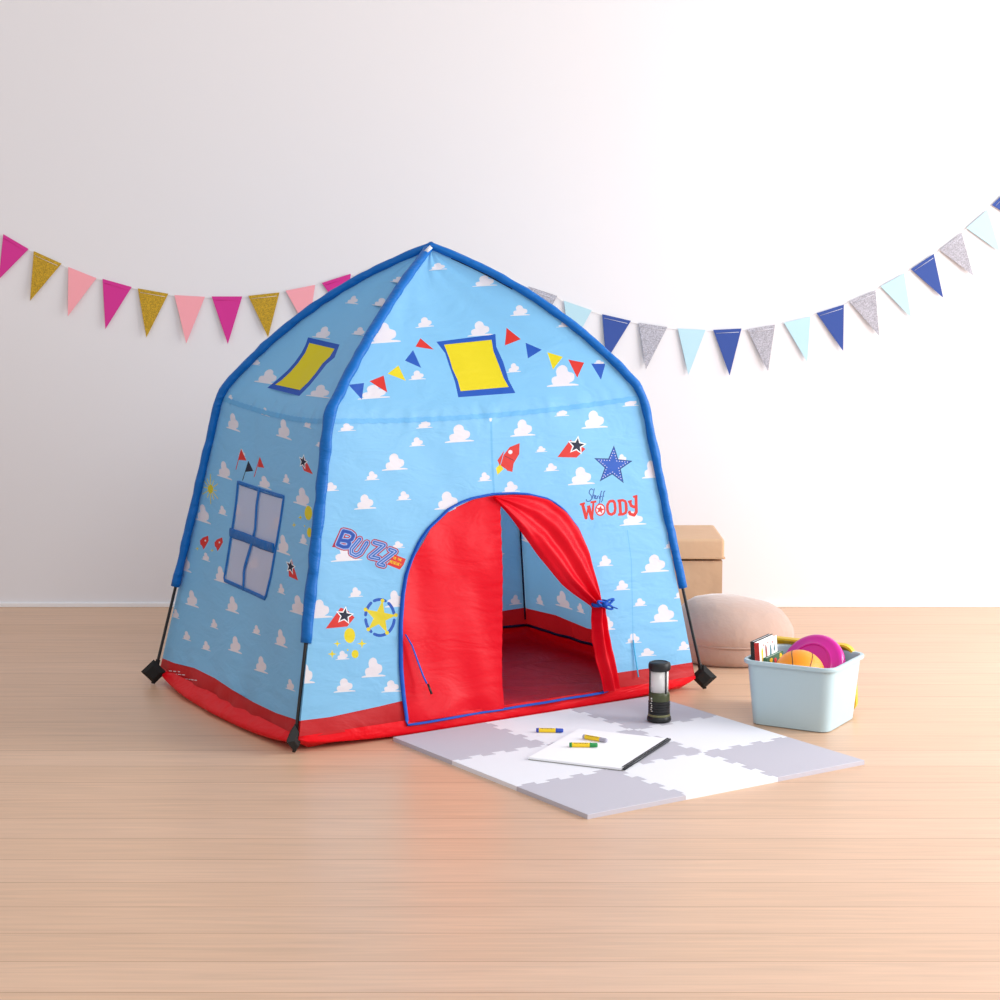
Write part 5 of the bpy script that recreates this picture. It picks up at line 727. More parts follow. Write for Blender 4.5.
cloud 9267 990 9259 1010 9213 1026 9146 1033 9153 1041 9159 1051 9184 1067 9200 1087 9207 1107 9212 1129 9213 1152 9210 1177 9204 1203 9191 1222 9172 1234 9152 1243 9132 1257 9120 1327 9092 1367 9058 1382 9026 1364 9001 1328 8990 1270 9002 1188 8988 1179 8969 1174 8956 1162 8944 1148 8940 1129 8938 1110 8938 1092 8940 1075 8944 1059 8950 1044 8957 1030 8938 1026 8885 1010 8885 990
cloud 9736 3244 9721 3279 9635 3307 9507 3321 9520 3335 9532 3351 9580 3380 9610 3414 9623 3449 9631 3488 9633 3529 9629 3572 9618 3617 9592 3651 9556 3671 9518 3688 9482 3713 9458 3835 9406 3905 9342 3931 9281 3899 9233 3836 9212 3735 9236 3591 9208 3575 9174 3567 9149 3545 9127 3521 9118 3488 9114 3455 9114 3423 9118 3393 9126 3365 9136 3339 9150 3315 9115 3307 9013 3279 9013 3244
cloud 9084 5599 9076 5619 9030 5635 8962 5642 8970 5650 8976 5660 9001 5676 9017 5696 9024 5716 9028 5738 9029 5761 9027 5786 9021 5811 9008 5831 8988 5842 8968 5852 8949 5866 8937 5936 8909 5976 8875 5991 8843 5972 8818 5937 8807 5879 8819 5797 8804 5788 8786 5783 8773 5771 8761 5757 8757 5738 8755 5719 8755 5701 8757 5684 8761 5667 8766 5652 8773 5639 8755 5635 8701 5619 8701 5599
cloud 9771 7368 9756 7403 9670 7431 9542 7444 9555 7458 9567 7474 9615 7503 9645 7537 9658 7572 9666 7611 9668 7652 9664 7696 9652 7740 9627 7774 9591 7794 9553 7811 9516 7836 9493 7958 9441 8028 9377 8054 9316 8022 9268 7960 9247 7859 9271 7714 9243 7699 9209 7690 9184 7668 9162 7644 9153 7611 9149 7578 9149 7546 9153 7516 9161 7488 9171 7462 9185 7438 9149 7431 9048 7403 9048 7368
cloud 9309 9346 9301 9366 9255 9382 9187 9389 9194 9397 9201 9407 9226 9423 9242 9443 9249 9463 9253 9485 9254 9508 9252 9533 9246 9558 9232 9578 9213 9589 9193 9599 9174 9613 9161 9683 9134 9723 9100 9738 9068 9719 9043 9684 9031 9626 9044 9544 9029 9535 9011 9530 8998 9518 8986 9504 8982 9485 8979 9466 8980 9448 8982 9431 8986 9414 8991 9399 8998 9386 8980 9382 8926 9366 8926 9346
cloud 10142 11437 10127 11472 10041 11500 9913 11513 9926 11527 9938 11544 9986 11572 10016 11607 10029 11642 10037 11680 10039 11721 10034 11765 10023 11809 9998 11843 9962 11863 9924 11880 9887 11905 9864 12028 9812 12097 9748 12123 9687 12091 9639 12029 9618 11928 9641 11783 9614 11768 9579 11759 9555 11738 9532 11713 9524 11680 9520 11647 9520 11616 9524 11585 9532 11557 9542 11531 9556 11507 9520 11500 9419 11472 9419 11437
cloud 9081 13446 9073 13466 9027 13482 8959 13490 8966 13498 8973 13507 8998 13524 9014 13543 9021 13563 9025 13585 9026 13609 9024 13634 9018 13659 9004 13679 8985 13690 8965 13700 8946 13714 8933 13784 8906 13824 8872 13839 8840 13820 8815 13785 8803 13727 8816 13644 8801 13636 8783 13631 8770 13618 8758 13604 8754 13585 8751 13567 8752 13549 8754 13531 8758 13515 8763 13500 8770 13487 8752 13482 8698 13466 8698 13446
cloud 9734 15503 9720 15538 9633 15566 9505 15579 9519 15593 9530 15610 9578 15638 9608 15673 9622 15708 9629 15746 9631 15787 9627 15831 9616 15875 9590 15909 9554 15929 9516 15946 9480 15971 9456 16094 9404 16163 9340 16189 9279 16157 9232 16095 9211 15994 9234 15849 9206 15834 9172 15825 9147 15804 9125 15779 9117 15746 9113 15713 9113 15682 9117 15651 9124 15623 9135 15597 9148 15573 9113 15566 9012 15538 9012 15503
cloud 9084 17834 9076 17854 9030 17870 8962 17877 8969 17885 8975 17895 9001 17911 9017 17931 9024 17951 9028 17973 9029 17996 9027 18021 9021 18046 9007 18066 8988 18077 8968 18087 8949 18101 8936 18171 8909 18211 8875 18226 8843 18207 8817 18172 8806 18114 8819 18032 8804 18023 8786 18018 8773 18006 8761 17992 8757 17973 8754 17954 8754 17936 8757 17919 8760 17902 8766 17887 8773 17874 8755 17870 8701 17854 8701 17834
""",
 'right': """
print_red -200 -500 10200 -500 10200 750 8000 850 6000 700 4000 850 2000 700 -200 800
cloud 857 1199 846 1219 777 1235 675 1243 686 1251 695 1260 733 1277 757 1296 768 1316 774 1338 776 1362 772 1387 763 1412 743 1431 714 1443 684 1452 655 1467 637 1537 595 1577 544 1591 496 1573 458 1537 442 1480 460 1397 438 1388 411 1384 391 1371 373 1357 367 1338 364 1320 364 1301 367 1284 373 1268 381 1253 392 1240 364 1235 284 1219 284 1199
cloud 1341 3103 1319 3138 1189 3166 998 3179 1018 3193 1035 3210 1107 3238 1153 3273 1172 3308 1184 3346 1187 3387 1180 3431 1164 3475 1125 3509 1071 3529 1014 3546 960 3571 924 3694 846 3763 750 3789 659 3757 587 3695 556 3594 591 3449 549 3434 498 3425 461 3403 427 3379 415 3346 409 3313 409 3282 415 3251 426 3223 442 3197 462 3173 409 3166 257 3138 257 3103
cloud 605 5125 594 5145 525 5161 423 5168 434 5176 443 5186 481 5202 505 5222 516 5242 522 5264 523 5288 520 5312 511 5338 491 5357 462 5369 432 5378 403 5392 384 5463 343 5502 292 5517 244 5499 206 5463 189 5405 208 5323 186 5314 159 5309 139 5297 121 5283 115 5264 111 5245 111 5227 115 5210 121 5194 129 5179 140 5165 112 5161 31 5145 31 5125
cloud 1427 7572 1405 7607 1275 7635 1083 7648 1103 7662 1121 7679 1193 7708 1238 7742 1258 7777 1270 7815 1272 7857 1266 7900 1249 7944 1211 7978 1157 7998 1100 8015 1045 8040 1010 8163 932 8233 836 8258 744 8226 673 8164 642 8063 676 7918 635 7903 583 7894 546 7873 513 7849 500 7815 494 7783 494 7751 500 7721 512 7692 528 7666 548 7642 495 7635 343 7607 343 7572
cloud 562 9131 550 9151 482 9167 380 9174 391 9182 400 9192 438 9208 462 9228 472 9248 479 9270 480 9293 477 9318 468 9344 448 9363 419 9375 389 9384 360 9398 341 9468 300 9508 249 9523 201 9505 163 9469 146 9411 165 9329 143 9320 115 9315 96 9303 78 9289 71 9270 68 9251 68 9233 71 9216 77 9200 86 9185 97 9171 68 9167 -12 9151 -12 9131
cloud 1725 11489 1704 11524 1574 11552 1382 11565 1402 11579 1419 11596 1491 11625 1537 11659 1556 11694 1568 11733 1571 11774 1564 11817 1548 11862 1510 11895 1455 11916 1398 11932 1344 11957 1308 12080 1230 12150 1134 12176 1043 12144 971 12081 940 11980 975 11836 933 11820 882 11812 845 11790 811 11766 799 11733 793 11700 793 11668 799 11638 810 11610 826 11583 846 11560 793 11552 642 11524 642 11489
cloud 926 13442 914 13462 845 13478 744 13485 754 13493 764 13503 802 13519 826 13539 836 13559 842 13581 844 13604 840 13629 832 13655 812 13674 783 13686 752 13695 724 13709 705 13779 664 13819 613 13834 564 13816 527 13780 510 13722 528 13640 506 13631 479 13626 460 13614 442 13600 435 13581 432 13562 432 13544 435 13527 441 13511 450 13496 460 13482 432 13478 352 13462 352 13442
cloud 1714 15642 1692 15677 1562 15705 1370 15719 1390 15733 1408 15749 1479 15778 1525 15812 1545 15847 1556 15886 1559 15927 1553 15970 1536 16015 1498 16049 1444 16069 1387 16086 1332 16111 1297 16233 1219 16303 1123 16329 1031 16297 960 16234 928 16133 963 15989 922 15973 870 15965 833 15943 800 15919 787 15886 781 15853 781 15821 787 15791 799 15763 815 15737 835 15713 782 15705 630 15677 630 15642
cloud 840 17747 829 17767 760 17783 658 17790 669 17798 678 17808 716 17824 740 17844 751 17864 757 17886 758 17910 755 17934 746 17960 726 17979 697 17991 667 18000 638 18014 619 18085 578 18124 527 18139 479 18121 441 18085 424 18027 443 17945 421 17936 394 17931 374 17919 356 17905 350 17886 346 17867 346 17849 350 17832 356 17816 364 17801 375 17787 347 17783 266 17767 266 17747
cloud 2397 956 2375 991 2245 1019 2053 1032 2073 1046 2090 1063 2162 1091 2208 1126 2228 1161 2239 1199 2242 1240 2236 1284 2219 1328 2181 1362 2127 1382 2069 1399 2015 1424 1980 1547 1902 1616 1806 1642 1714 1610 1643 1548 1611 1447 1646 1302 1605 1287 1553 1278 1516 1257 1483 1232 1470 1199 1464 1166 1464 1135 1470 1104 1481 1076 1497 1050 1518 1026 1465 1019 1313 991 1313 956
cloud 2592 3474 2580 3494 2511 3510 2410 3518 2420 3526 2429 3535 2468 3552 2492 3571 2502 3591 2508 3613 2510 3637 2506 3662 2498 3687 2477 3706 2449 3718 2418 3728 2390 3742 2371 3812 2330 3852 2279 3866 2230 3848 2192 3813 2176 3755 2194 3672 2172 3663 2145 3659 2125 3646 2108 3632 2101 3613 2098 3595 2098 3577 2101 3559 2107 3543 2116 3528 2126 3515 2098 3510 2018 3494 2018 3474
cloud 2570 5555 2549 5590 2419 5618 2227 5631 2247 5645 2264 5662 2336 5690 2382 5725 2401 5760 2413 5798 2416 5839 2409 5883 2393 5927 2355 5961 2300 5981 2243 5998 2189 6023 2153 6146 2076 6215 1979 6241 1888 6209 1817 6147 1785 6046 1820 5901 1778 5886 1727 5877 1690 5856 1656 5831 1644 5798 1638 5765 1638 5734 1644 5703 1655 5675 1671 5649 1691 5625 1638 5618 1487 5590 1487 5555
cloud 2645 7444 2634 7464 2565 7480 2464 7488 2474 7496 2483 7505 2521 7522 2546 7541 2556 7561 2562 7583 2564 7607 2560 7632 2551 7657 2531 7676 2503 7688 2472 7697 2443 7712 2425 7782 2383 7822 2333 7836 2284 7818 2246 7782 2230 7725 2248 7642 2226 7633 2199 7629 2179 7616 2162 7602 2155 7583 2152 7565 2152 7546 2155 7529 2161 7513 2169 7498 2180 7485 2152 7480 2072 7464 2072 7444
cloud 2527 9485 2506 9520 2376 9548 2184 9562 2204 9576 2221 9592 2293 9621 2339 9655 2358 9690 2370 9729 2373 9770 2366 9813 2350 9858 2312 9892 2257 9912 2200 9929 2146 9954 2110 10076 2033 10146 1936 10172 1845 10140 1774 10078 1742 9977 1777 9832 1735 9817 1684 9808 1647 9786 1613 9762 1601 9729 1595 9696 1595 9664 1601 9634 1612 9606 1628 9580 1648 9556 1595 9548 1444 9520 1444 9485
cloud 2850 11467 2839 11487 2770 11503 2668 11510 2679 11518 2688 11528 2726 11544 2751 11564 2761 11584 2767 11606 2769 11630 2765 11654 2756 11680 2736 11699 2707 11711 2677 11720 2648 11734 2630 11804 2588 11844 2537 11859 2489 11841 2451 11805 2435 11747 2453 11665 2431 11656 2404 11651 2384 11639 2367 11625 2360 11606 2357 11587 2357 11569 2360 11552 2366 11536 2374 11521 2385 11507 2357 11503 2277 11487 2277 11467
cloud 2465 13612 2444 13647 2314 13675 2122 13688 2142 13702 2159 13719 2231 13747 2277 13781 2296 13816 2308 13855 2311 13896 2304 13940 2288 13984 2250 14018 2195 14038 2138 14055 2084 14080 2048 14203 1971 14272 1874 14298 1783 14266 1712 14204 1680 14103 1715 13958 1673 13943 1622 13934 1585 13912 1551 13888 1539 13855 1533 13822 1533 13791 1539 13760 1550 13732 1566 13706 1586 13682 1533 13675 1382 13647 1382 13612
cloud 2616 15804 2605 15824 2536 15840 2434 15847 2445 15855 2454 15865 2492 15881 2516 15901 2527 15921 2533 15943 2534 15966 2531 15991 2522 16016 2502 16036 2473 16047 2443 16057 2414 16071 2395 16141 2354 16181 2303 16196 2255 16178 2217 16142 2200 16084 2219 16002 2197 15993 2170 15988 2150 15976 2132 15962 2126 15943 2122 15924 2123 15906 2126 15889 2132 15872 2140 15858 2151 15844 2123 15840 2042 15824 2042 15804
cloud 2595 17345 2573 17380 2443 17408 2251 17421 2271 17435 2288 17452 2360 17480 2406 17515 2426 17550 2437 17588 2440 17629 2434 17673 2417 17717 2379 17751 2325 17771 2267 17788 2213 17813 2178 17936 2100 18005 2004 18031 1912 17999 1841 17937 1809 17836 1844 17691 1803 17676 1751 17667 1714 17645 1681 17621 1668 17588 1662 17555 1662 17524 1668 17493 1679 17465 1695 17439 1716 17415 1663 17408 1511 17380 1511 17345
cloud 3774 1477 3763 1497 3694 1513 3593 1521 3603 1529 3612 1538 3650 1555 3675 1574 3685 1594 3691 1616 3693 1640 3689 1664 3680 1690 3660 1709 3632 1721 3601 1730 3572 1745 3554 1815 3513 1855 3462 1869 3413 1851 3375 1815 3359 1758 3377 1675 3355 1666 3328 1661 3308 1649 3291 1635 3284 1616 3281 1597 3281 1579 3284 1562 3290 1546 3298 1531 3309 1517 3281 1513 3201 1497 3201 1477
cloud 4471 2977 4449 3012 4319 3040 4128 3053 4148 3067 4165 3084 4237 3112 4283 3147 4302 3182 4314 3220 4317 3261 4310 3305 4294 3349 4255 3383 4201 3403 4144 3420 4090 3445 4054 3568 3976 3637 3880 3663 3789 3631 3717 3569 3686 3468 3721 3323 3679 3308 3628 3299 3591 3278 3557 3253 3545 3220 3539 3187 3539 3156 3545 3125 3556 3097 3572 3071 3592 3047 3539 3040 3387 3012 3387 2977
cloud 3744 5077 3732 5097 3663 5113 3562 5120 3572 5128 3582 5138 3620 5154 3644 5174 3654 5194 3660 5216 3662 5239 3658 5264 3650 5289 3629 5309 3601 5320 3570 5330 3542 5344 3523 5414 3482 5454 3431 5469 3382 5450 3344 5415 3328 5357 3346 5275 3324 5266 3297 5261 3277 5249 3260 5235 3253 5216 3250 5197 3250 5179 3253 5162 3259 5145 3268 5130 3278 5117 3250 5113 3170 5097 3170 5077
cloud 4600 7450 4578 7485 4448 7513 4256 7526 4276 7541 4294 7557 4366 7586 4411 7620 4431 7655 4443 7694 4445 7735 4439 7778 4422 7823 4384 7857 4330 7877 4273 7893 4218 7918 4183 8041 4105 8111 4009 8137 3917 8105 3846 8042 3815 7941 3849 7797 3808 7781 3756 7773 3719 7751 3686 7727 3673 7694 3667 7661 3667 7629 3673 7599 3685 7571 3701 7545 3721 7521 3668 7513 3516 7485 3516 7450
cloud 3384 9200 3373 9220 3304 9236 3202 9244 3213 9252 3222 9261 3260 9278 3284 9297 3295 9317 3301 9339 3303 9363 3299 9388 3290 9413 3270 9432 3241 9444 3211 9454 3182 9468 3164 9538 3122 9578 3071 9593 3023 9574 2985 9539 2969 9481 2987 9398 2965 9390 2938 9385 2918 9372 2900 9358 2894 9339 2891 9321 2891 9303 2894 9285 2900 9269 2908 9254 2919 9241 2891 9236 2810 9220 2810 9200
cloud 4457 11492 4435 11527 4305 11555 4113 11568 4133 11582 4151 11598 4223 11627 4268 11661 4288 11696 4300 11735 4303 11776 4296 11819 4279 11864 4241 11898 4187 11918 4130 11935 4075 11960 4040 12082 3962 12152 3866 12178 3774 12146 3703 12084 3672 11983 3707 11838 3665 11823 3614 11814 3576 11792 3543 11768 3530 11735 3524 11702 3525 11670 3531 11640 3542 11612 3558 11586 3578 11562 3525 11555 3373 11527 3373 11492
cloud 3678 13756 3667 13776 3598 13792 3496 13800 3507 13808 3516 13818 3554 13834 3578 13854 3589 13874 3595 13896 3597 13919 3593 13944 3584 13969 3564 13989 3535 14000 3505 14010 3476 14024 3458 14094 3416 14134 3365 14149 3317 14130 3279 14095 3263 14037 3281 13955 3259 13946 3232 13941 3212 13928 3194 13915 3188 13896 3185 13877 3185 13859 3188 13841 3194 13825 3202 13810 3213 13797 3185 13792 3104 13776 3104 13756
cloud 4278 15252 4257 15287 4127 15315 3935 15328 3955 15342 3972 15359 4044 15388 4090 15422 4109 15457 4121 15495 4124 15537 4117 15580 4101 15624 4063 15658 4008 15679 3951 15695 3897 15720 3862 15843 3784 15913 3687 15938 3596 15906 3525 15844 3493 15743 3528 15599 3486 15583 3435 15575 3398 15553 3364 15529 3352 15495 3346 15463 3346 15431 3352 15401 3363 15372 3379 15346 3399 15323 3346 15315 3195 15287 3195 15252
cloud 3754 17308 3742 17328 3673 17344 3572 17351 3582 17359 3592 17369 3630 17385 3654 17405 3664 17425 3670 17447 3672 17471 3668 17495 3660 17521 3639 17540 3611 17552 3580 17561 3552 17575 3533 17646 3492 17685 3441 17700 3392 17682 3355 17646 3338 17588 3356 17506 3334 17497 3307 17492 3287 17480 3270 17466 3263 17447 3260 17428 3260 17410 3263 17393 3269 17377 3278 17362 3288 17348 3260 17344 3180 17328 3180 17308
cloud 5417 970 5396 1005 5266 1033 5074 1046 5094 1060 5111 1076 5183 1105 5229 1139 5248 1174 5260 1213 5263 1254 5257 1298 5240 1342 5202 1376 5148 1396 5090 1413 5036 1438 5001 1560 4923 1630 4826 1656 4735 1624 4664 1562 4632 1461 4667 1316 4626 1301 4574 1292 4537 1270 4504 1246 4491 1213 4485 1180 4485 1148 4491 1118 4502 1090 4518 1064 4538 1040 4485 1033 4334 1005 4334 970
cloud 5705 3420 5694 3440 5625 3456 5524 3463 5534 3471 5543 3481 5581 3497 5606 3517 5616 3537 5622 3559 5624 3582 5620 3607 5611 3633 5591 3652 5562 3664 5532 3673 5503 3687 5485 3757 5443 3797 5393 3812 5344 3794 5306 3758 5290 3700 5308 3618 5286 3609 5259 3604 5239 3592 5222 3578 5215 3559 5212 3540 5212 3522 5215 3505 5221 3489 5229 3474 5240 3460 5212 3456 5132 3440 5132 3420
cloud 5418 5330 5396 5365 5266 5393 5075 5407 5095 5421 5112 5437 5184 5466 5230 5500 5249 5535 5261 5574 5264 5615 5257 5658 5240 5703 5202 5737 5148 5757 5091 5774 5036 5798 5001 5921 4923 5991 4827 6017 4736 5985 4664 5922 4633 5821 4668 5677 4626 5661 4575 5653 4538 5631 4504 5607 4492 5574 4486 5541 4486 5509 4492 5479 4503 5451 4519 5425 4539 5401 4486 5393 4334 5365 4334 5330
cloud 5735 7171 5723 7191 5655 7207 5553 7215 5564 7223 5573 7232 5611 7249 5635 7268 5645 7288 5652 7310 5653 7334 5650 7358 5641 7384 5621 7403 5592 7415 5562 7424 5533 7439 5514 7509 5473 7549 5422 7563 5374 7545 5336 7509 5319 7452 5338 7369 5316 7360 5288 7355 5269 7343 5251 7329 5244 7310 5241 7291 5241 7273 5244 7256 5250 7240 5259 7225 5270 7211 5241 7207 5161 7191 5161 7171
cloud 5330 9298 5308 9333 5178 9361 4986 9375 5006 9389 5024 9405 5095 9434 5141 9468 5161 9503 5172 9542 5175 9583 5169 9626 5152 9671 5114 9705 5060 9725 5002 9742 4948 9767 4913 9889 4835 9959 4739 9985 4647 9953 4576 9890 4544 9789 4579 9645 4538 9629 4486 9621 4449 9599 4416 9575 4403 9542 4397 9509 4397 9477 4403 9447 4414 9419 4430 9393 4451 9369 4398 9361 4246 9333 4246 9298
cloud 5740 11614 5729 11634 5660 11650 5559 11658 5569 11666 5578 11675 5616 11692 5641 11711 5651 11731 5657 11753 5659 11777 5655 11802 5646 11827 5626 11846 5598 11858 5567 11867 5538 11882 5520 11952 5479 11992 5428 12006 5379 11988 5341 11952 5325 11895 5343 11812 5321 11803 5294 11799 5274 11786 5257 11772 5250 11753 5247 11735 5247 11716 5250 11699 5256 11683 5264 11668 5275 11655 5247 11650 5167 11634 5167 11614
cloud 5244 13516 5222 13551 5092 13579 4900 13592 4920 13606 4938 13623 5010 13652 5055 13686 5075 13721 5087 13759 5090 13801 5083 13844 5066 13888 5028 13922 4974 13942 4917 13959 4862 13984 4827 14107 4749 14177 4653 14202 4561 14170 4490 14108 4459 14007 4494 13862 4452 13847 4401 13838 4363 13817 4330 13793 4317 13759 4311 13727 4312 13695 4318 13665 4329 13636 4345 13610 4365 13587 4312 13579 4160 13551 4160 13516
cloud 5370 15271 5358 15291 5289 15307 5188 15314 5198 15322 5208 15332 5246 15348 5270 15368 5280 15388 5286 15410 5288 15433 5284 15458 5276 15483 5255 15503 5227 15514 5196 15524 5168 15538 5149 15608 5108 15648 5057 15663 5008 15644 4971 15609 4954 15551 4972 15469 4950 15460 4923 15455 4903 15442 4886 15429 4879 15410 4876 15391 4876 15373 4879 15355 4885 15339 4894 15324 4904 15311 4876 15307 4796 15291 4796 15271
cloud 5297 17593 5275 17628 5145 17656 4953 17669 4973 17684 4991 17700 5062 17729 5108 17763 5128 17798 5139 17837 5142 17878 5136 17921 5119 17966 5081 18000 5027 18020 4969 18036 4915 18061 4880 18184 4802 18254 4706 18280 4614 18248 4543 18185 4511 18084 4546 17940 4505 17924 4453 17916 4416 17894 4383 17870 4370 17837 4364 17804 4364 17772 4370 17742 4381 17714 4397 17687 4418 17664 4365 17656 4213 17628 4213 17593
cloud 6586 1265 6575 1285 6506 1301 6404 1308 6415 1316 6424 1326 6462 1342 6486 1362 6497 1382 6503 1404 6504 1428 6501 1452 6492 1478 6472 1497 6443 1509 6413 1518 6384 1532 6365 1603 6324 1642 6273 1657 6225 1639 6187 1603 6170 1545 6189 1463 6167 1454 6140 1449 6120 1437 6102 1423 6096 1404 6092 1385 6092 1367 6096 1350 6102 1334 6110 1319 6121 1305 6093 1301 6012 1285 6012 1265
cloud 7101 3168 7080 3203 6950 3231 6758 3244 6778 3258 6795 3274 6867 3303 6913 3337 6932 3372 6944 3411 6947 3452 6940 3496 6924 3540 6886 3574 6831 3594 6774 3611 6720 3636 6684 3758 6607 3828 6510 3854 6419 3822 6348 3760 6316 3659 6351 3514 6309 3499 6258 3490 6221 3468 6187 3444 6175 3411 6169 3378 6169 3346 6175 3316 6186 3288 6202 3262 6222 3238 6169 3231 6018 3203 6018 3168
cloud 6544 5314 6533 5334 6464 5350 6363 5357 6373 5365 6382 5375 6420 5391 6445 5411 6455 5431 6461 5453 6463 5476 6459 5501 6450 5527 6430 5546 6402 5558 6371 5567 6342 5581 6324 5651 6282 5691 6232 5706 6183 5688 6145 5652 6129 5594 6147 5512 6125 5503 6098 5498 6078 5486 6061 5472 6054 5453 6051 5434 6051 5416 6054 5399 6060 5383 6068 5368 6079 5354 6051 5350 5971 5334 5971 5314
cloud 7046 7553 7025 7588 6895 7616 6703 7629 6723 7643 6740 7660 6812 7688 6858 7723 6877 7758 6889 7796 6892 7837 6885 7881 6869 7925 6831 7959 6776 7979 6719 7996 6665 8021 6630 8144 6552 8213 6455 8239 6364 8207 6293 8145 6261 8044 6296 7899 6254 7884 6203 7875 6166 7853 6133 7829 6120 7796 6114 7763 6114 7732 6120 7701 6131 7673 6147 7647 6167 7623 6114 7616 5963 7588 5963 7553
cloud 6570 9151 6559 9171 6490 9187 6388 9195 6399 9203 6408 9212 6446 9229 6470 9248 6481 9268 6487 9290 6488 9314 6485 9338 6476 9364 6456 9383 6427 9395 6397 9404 6368 9419 6349 9489 6308 9529 6257 9543 6209 9525 6171 9489 6154 9432 6173 9349 6151 9340 6124 9335 6104 9323 6086 9309 6080 9290 6076 9271 6077 9253 6080 9236 6086 9220 6094 9205 6105 9191 6077 9187 5996 9171 5996 9151
cloud 7275 11379 7253 11414 7123 11442 6931 11455 6951 11469 6969 11486 7041 11514 7086 11549 7106 11584 7117 11622 7120 11663 7114 11707 7097 11751 7059 11785 7005 11805 6948 11822 6893 11847 6858 11970 6780 12039 6684 12065 6592 12033 6521 11971 6490 11870 6524 11725 6483 11710 6431 11701 6394 11680 6361 11655 6348 11622 6342 11589 6342 11558 6348 11527 6360 11499 6376 11473 6396 11449 6343 11442 6191 11414 6191 11379
cloud 6553 13387 6541 13407 6473 13423 6371 13430 6382 13438 6391 13448 6429 13464 6453 13484 6463 13504 6470 13526 6471 13549 6468 13574 6459 13599 6439 13619 6410 13630 6380 13640 6351 13654 6332 13724 6291 13764 6240 13779 6192 13761 6154 13725 6137 13667 6156 13585 6134 13576 6106 13571 6087 13559 6069 13545 6062 13526 6059 13507 6059 13489 6062 13472 6068 13455 6077 13441 6088 13427 6059 13423 5979 13407 5979 13387
cloud 7142 15542 7120 15577 6990 15605 6798 15618 6819 15632 6836 15649 6908 15678 6953 15712 6973 15747 6985 15785 6988 15827 6981 15870 6964 15914 6926 15948 6872 15969 6815 15985 6760 16010 6725 16133 6647 16203 6551 16228 6460 16196 6388 16134 6357 16033 6392 15889 6350 15873 6299 15865 6262 15843 6228 15819 6216 15785 6210 15753 6210 15721 6216 15691 6227 15662 6243 15636 6263 15613 6210 15605 6058 15577 6058 15542
cloud 6630 17357 6618 17377 6549 17393 6448 17401 6458 17409 6468 17418 6506 17435 6530 17454 6540 17474 6546 17496 6548 17520 6544 17544 6536 17570 6515 17589 6487 17601 6456 17610 6428 17625 6409 17695 6368 17735 6317 17749 6268 17731 6230 17695 6214 17638 6232 17555 6210 17546 6183 17541 6163 17529 6146 17515 6139 17496 6136 17477 6136 17459 6139 17442 6145 17426 6154 17411 6164 17397 6136 17393 6056 17377 6056 17357
cloud 7948 1273 7926 1308 7796 1336 7605 1349 7625 1363 7642 1380 7714 1408 7759 1442 7779 1477 7791 1516 7794 1557 7787 1601 7770 1645 7732 1679 7678 1699 7621 1716 7566 1741 7531 1864 7453 1933 7357 1959 7266 1927 7194 1865 7163 1764 7198 1619 7156 1604 7105 1595 7068 1573 7034 1549 7022 1516 7016 1483 7016 1452 7022 1421 7033 1393 7049 1367 7069 1343 7016 1336 6864 1308 6864 1273
cloud 8595 3257 8583 3277 8515 3293 8413 3301 8424 3309 8433 3319 8471 3335 8495 3355 8505 3375 8512 3397 8513 3420 8510 3445 8501 3470 8481 3490 8452 3501 8422 3511 8393 3525 8374 3595 8333 3635 8282 3650 8234 3631 8196 3596 8179 3538 8198 3456 8176 3447 8148 3442 8129 3429 8111 3416 8104 3397 8101 3378 8101 3360 8104 3342 8110 3326 8119 3311 8130 3298 8101 3293 8021 3277 8021 3257
cloud 8085 5515 8063 5550 7933 5578 7741 5591 7761 5605 7779 5622 7851 5650 7896 5685 7916 5720 7928 5758 7931 5799 7924 5843 7907 5887 7869 5921 7815 5941 7758 5958 7703 5983 7668 6106 7590 6175 7494 6201 7403 6169 7331 6107 7300 6006 7335 5861 7293 5846 7242 5837 7205 5816 7171 5791 7159 5758 7152 5725 7153 5694 7159 5663 7170 5635 7186 5609 7206 5585 7153 5578 7001 5550 7001 5515
cloud 8548 7090 8537 7110 8468 7126 8366 7134 8377 7142 8386 7151 8424 7168 8448 7187 8459 7207 8465 7229 8467 7253 8463 7278 8454 7303 8434 7322 8405 7334 8375 7343 8346 7358 8328 7428 8286 7468 8235 7482 8187 7464 8149 7428 8133 7371 8151 7288 8129 7279 8102 7275 8082 7262 8064 7248 8058 7229 8055 7211 8055 7192 8058 7175 8064 7159 8072 7144 8083 7131 8055 7126 7975 7110 7975 7090
cloud 8277 9218 8255 9253 8125 9281 7933 9294 7953 9308 7971 9324 8042 9353 8088 9387 8108 9422 8119 9461 8122 9502 8116 9545 8099 9590 8061 9624 8007 9644 7950 9661 7895 9686 7860 9808 7782 9878 7686 9904 7594 9872 7523 9810 7492 9709 7526 9564 7485 9549 7433 9540 7396 9518 7363 9494 7350 9461 7344 9428 7344 9396 7350 9366 7362 9338 7378 9312 7398 9288 7345 9281 7193 9253 7193 9218
cloud 8345 11652 8334 11672 8265 11688 8163 11695 8174 11703 8183 11713 8221 11729 8245 11749 8256 11769 8262 11791 8263 11815 8260 11839 8251 11865 8231 11884 8202 11896 8172 11905 8143 11919 8124 11990 8083 12029 8032 12044 7984 12026 7946 11990 7929 11932 7948 11850 7926 11841 7899 11836 7879 11824 7861 11810 7855 11791 7851 11772 7851 11754 7855 11737 7861 11721 7869 11706 7880 11692 7852 11688 7771 11672 7771 11652
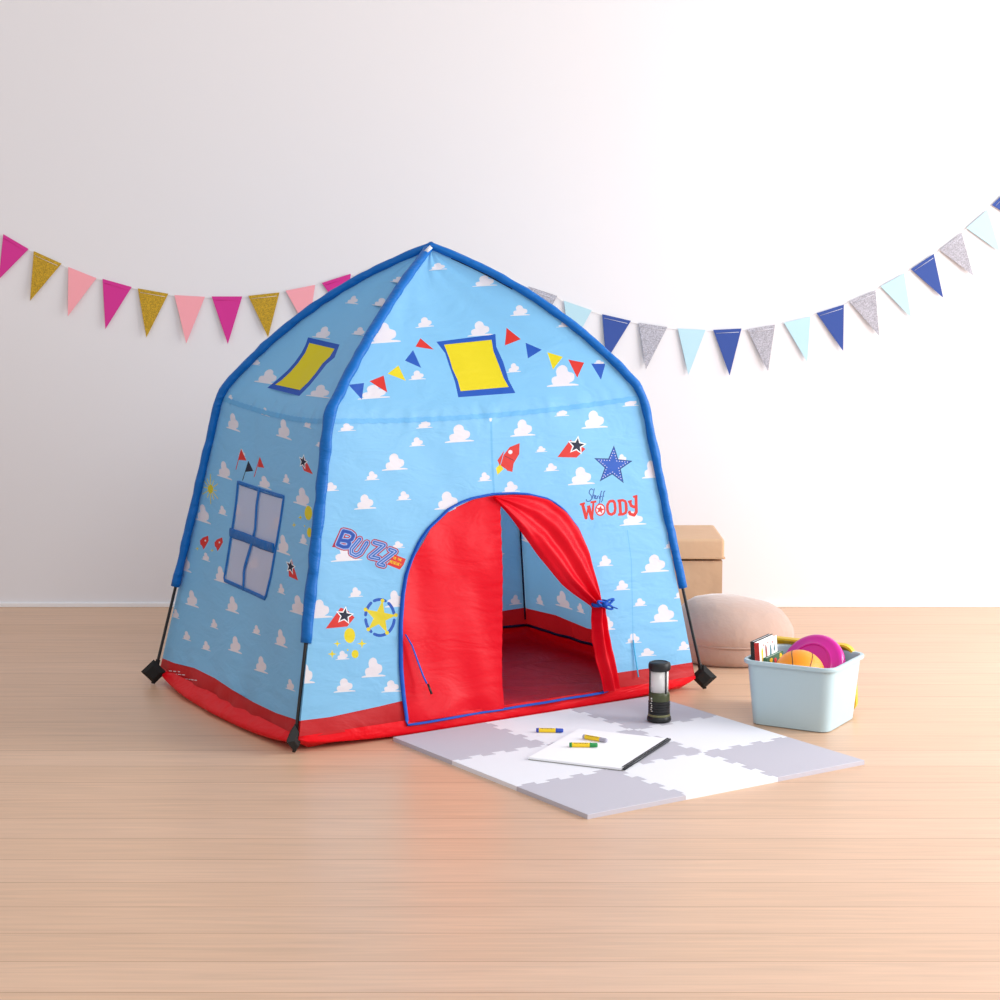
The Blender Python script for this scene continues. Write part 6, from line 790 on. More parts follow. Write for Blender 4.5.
cloud 8080 13679 8058 13714 7928 13742 7737 13755 7757 13769 7774 13786 7846 13815 7892 13849 7911 13884 7923 13922 7926 13964 7919 14007 7902 14051 7864 14085 7810 14106 7753 14122 7698 14147 7663 14270 7585 14340 7489 14365 7398 14333 7326 14271 7295 14170 7330 14026 7288 14010 7237 14002 7200 13980 7166 13956 7154 13922 7148 13890 7148 13858 7154 13828 7165 13799 7181 13773 7201 13750 7148 13742 6996 13714 6996 13679
cloud 8287 15775 8276 15795 8207 15811 8105 15818 8116 15826 8125 15836 8163 15852 8187 15872 8198 15892 8204 15914 8205 15937 8202 15962 8193 15987 8173 16007 8144 16018 8114 16028 8085 16042 8066 16112 8025 16152 7974 16167 7926 16148 7888 16113 7871 16055 7890 15973 7868 15964 7841 15959 7821 15946 7803 15933 7797 15914 7793 15895 7794 15877 7797 15860 7803 15843 7811 15828 7822 15815 7794 15811 7713 15795 7713 15775
cloud 7975 17390 7953 17425 7823 17453 7631 17466 7651 17480 7668 17497 7740 17525 7786 17559 7806 17595 7817 17633 7820 17674 7814 17718 7797 17762 7759 17796 7705 17816 7647 17833 7593 17858 7558 17981 7480 18050 7384 18076 7292 18044 7221 17982 7189 17881 7224 17736 7183 17721 7131 17712 7094 17690 7061 17666 7048 17633 7042 17600 7042 17569 7048 17538 7059 17510 7075 17484 7096 17460 7043 17453 6891 17425 6891 17390
cloud 9284 1103 9273 1123 9204 1139 9103 1147 9113 1155 9122 1164 9160 1181 9185 1200 9195 1220 9201 1242 9203 1266 9199 1291 9190 1316 9170 1335 9142 1347 9111 1356 9082 1371 9064 1441 9022 1481 8972 1495 8923 1477 8885 1441 8869 1384 8887 1301 8865 1292 8838 1288 8818 1275 8801 1261 8794 1242 8791 1224 8791 1205 8794 1188 8800 1172 8808 1157 8819 1144 8791 1139 8711 1123 8711 1103
cloud 10131 3492 10110 3527 9980 3555 9788 3569 9808 3583 9825 3599 9897 3628 9943 3662 9962 3697 9974 3736 9977 3777 9970 3820 9954 3865 9916 3899 9861 3919 9804 3936 9750 3961 9714 4083 9636 4153 9540 4179 9449 4147 9377 4084 9346 3983 9381 3839 9339 3823 9288 3815 9251 3793 9217 3769 9205 3736 9199 3703 9199 3671 9205 3641 9216 3613 9232 3587 9252 3563 9199 3555 9047 3527 9047 3492
cloud 9377 5003 9366 5023 9297 5039 9195 5047 9206 5055 9215 5064 9253 5081 9277 5100 9288 5120 9294 5142 9295 5166 9292 5191 9283 5216 9263 5235 9234 5247 9204 5257 9175 5271 9156 5341 9115 5381 9064 5396 9016 5377 8978 5342 8961 5284 8980 5201 8958 5193 8931 5188 8911 5175 8893 5161 8887 5142 8883 5124 8883 5106 8887 5088 8893 5072 8901 5057 8912 5044 8884 5039 8803 5023 8803 5003
cloud 10033 7377 10011 7412 9881 7440 9689 7453 9709 7467 9727 7484 9798 7513 9844 7547 9864 7582 9875 7620 9878 7662 9872 7705 9855 7749 9817 7783 9763 7804 9705 7820 9651 7845 9616 7968 9538 8038 9442 8063 9350 8031 9279 7969 9247 7868 9282 7724 9241 7708 9189 7700 9152 7678 9119 7654 9106 7620 9100 7588 9100 7556 9106 7526 9117 7497 9133 7471 9154 7448 9101 7440 8949 7412 8949 7377
cloud 9281 9529 9270 9549 9201 9565 9099 9573 9110 9581 9119 9590 9157 9607 9181 9626 9192 9646 9198 9668 9199 9692 9196 9717 9187 9742 9167 9761 9138 9773 9108 9783 9079 9797 9060 9867 9019 9907 8968 9922 8920 9903 8882 9868 8865 9810 8884 9727 8862 9719 8835 9714 8815 9701 8797 9687 8791 9668 8787 9650 8787 9632 8791 9614 8797 9598 8805 9583 8816 9570 8788 9565 8707 9549 8707 9529
cloud 10107 11195 10085 11230 9955 11258 9763 11272 9783 11286 9800 11302 9872 11331 9918 11365 9938 11400 9949 11439 9952 11480 9946 11523 9929 11568 9891 11602 9837 11622 9779 11639 9725 11664 9690 11786 9612 11856 9516 11882 9424 11850 9353 11787 9321 11686 9356 11542 9315 11526 9263 11518 9226 11496 9193 11472 9180 11439 9174 11406 9174 11374 9180 11344 9191 11316 9207 11290 9228 11266 9175 11258 9023 11230 9023 11195
cloud 9178 13709 9166 13729 9097 13745 8996 13752 9006 13760 9016 13770 9054 13786 9078 13806 9088 13826 9095 13848 9096 13871 9093 13896 9084 13921 9064 13941 9035 13952 9005 13962 8976 13976 8957 14046 8916 14086 8865 14101 8816 14082 8779 14047 8762 13989 8781 13907 8759 13898 8731 13893 8712 13880 8694 13867 8687 13848 8684 13829 8684 13811 8687 13793 8693 13777 8702 13762 8712 13749 8684 13745 8604 13729 8604 13709
cloud 10052 15710 10030 15745 9900 15773 9708 15786 9728 15800 9746 15817 9818 15846 9863 15880 9883 15915 9895 15953 9898 15995 9891 16038 9874 16082 9836 16116 9782 16137 9725 16153 9670 16178 9635 16301 9557 16371 9461 16396 9369 16364 9298 16302 9267 16201 9302 16057 9260 16041 9209 16033 9171 16011 9138 15987 9125 15953 9119 15921 9120 15889 9126 15859 9137 15830 9153 15804 9173 15781 9120 15773 8968 15745 8968 15710
cloud 9495 17676 9484 17696 9415 17712 9313 17720 9324 17728 9333 17737 9371 17754 9395 17773 9406 17793 9412 17815 9413 17839 9410 17863 9401 17889 9381 17908 9352 17920 9322 17929 9293 17944 9274 18014 9233 18054 9182 18068 9134 18050 9096 18014 9079 17957 9098 17874 9076 17865 9049 17860 9029 17848 9011 17834 9005 17815 9001 17796 9001 17778 9005 17761 9011 17745 9019 17730 9030 17716 9002 17712 8921 17696 8921 17676
""",
}
SHAPE_TEXT = {
 'arch': "2483 -88 2396 731 2315 1906 2296 2685 2291 3236 2336 4106 2424 4778 2571 5284 2793 5851 3050 6254 3637 6828 3995 7010 4355 7125 4957 7198 5498 7165 5975 7081 6589 6831 6838 6608 7052 6354 7369 5720 7562 4857 7649 3903 7712 3021 7759 1581 7817 245 7463 1",
 'flapl': "2507 -13 2406 1051 2340 1902 2317 3232 2362 4102 2599 5249 3092 6217 3665 6775 4368 7074 4954 7147 5074 7141 5124 6977 5089 5966 4928 3616 4820 927 4805 -27",
 'fl_out': "4954 7147 5553 7104 6031 7023 6555 6801 7019 6324 7336 5690 7531 4845 7618 4118 7679 3445 7697 3128",
 'fl_in': "4892 7104 5248 6590 5537 6079 5816 5531 6113 4941 6407 4382 6696 3852 6971 3496 7223 3210 7398 3006",
 'fl_out2': "7697 3128 7678 2748 7705 2045 7745 1235 7788 459 7823 69",
 'fl_in2': "7398 3006 7336 2599 7263 1846 7267 1150 7324 445 7358 22",
 'tiel': "2346 2871 2501 2491 2627 1983 2751 1474 2824 1201 2895 862",
 'tier': "8466 1626 8438 1105 8424 687 8406 340",
 'knot': "7521 3089",
 'win_o': "2553 7314 6726 7277 6763 6478 6676 5363 6657 4521 6552 3741 3081 3824 2991 4487 2881 5359 2738 6473",
 'win_i': "2763 7221 6551 7187 6581 6459 6513 5376 6492 4531 6382 3846 3222 3922 3158 4552 3051 5388 2889 6497",
 'wbar_v': "4488 7325 4515 6729 4739 5893 4614 5110 4440 4454 4673 3794",
 'wbar_h': "2882 5519 4004 5541 5414 5503 6537 5497",
}
PENNANTS_WARM = [('magenta', [(-1.7945, 1.3692), (-1.7043, 1.3157), (-1.8157, 1.206)]), ('gold', [(-1.6861, 1.3084), (-1.5869, 1.2634), (-1.7038, 1.129)]), ('pink', [(-1.5627, 1.2512), (-1.4619, 1.2109), (-1.5677, 1.0738)]), ('magenta', [(-1.4399, 1.2085), (-1.335, 1.1791), (-1.4335, 1.0271)]), ('gold', [(-1.313, 1.1742), (-1.2028, 1.1547), (-1.2851, 0.9964)]), ('pink', [(-1.1808, 1.1498), (-1.0703, 1.1437), (-1.1401, 0.9754)]), ('magenta', [(-1.0457, 1.1449), (-0.935, 1.1449), (-0.9897, 0.973)]), ('gold', [(-0.9129, 1.1473), (-0.7996, 1.1596), (-0.8426, 0.9976)]), ('pink', [(-0.7774, 1.1657), (-0.6702, 1.1865), (-0.6968, 1.021)]), ('magenta', [(-0.6456, 1.1938), (-0.5408, 1.2268), (-0.5547, 1.064)]), ('gold', [(-0.5163, 1.2207), (-0.4227, 1.2622), (-0.4129, 1.0983)])]
PENNANTS_COOL = [('navy', [(-0.1616, 1.2623), (-0.0664, 1.2313), (-0.1361, 1.0983)]), ('light_blue', [(-0.0318, 1.2192), (0.0688, 1.1882), (-0.0075, 1.0464)]), ('silver', [(0.1035, 1.1813), (0.2077, 1.1468), (0.1282, 1.003)]), ('light_blue', [(0.232, 1.1295), (0.3329, 1.0949), (0.2554, 0.9508)]), ('navy', [(0.3712, 1.081), (0.4757, 1.0568), (0.3863, 0.9108)]), ('silver', [(0.5036, 1.0498), (0.6081, 1.0342), (0.5313, 0.8811)]), ('light_blue', [(0.6464, 1.029), (0.7473, 1.0238), (0.6867, 0.8602)]), ('navy', [(0.7751, 1.0238), (0.8777, 1.029), (0.8367, 0.8584)]), ('silver', [(0.8986, 1.0255), (0.9992, 1.0429), (0.976, 0.8741)]), ('light_blue', [(1.0321, 1.0498), (1.1272, 1.0724), (1.1184, 0.9073)]), ('navy', [(1.1496, 1.0845), (1.2479, 1.1156), (1.2482, 0.9473)]), ('silver', [(1.2668, 1.1277), (1.3613, 1.1675), (1.3775, 1.003)]), ('light_blue', [(1.38, 1.1813), (1.4638, 1.2279), (1.4923, 1.0689)]), ('navy', [(1.4876, 1.2434), (1.5692, 1.2984), (1.6067, 1.1398)]), ('silver', [(1.5896, 1.3122), (1.6674, 1.3739), (1.7136, 1.2192)]), ('light_blue', [(1.6841, 1.3911), (1.7581, 1.4561), (1.8079, 1.3053)]), ('navy', [(1.7731, 1.4732), (1.8433, 1.5414), (1.9069, 1.3945)])]

def pairs(txt):
    a = [int(x) / 10000 for x in txt.split()]
    return list(zip(a[0::2], a[1::2]))
PRINTS = {k: [(l.split(' ', 1)[0], pairs(l.split(' ', 1)[1])) for l in v.strip().splitlines()] for k, v in PRINT_TEXT.items()}
SHP = {k: pairs(v) for k, v in SHAPE_TEXT.items()}

# ------------------------------------------------------------------ materials
def srgb(r, g, b):
    f = lambda c: (c / 255 / 12.92) if c / 255 <= .04045 else ((c / 255 + .055) / 1.055) ** 2.4
    return (f(r), f(g), f(b), 1)
MATS = {}
def nodes_of(m):
    m.use_nodes = True
    return m.node_tree.nodes, m.node_tree.links
def add_bump(m, N, L, bsdf, scale, strength, dist=.002, detail=3, kind='noise', stretch=None):
    tc = N.new('ShaderNodeTexCoord')
    src = tc.outputs['Object']
    if stretch:
        mp = N.new('ShaderNodeMapping'); mp.inputs['Scale'].default_value = stretch
        mp.inputs['Rotation'].default_value = (0, 0, .5)
        L.new(src, mp.inputs[0]); src = mp.outputs[0]
    if kind == 'noise':
        t = N.new('ShaderNodeTexNoise'); t.inputs['Scale'].default_value = scale; t.inputs['Detail'].default_value = detail; out = t.outputs['Fac']
    else:
        t = N.new('ShaderNodeTexVoronoi'); t.inputs['Scale'].default_value = scale; out = t.outputs['Distance']
    L.new(src, t.inputs['Vector'])
    b = N.new('ShaderNodeBump'); b.inputs['Strength'].default_value = strength; b.inputs['Distance'].default_value = dist
    L.new(out, b.inputs['Height']); L.new(b.outputs[0], bsdf.inputs['Normal'])
    return b
def plain(name, rgb, rough=.5, metal=0, bump=None, spec=.5, coat=0, trans=0, var=0):
    m = bpy.data.materials.new(name); N, L = nodes_of(m)
    p = N['Principled BSDF']
    p.inputs['Base Color'].default_value = srgb(*rgb); p.inputs['Roughness'].default_value = rough
    p.inputs['Metallic'].default_value = metal; p.inputs['Specular IOR Level'].default_value = spec
    p.inputs['Coat Weight'].default_value = coat; p.inputs['Transmission Weight'].default_value = trans
    if var:
        tc = N.new('ShaderNodeTexCoord'); t = N.new('ShaderNodeTexNoise'); t.inputs['Scale'].default_value = 9; t.inputs['Detail'].default_value = 4
        L.new(tc.outputs['Object'], t.inputs['Vector'])
        h = N.new('ShaderNodeHueSaturation'); h.inputs['Color'].default_value = srgb(*rgb)
        r = N.new('ShaderNodeMapRange'); r.inputs['To Min'].default_value = 1 - var; r.inputs['To Max'].default_value = 1 + var
        L.new(t.outputs['Fac'], r.inputs['Value']); L.new(r.outputs[0], h.inputs['Value']); L.new(h.outputs[0], p.inputs['Base Color'])
    if bump: add_bump(m, N, L, p, *bump)
    return m
def fabric(name, rgb, trans=.3, rough=.5, bump=.28, spec=.3):
    m = bpy.data.materials.new(name); N, L = nodes_of(m)
    p = N['Principled BSDF']; out = N['Material Output']
    p.inputs['Base Color'].default_value = srgb(*rgb); p.inputs['Roughness'].default_value = rough; p.inputs['Specular IOR Level'].default_value = spec
    tl = N.new('ShaderNodeBsdfTranslucent'); tl.inputs['Color'].default_value = srgb(*rgb)
    mx = N.new('ShaderNodeMixShader'); mx.inputs[0].default_value = trans
    L.new(p.outputs[0], mx.inputs[1]); L.new(tl.outputs[0], mx.inputs[2]); L.new(mx.outputs[0], out.inputs['Surface'])
    tc = N.new('ShaderNodeTexCoord')
    mp = N.new('ShaderNodeMapping'); mp.inputs['Scale'].default_value = (1, 1, 2.2); mp.inputs['Rotation'].default_value = (.5, .3, .2)
    L.new(tc.outputs['Object'], mp.inputs[0])
    n1 = N.new('ShaderNodeTexNoise'); n1.inputs['Scale'].default_value = 7; n1.inputs['Detail'].default_value = 3; n1.inputs['Distortion'].default_value = .8
    n2 = N.new('ShaderNodeTexNoise'); n2.inputs['Scale'].default_value = 42; n2.inputs['Detail'].default_value = 2
    L.new(mp.outputs[0], n1.inputs[0]); L.new(mp.outputs[0], n2.inputs[0])
    b1 = N.new('ShaderNodeBump'); b1.inputs['Strength'].default_value = bump; b1.inputs['Distance'].default_value = .02
    b2 = N.new('ShaderNodeBump'); b2.inputs['Strength'].default_value = bump * .6; b2.inputs['Distance'].default_value = .003
    L.new(n1.outputs[0], b1.inputs['Height']); L.new(n2.outputs[0], b2.inputs['Height']); L.new(b1.outputs[0], b2.inputs['Normal'])
    L.new(b2.outputs[0], p.inputs['Normal'])
    return m
FAB_COL = {
 'sky': (138, 203, 243), 'cloud': (240, 234, 238), 'white': (250, 250, 252), 'print_red': (205, 30, 36), 'print_redor': (226, 52, 44),
 'print_blue': (38, 92, 190), 'print_blue2': (44, 104, 190), 'print_blue3': (28, 78, 175), 'print_blue4': (48, 96, 168), 'print_navy': (22, 26, 56),
 'print_navy2': (34, 66, 120), 'print_yellow': (240, 220, 30), 'print_yellow2': (232, 212, 40), 'print_dred': (178, 36, 66), 'print_lav': (170, 190, 236), 'seam': (116, 190, 236)}
for k, c in FAB_COL.items(): MATS[k] = fabric('printed_fabric_' + k, c)
MATS['red_flap'] = fabric('red_nylon', (236, 8, 34), trans=.25, rough=.42, bump=.22, spec=.18)
MATS['red_floor'] = fabric('red_floor_nylon', (232, 6, 26), trans=.12, rough=.42, bump=.45, spec=.2)
MATS['blue_sleeve'] = fabric('blue_sleeve_fabric', (0, 104, 188), trans=.06, rough=.45, bump=.7)
MATS['blue_trim'] = fabric('blue_trim_tape', (10, 82, 186), trans=.05, rough=.5)
MATS['navy_trim'] = fabric('navy_binding_tape', (14, 22, 56), trans=.02, rough=.6)
MATS['cyan_cord'] = fabric('sky_cord', (70, 170, 215), trans=.05)
MATS['black'] = plain('black_plastic', (14, 14, 16), .45)
MATS['black_web'] = plain('black_webbing', (12, 12, 13), .8, bump=(220, .4, .001))
MATS['pole'] = plain('black_fibreglass', (16, 16, 18), .3)

m = bpy.data.materials.new('window_netting'); N, L = nodes_of(m)
tr = N.new('ShaderNodeBsdfTransparent'); p = N['Principled BSDF']; p.inputs['Base Color'].default_value = srgb(240, 236, 244); p.inputs['Roughness'].default_value = .7
tl = N.new('ShaderNodeBsdfTranslucent'); tl.inputs['Color'].default_value = srgb(240, 236, 244)
m1 = N.new('ShaderNodeMixShader'); m1.inputs[0].default_value = .35; m2 = N.new('ShaderNodeMixShader'); m2.inputs[0].default_value = .62
L.new(p.outputs[0], m1.inputs[1]); L.new(tl.outputs[0], m1.inputs[2]); L.new(tr.outputs[0], m2.inputs[1]); L.new(m1.outputs[0], m2.inputs[2])
L.new(m2.outputs[0], N['Material Output'].inputs['Surface']); MATS['net'] = m

def floor_material():
    m = bpy.data.materials.new('light_oak_planks'); N, L = nodes_of(m); p = N['Principled BSDF']
    tc = N.new('ShaderNodeTexCoord')
    mp = N.new('ShaderNodeMapping'); mp.inputs['Location'].default_value = (10, -.12, 0)
    L.new(tc.outputs['Object'], mp.inputs[0])
    br = N.new('ShaderNodeTexBrick'); br.inputs['Scale'].default_value = 1; br.inputs['Mortar Size'].default_value = .0016
    br.inputs['Brick Width'].default_value = 40; br.inputs['Row Height'].default_value = .16; br.offset = .5
    br.inputs['Color1'].default_value = srgb(220, 182, 152); br.inputs['Color2'].default_value = srgb(213, 174, 142); br.inputs['Mortar'].default_value = srgb(174, 130, 98)
    br.inputs['Mortar Smooth'].default_value = .3; br.inputs['Bias'].default_value = 0
    L.new(mp.outputs[0], br.inputs['Vector'])
    m3 = N.new('ShaderNodeMapping'); m3.inputs['Scale'].default_value = (1.3, 26, 1); L.new(tc.outputs['Object'], m3.inputs[0])
    n = N.new('ShaderNodeTexNoise'); n.inputs['Scale'].default_value = 2.4; n.inputs['Detail'].default_value = 6; n.inputs['Distortion'].default_value = .6
    L.new(m3.outputs[0], n.inputs['Vector'])
    r = N.new('ShaderNodeMapRange'); r.inputs['From Min'].default_value = .3; r.inputs['From Max'].default_value = .7; r.inputs['To Min'].default_value = .9; r.inputs['To Max'].default_value = 1.07
    L.new(n.outputs['Fac'], r.inputs['Value'])
    h = N.new('ShaderNodeHueSaturation'); L.new(br.outputs['Color'], h.inputs['Color']); L.new(r.outputs[0], h.inputs['Value']); L.new(h.outputs[0], p.inputs['Base Color'])
    p.inputs['Roughness'].default_value = .36; p.inputs['Specular IOR Level'].default_value = .5
    b = N.new('ShaderNodeBump'); b.inputs['Strength'].default_value = .12; b.inputs['Distance'].default_value = .001
    L.new(n.outputs['Fac'], b.inputs['Height']); L.new(b.outputs[0], p.inputs['Normal'])
    return m

# ------------------------------------------------------------------ mesh helpers
def obj(name, verts, faces, mat, parent=None, smooth=True, mats=None, midx=None):
    me = bpy.data.meshes.new(name); me.from_pydata([tuple(v) for v in verts], [], faces)
    for x in (mats or [mat]): me.materials.append(MATS[x] if isinstance(x, str) else x)
    if midx:
        for f, i in zip(me.polygons, midx): f.material_index = i
    if smooth:
        for f in me.polygons: f.use_smooth = True
    me.update()
    o = bpy.data.objects.new(name, me); COL.objects.link(o)
    if parent:
        o.parent = parent
        o.matrix_parent_inverse = Matrix()
        # meshes are written in world coordinates: bring them into the thing's own frame
        me.transform(world_of(parent).inverted())
    return o
def world_of(o):
    M = Matrix.Translation(o.location) @ o.rotation_euler.to_matrix().to_4x4()
    return (world_of(o.parent) @ M) if o.parent else M
def thing(name, label, cat, loc=(0, 0, 0), rotz=0, group=None):
    o = bpy.data.objects.new(name, None); COL.objects.link(o); o.empty_display_size = .05
    o.location = loc; o.rotation_euler = (0, 0, rotz); o['label'] = label; o['category'] = cat
    if group: o['group'] = group
    return o
class MB:
    def __init__(s): s.v = []; s.f = []; s.m = []
    def add(s, v, f, mi=0):
        k = len(s.v); s.v += [Vector(x) for x in v]; s.f += [tuple(i + k for i in q) for q in f]; s.m += [mi] * len(f); return s
    def box(s, c, d, M=None, mi=0, bev=0):
        bm = bmesh.new(); bmesh.ops.create_cube(bm, size=1); bmesh.ops.scale(bm, vec=d, verts=bm.verts)
        if bev: bmesh.ops.bevel(bm, geom=bm.edges[:], offset=bev, segments=3, affect='EDGES', profile=.5)
        bm.transform((M or Matrix()) @ Matrix.Translation(c)); return s.bm(bm, mi)
    def bm(s, bm, mi=0):
        bm.verts.ensure_lookup_table(); bm.verts.index_update()
        s.add([v.co.copy() for v in bm.verts], [tuple(v.index for v in f.verts) for f in bm.faces], mi); bm.free(); return s
    def lathe(s, prof, n=32, M=None, mi=0, cap=True, sx=1, sy=1):
        M = M or Matrix(); v = []; f = []
        for r, z in prof:
            for k in range(n):
                a = 2 * PI * k / n; v.append(M @ Vector((r * math.cos(a) * sx, r * math.sin(a) * sy, z)))
        for i in range(len(prof) - 1):
            for k in range(n):
                f.append((i * n + k, i * n + (k + 1) % n, (i + 1) * n + (k + 1) % n, (i + 1) * n + k))
        if cap: f.append(tuple(range(n))[::-1]); f.append(tuple((len(prof) - 1) * n + k for k in range(n)))
        return s.add(v, f, mi)
    def tube(s, path, rad, n=8, closed=False, flat=1.0, ref=(0, 0, 1), mi=0):
        path = [Vector(p) for p in path]; v = []; f = []; m = len(path)
        for i, p in enumerate(path):
            a = path[(i - 1) % m] if (closed or i > 0) else p; b = path[(i + 1) % m] if (closed or i < m - 1) else p
            d = (b - a).normalized(); x = d.cross(Vector(ref)); x = x.normalized() if x.length > 1e-5 else d.orthogonal().normalized(); y = x.cross(d).normalized()
            r = rad(i / max(1, m - 1)) if callable(rad) else rad
            for k in range(n):
                q = 2 * PI * k / n; v.append(p + x * math.cos(q) * r + y * math.sin(q) * r * flat)
        for i in range(m if closed else m - 1):
            j = (i + 1) % m
            for k in range(n): f.append((i * n + k, i * n + (k + 1) % n, j * n + (k + 1) % n, j * n + k))
        if not closed: f.append(tuple(range(n))[::-1]); f.append(tuple((m - 1) * n + k for k in range(n)))
        return s.add(v, f, mi)
    def prism(s, pts, z0, z1, M=None, mi=0, mside=None):
        M = M or Matrix(); n = len(pts)
        v = [M @ Vector((x, y, z0)) for x, y in pts] + [M @ Vector((x, y, z1)) for x, y in pts]
        s.add(v, [tuple(range(n))[::-1], tuple(range(n, 2 * n))], mi)
        k = len(s.v) - 2 * n
        for i in range(n): s.f.append((k + i, k + (i + 1) % n, k + n + (i + 1) % n, k + n + i)); s.m.append(mi if mside is None else mside)
        return s
    def build(s, name, mats, parent=None, smooth=True, angle=None):
        mats = mats if isinstance(mats, list) else [mats]
        o = obj(name, s.v, s.f, None, parent, smooth, mats, s.m)
        if smooth and angle is not None: o.data.set_sharp_from_angle(angle=math.radians(angle))
        return o
def rrect(w, h, r, n=6, cx=0, cy=0):
    pts = []
    for sx, sy, a0 in ((1, 1, 0), (-1, 1, 90), (-1, -1, 180), (1, -1, 270)):
        for k in range(n + 1):
            a = math.radians(a0 + 90 * k / n); pts.append((cx + sx * (w / 2 - r) + r * math.cos(a), cy + sy * (h / 2 - r) + r * math.sin(a)))
    return pts

# ------------------------------------------------------------------ setting
def structure(o): o['kind'] = 'structure'; return o
MATS['floor'] = floor_material()
MATS['wall'] = plain('white_plaster', (234, 232, 235), .9, bump=(60, .05, .001), spec=.2)
MATS['base'] = plain('white_paint', (242, 241, 242), .5)
structure(MB().add([(-7, -1, 0), (7, -1, 0), (7, 7.5, 0), (-7, 7.5, 0), (-7, -1, -.05), (7, -1, -.05), (7, 7.5, -.05), (-7, 7.5, -.05)],
    [(0, 1, 2, 3), (7, 6, 5, 4), (0, 4, 5, 1), (1, 5, 6, 2), (2, 6, 7, 3), (3, 7, 4, 0)]).build('floor', 'floor', smooth=False))
structure(MB().box((0, 7.56, 2), (14, .12, 4.1)).build('wall_back', 'wall', smooth=False))
structure(MB().box((0, 7.496, .008), (14, .012, .016), bev=.002).build('baseboard_back', 'base', smooth=False))

# ------------------------------------------------------------------ tent
def wrinkle(side, s, t, p):
    q = Vector(p); e = min(1, 6 * min(s, 1 - s) + .12)
    w = .0055 * noise.noise(Vector((q.x * 3.1 + 5, q.y * 3.1, q.z * 4.2)))
    w += .0042 * noise.noise(Vector((s * 7 + t * 5, t * 2.2 - s * 3, 3.3))) 
    k = math.exp(-((t - 1) / .045) ** 2)
    w += k * .0045 * noise.noise(Vector((s * 32, t * 6, 7.7)))
    k = math.exp(-(t / .07) ** 2) if t < 1 else 0
    w += k * .010 * noise.noise(Vector((s * 12, t * 12, 1.7)))
    return w * e
def surf(side, s, t, off=0.0):
    p = surf0(side, s, t)
    o = side_out(side); up = .12 if t < 1 else .75; l = math.hypot(1, up)
    w = wrinkle(side, s, t, p) + off
    return (p[0] + o[0] / l * w, p[1] + o[1] / l * w, p[2] + up / l * w)
def cloth(name, parent, side, t0, t1, W, H, prints, base, step=.022, off=0.0, outline=None, offf=None):
    """cloth cut along its outline and along every printed shape, draped over the tent surface"""
    vs = []; faces = []; mats = []
    def addpoly(pts):
        if sum(a[0] * b[1] - b[0] * a[1] for a, b in zip(pts, pts[1:] + pts[:1])) < 0: pts = pts[::-1]
        k = len(vs); vs.extend(Vector((s * W, (t - t0) * H)) for s, t in pts); faces.append(list(range(k, k + len(pts))))
    if outline is None:
        n = int(W / step) + 1; m_ = int((t1 - t0) * H / step) + 1
        outline = [(i / n, t0) for i in range(n)] + [(1, t0 + (t1 - t0) * i / m_) for i in range(m_)] + [(1 - i / n, t1) for i in range(n)] + [(0, t1 - (t1 - t0) * i / m_) for i in range(m_)]
    addpoly(outline); mats.append(base)
    smin = min(s for s, t in outline); smax = max(s for s, t in outline); tmin = min(t for s, t in outline); tmax = max(t for s, t in outline)
    for mt, pts in prints:
        if max(s for s, t in pts) < smin or min(s for s, t in pts) > smax or max(t for s, t in pts) < tmin or min(t for s, t in pts) > tmax: continue
        addpoly(pts); mats.append(mt)
    nx = int((smax - smin) * W / step); ny = int((tmax - tmin) * H / step)
    for i in range(1, nx):
        for j in range(1, ny):
            vs.append(Vector(((smin + (smax - smin) * (i + .25 * (j % 2)) / nx) * W, (tmin + (tmax - tmin) * j / ny - t0) * H)))
    V, E, F, ov, oe, of = delaunay_2d_cdt(vs, [], faces, 0, 1e-5, True)
    names = []; fs = []; mi = []
    for f, ids in zip(F, of):
        if 0 not in ids: continue
        top = max(ids); nm = mats[top]
        if nm == 'hole' or any(mats[i] == 'hole' for i in ids): continue
        if nm not in names: names.append(nm)
        fs.append(tuple(f)); mi.append(names.index(nm))
    used = sorted({i for f in fs for i in f}); rm = {a: b for b, a in enumerate(used)}
    P = []
    for i in used:
        s, t = V[i].x / W, V[i].y / H + t0
        P.append(surf(side, s, t, off + (offf(s, t) if offf else 0)))
    o = obj(name, P, [tuple(rm[i] for i in f) for f in fs], None, parent, True, names, mi)
    # smooth normals taken from the surface itself so that the cut lines of the print do not show
    nr = []
    for i in used:
        s, t = V[i].x / W, V[i].y / H + t0; e = .004
        g = lambda a, b: Vector(surf(side, a, b, off + (offf(a, b) if offf else 0)))
        tt = min(t, 1.97) if t > 1 else t
        n = (g(s + e, tt) - g(s - e, tt)).cross(g(s, tt + e) - g(s, tt - e))
        n = n.normalized() if n.length > 1e-12 else Vector((0, 0, 1)); nr.append(n)
    flip = sum(1 for p in o.data.polygons if p.normal.dot(nr[p.vertices[0]]) < 0) > len(o.data.polygons) / 2
    if flip: o.data.flip_normals()
    o.data.normals_split_custom_set_from_vertices(nr)
    return o

tent = thing('play_tent', 'sky blue children\'s pop-up tent with cloud print, blue pole sleeves and red door flaps', 'tent', (-.2068, 6.21, 0))
dims = {'front': 1.34, 'right': 1.0, 'back': 1.34, 'left': 1.0}
holes = {}
for side in ('front', 'left', 'back', 'right'):
    cloth('side_panel', tent, side, 0, 1, dims[side], .93, PRINTS[side], 'sky')
    cloth('roof_panel', tent, side, 1, 1.985, dims[side] * .8, .78, PRINTS[side], 'sky')
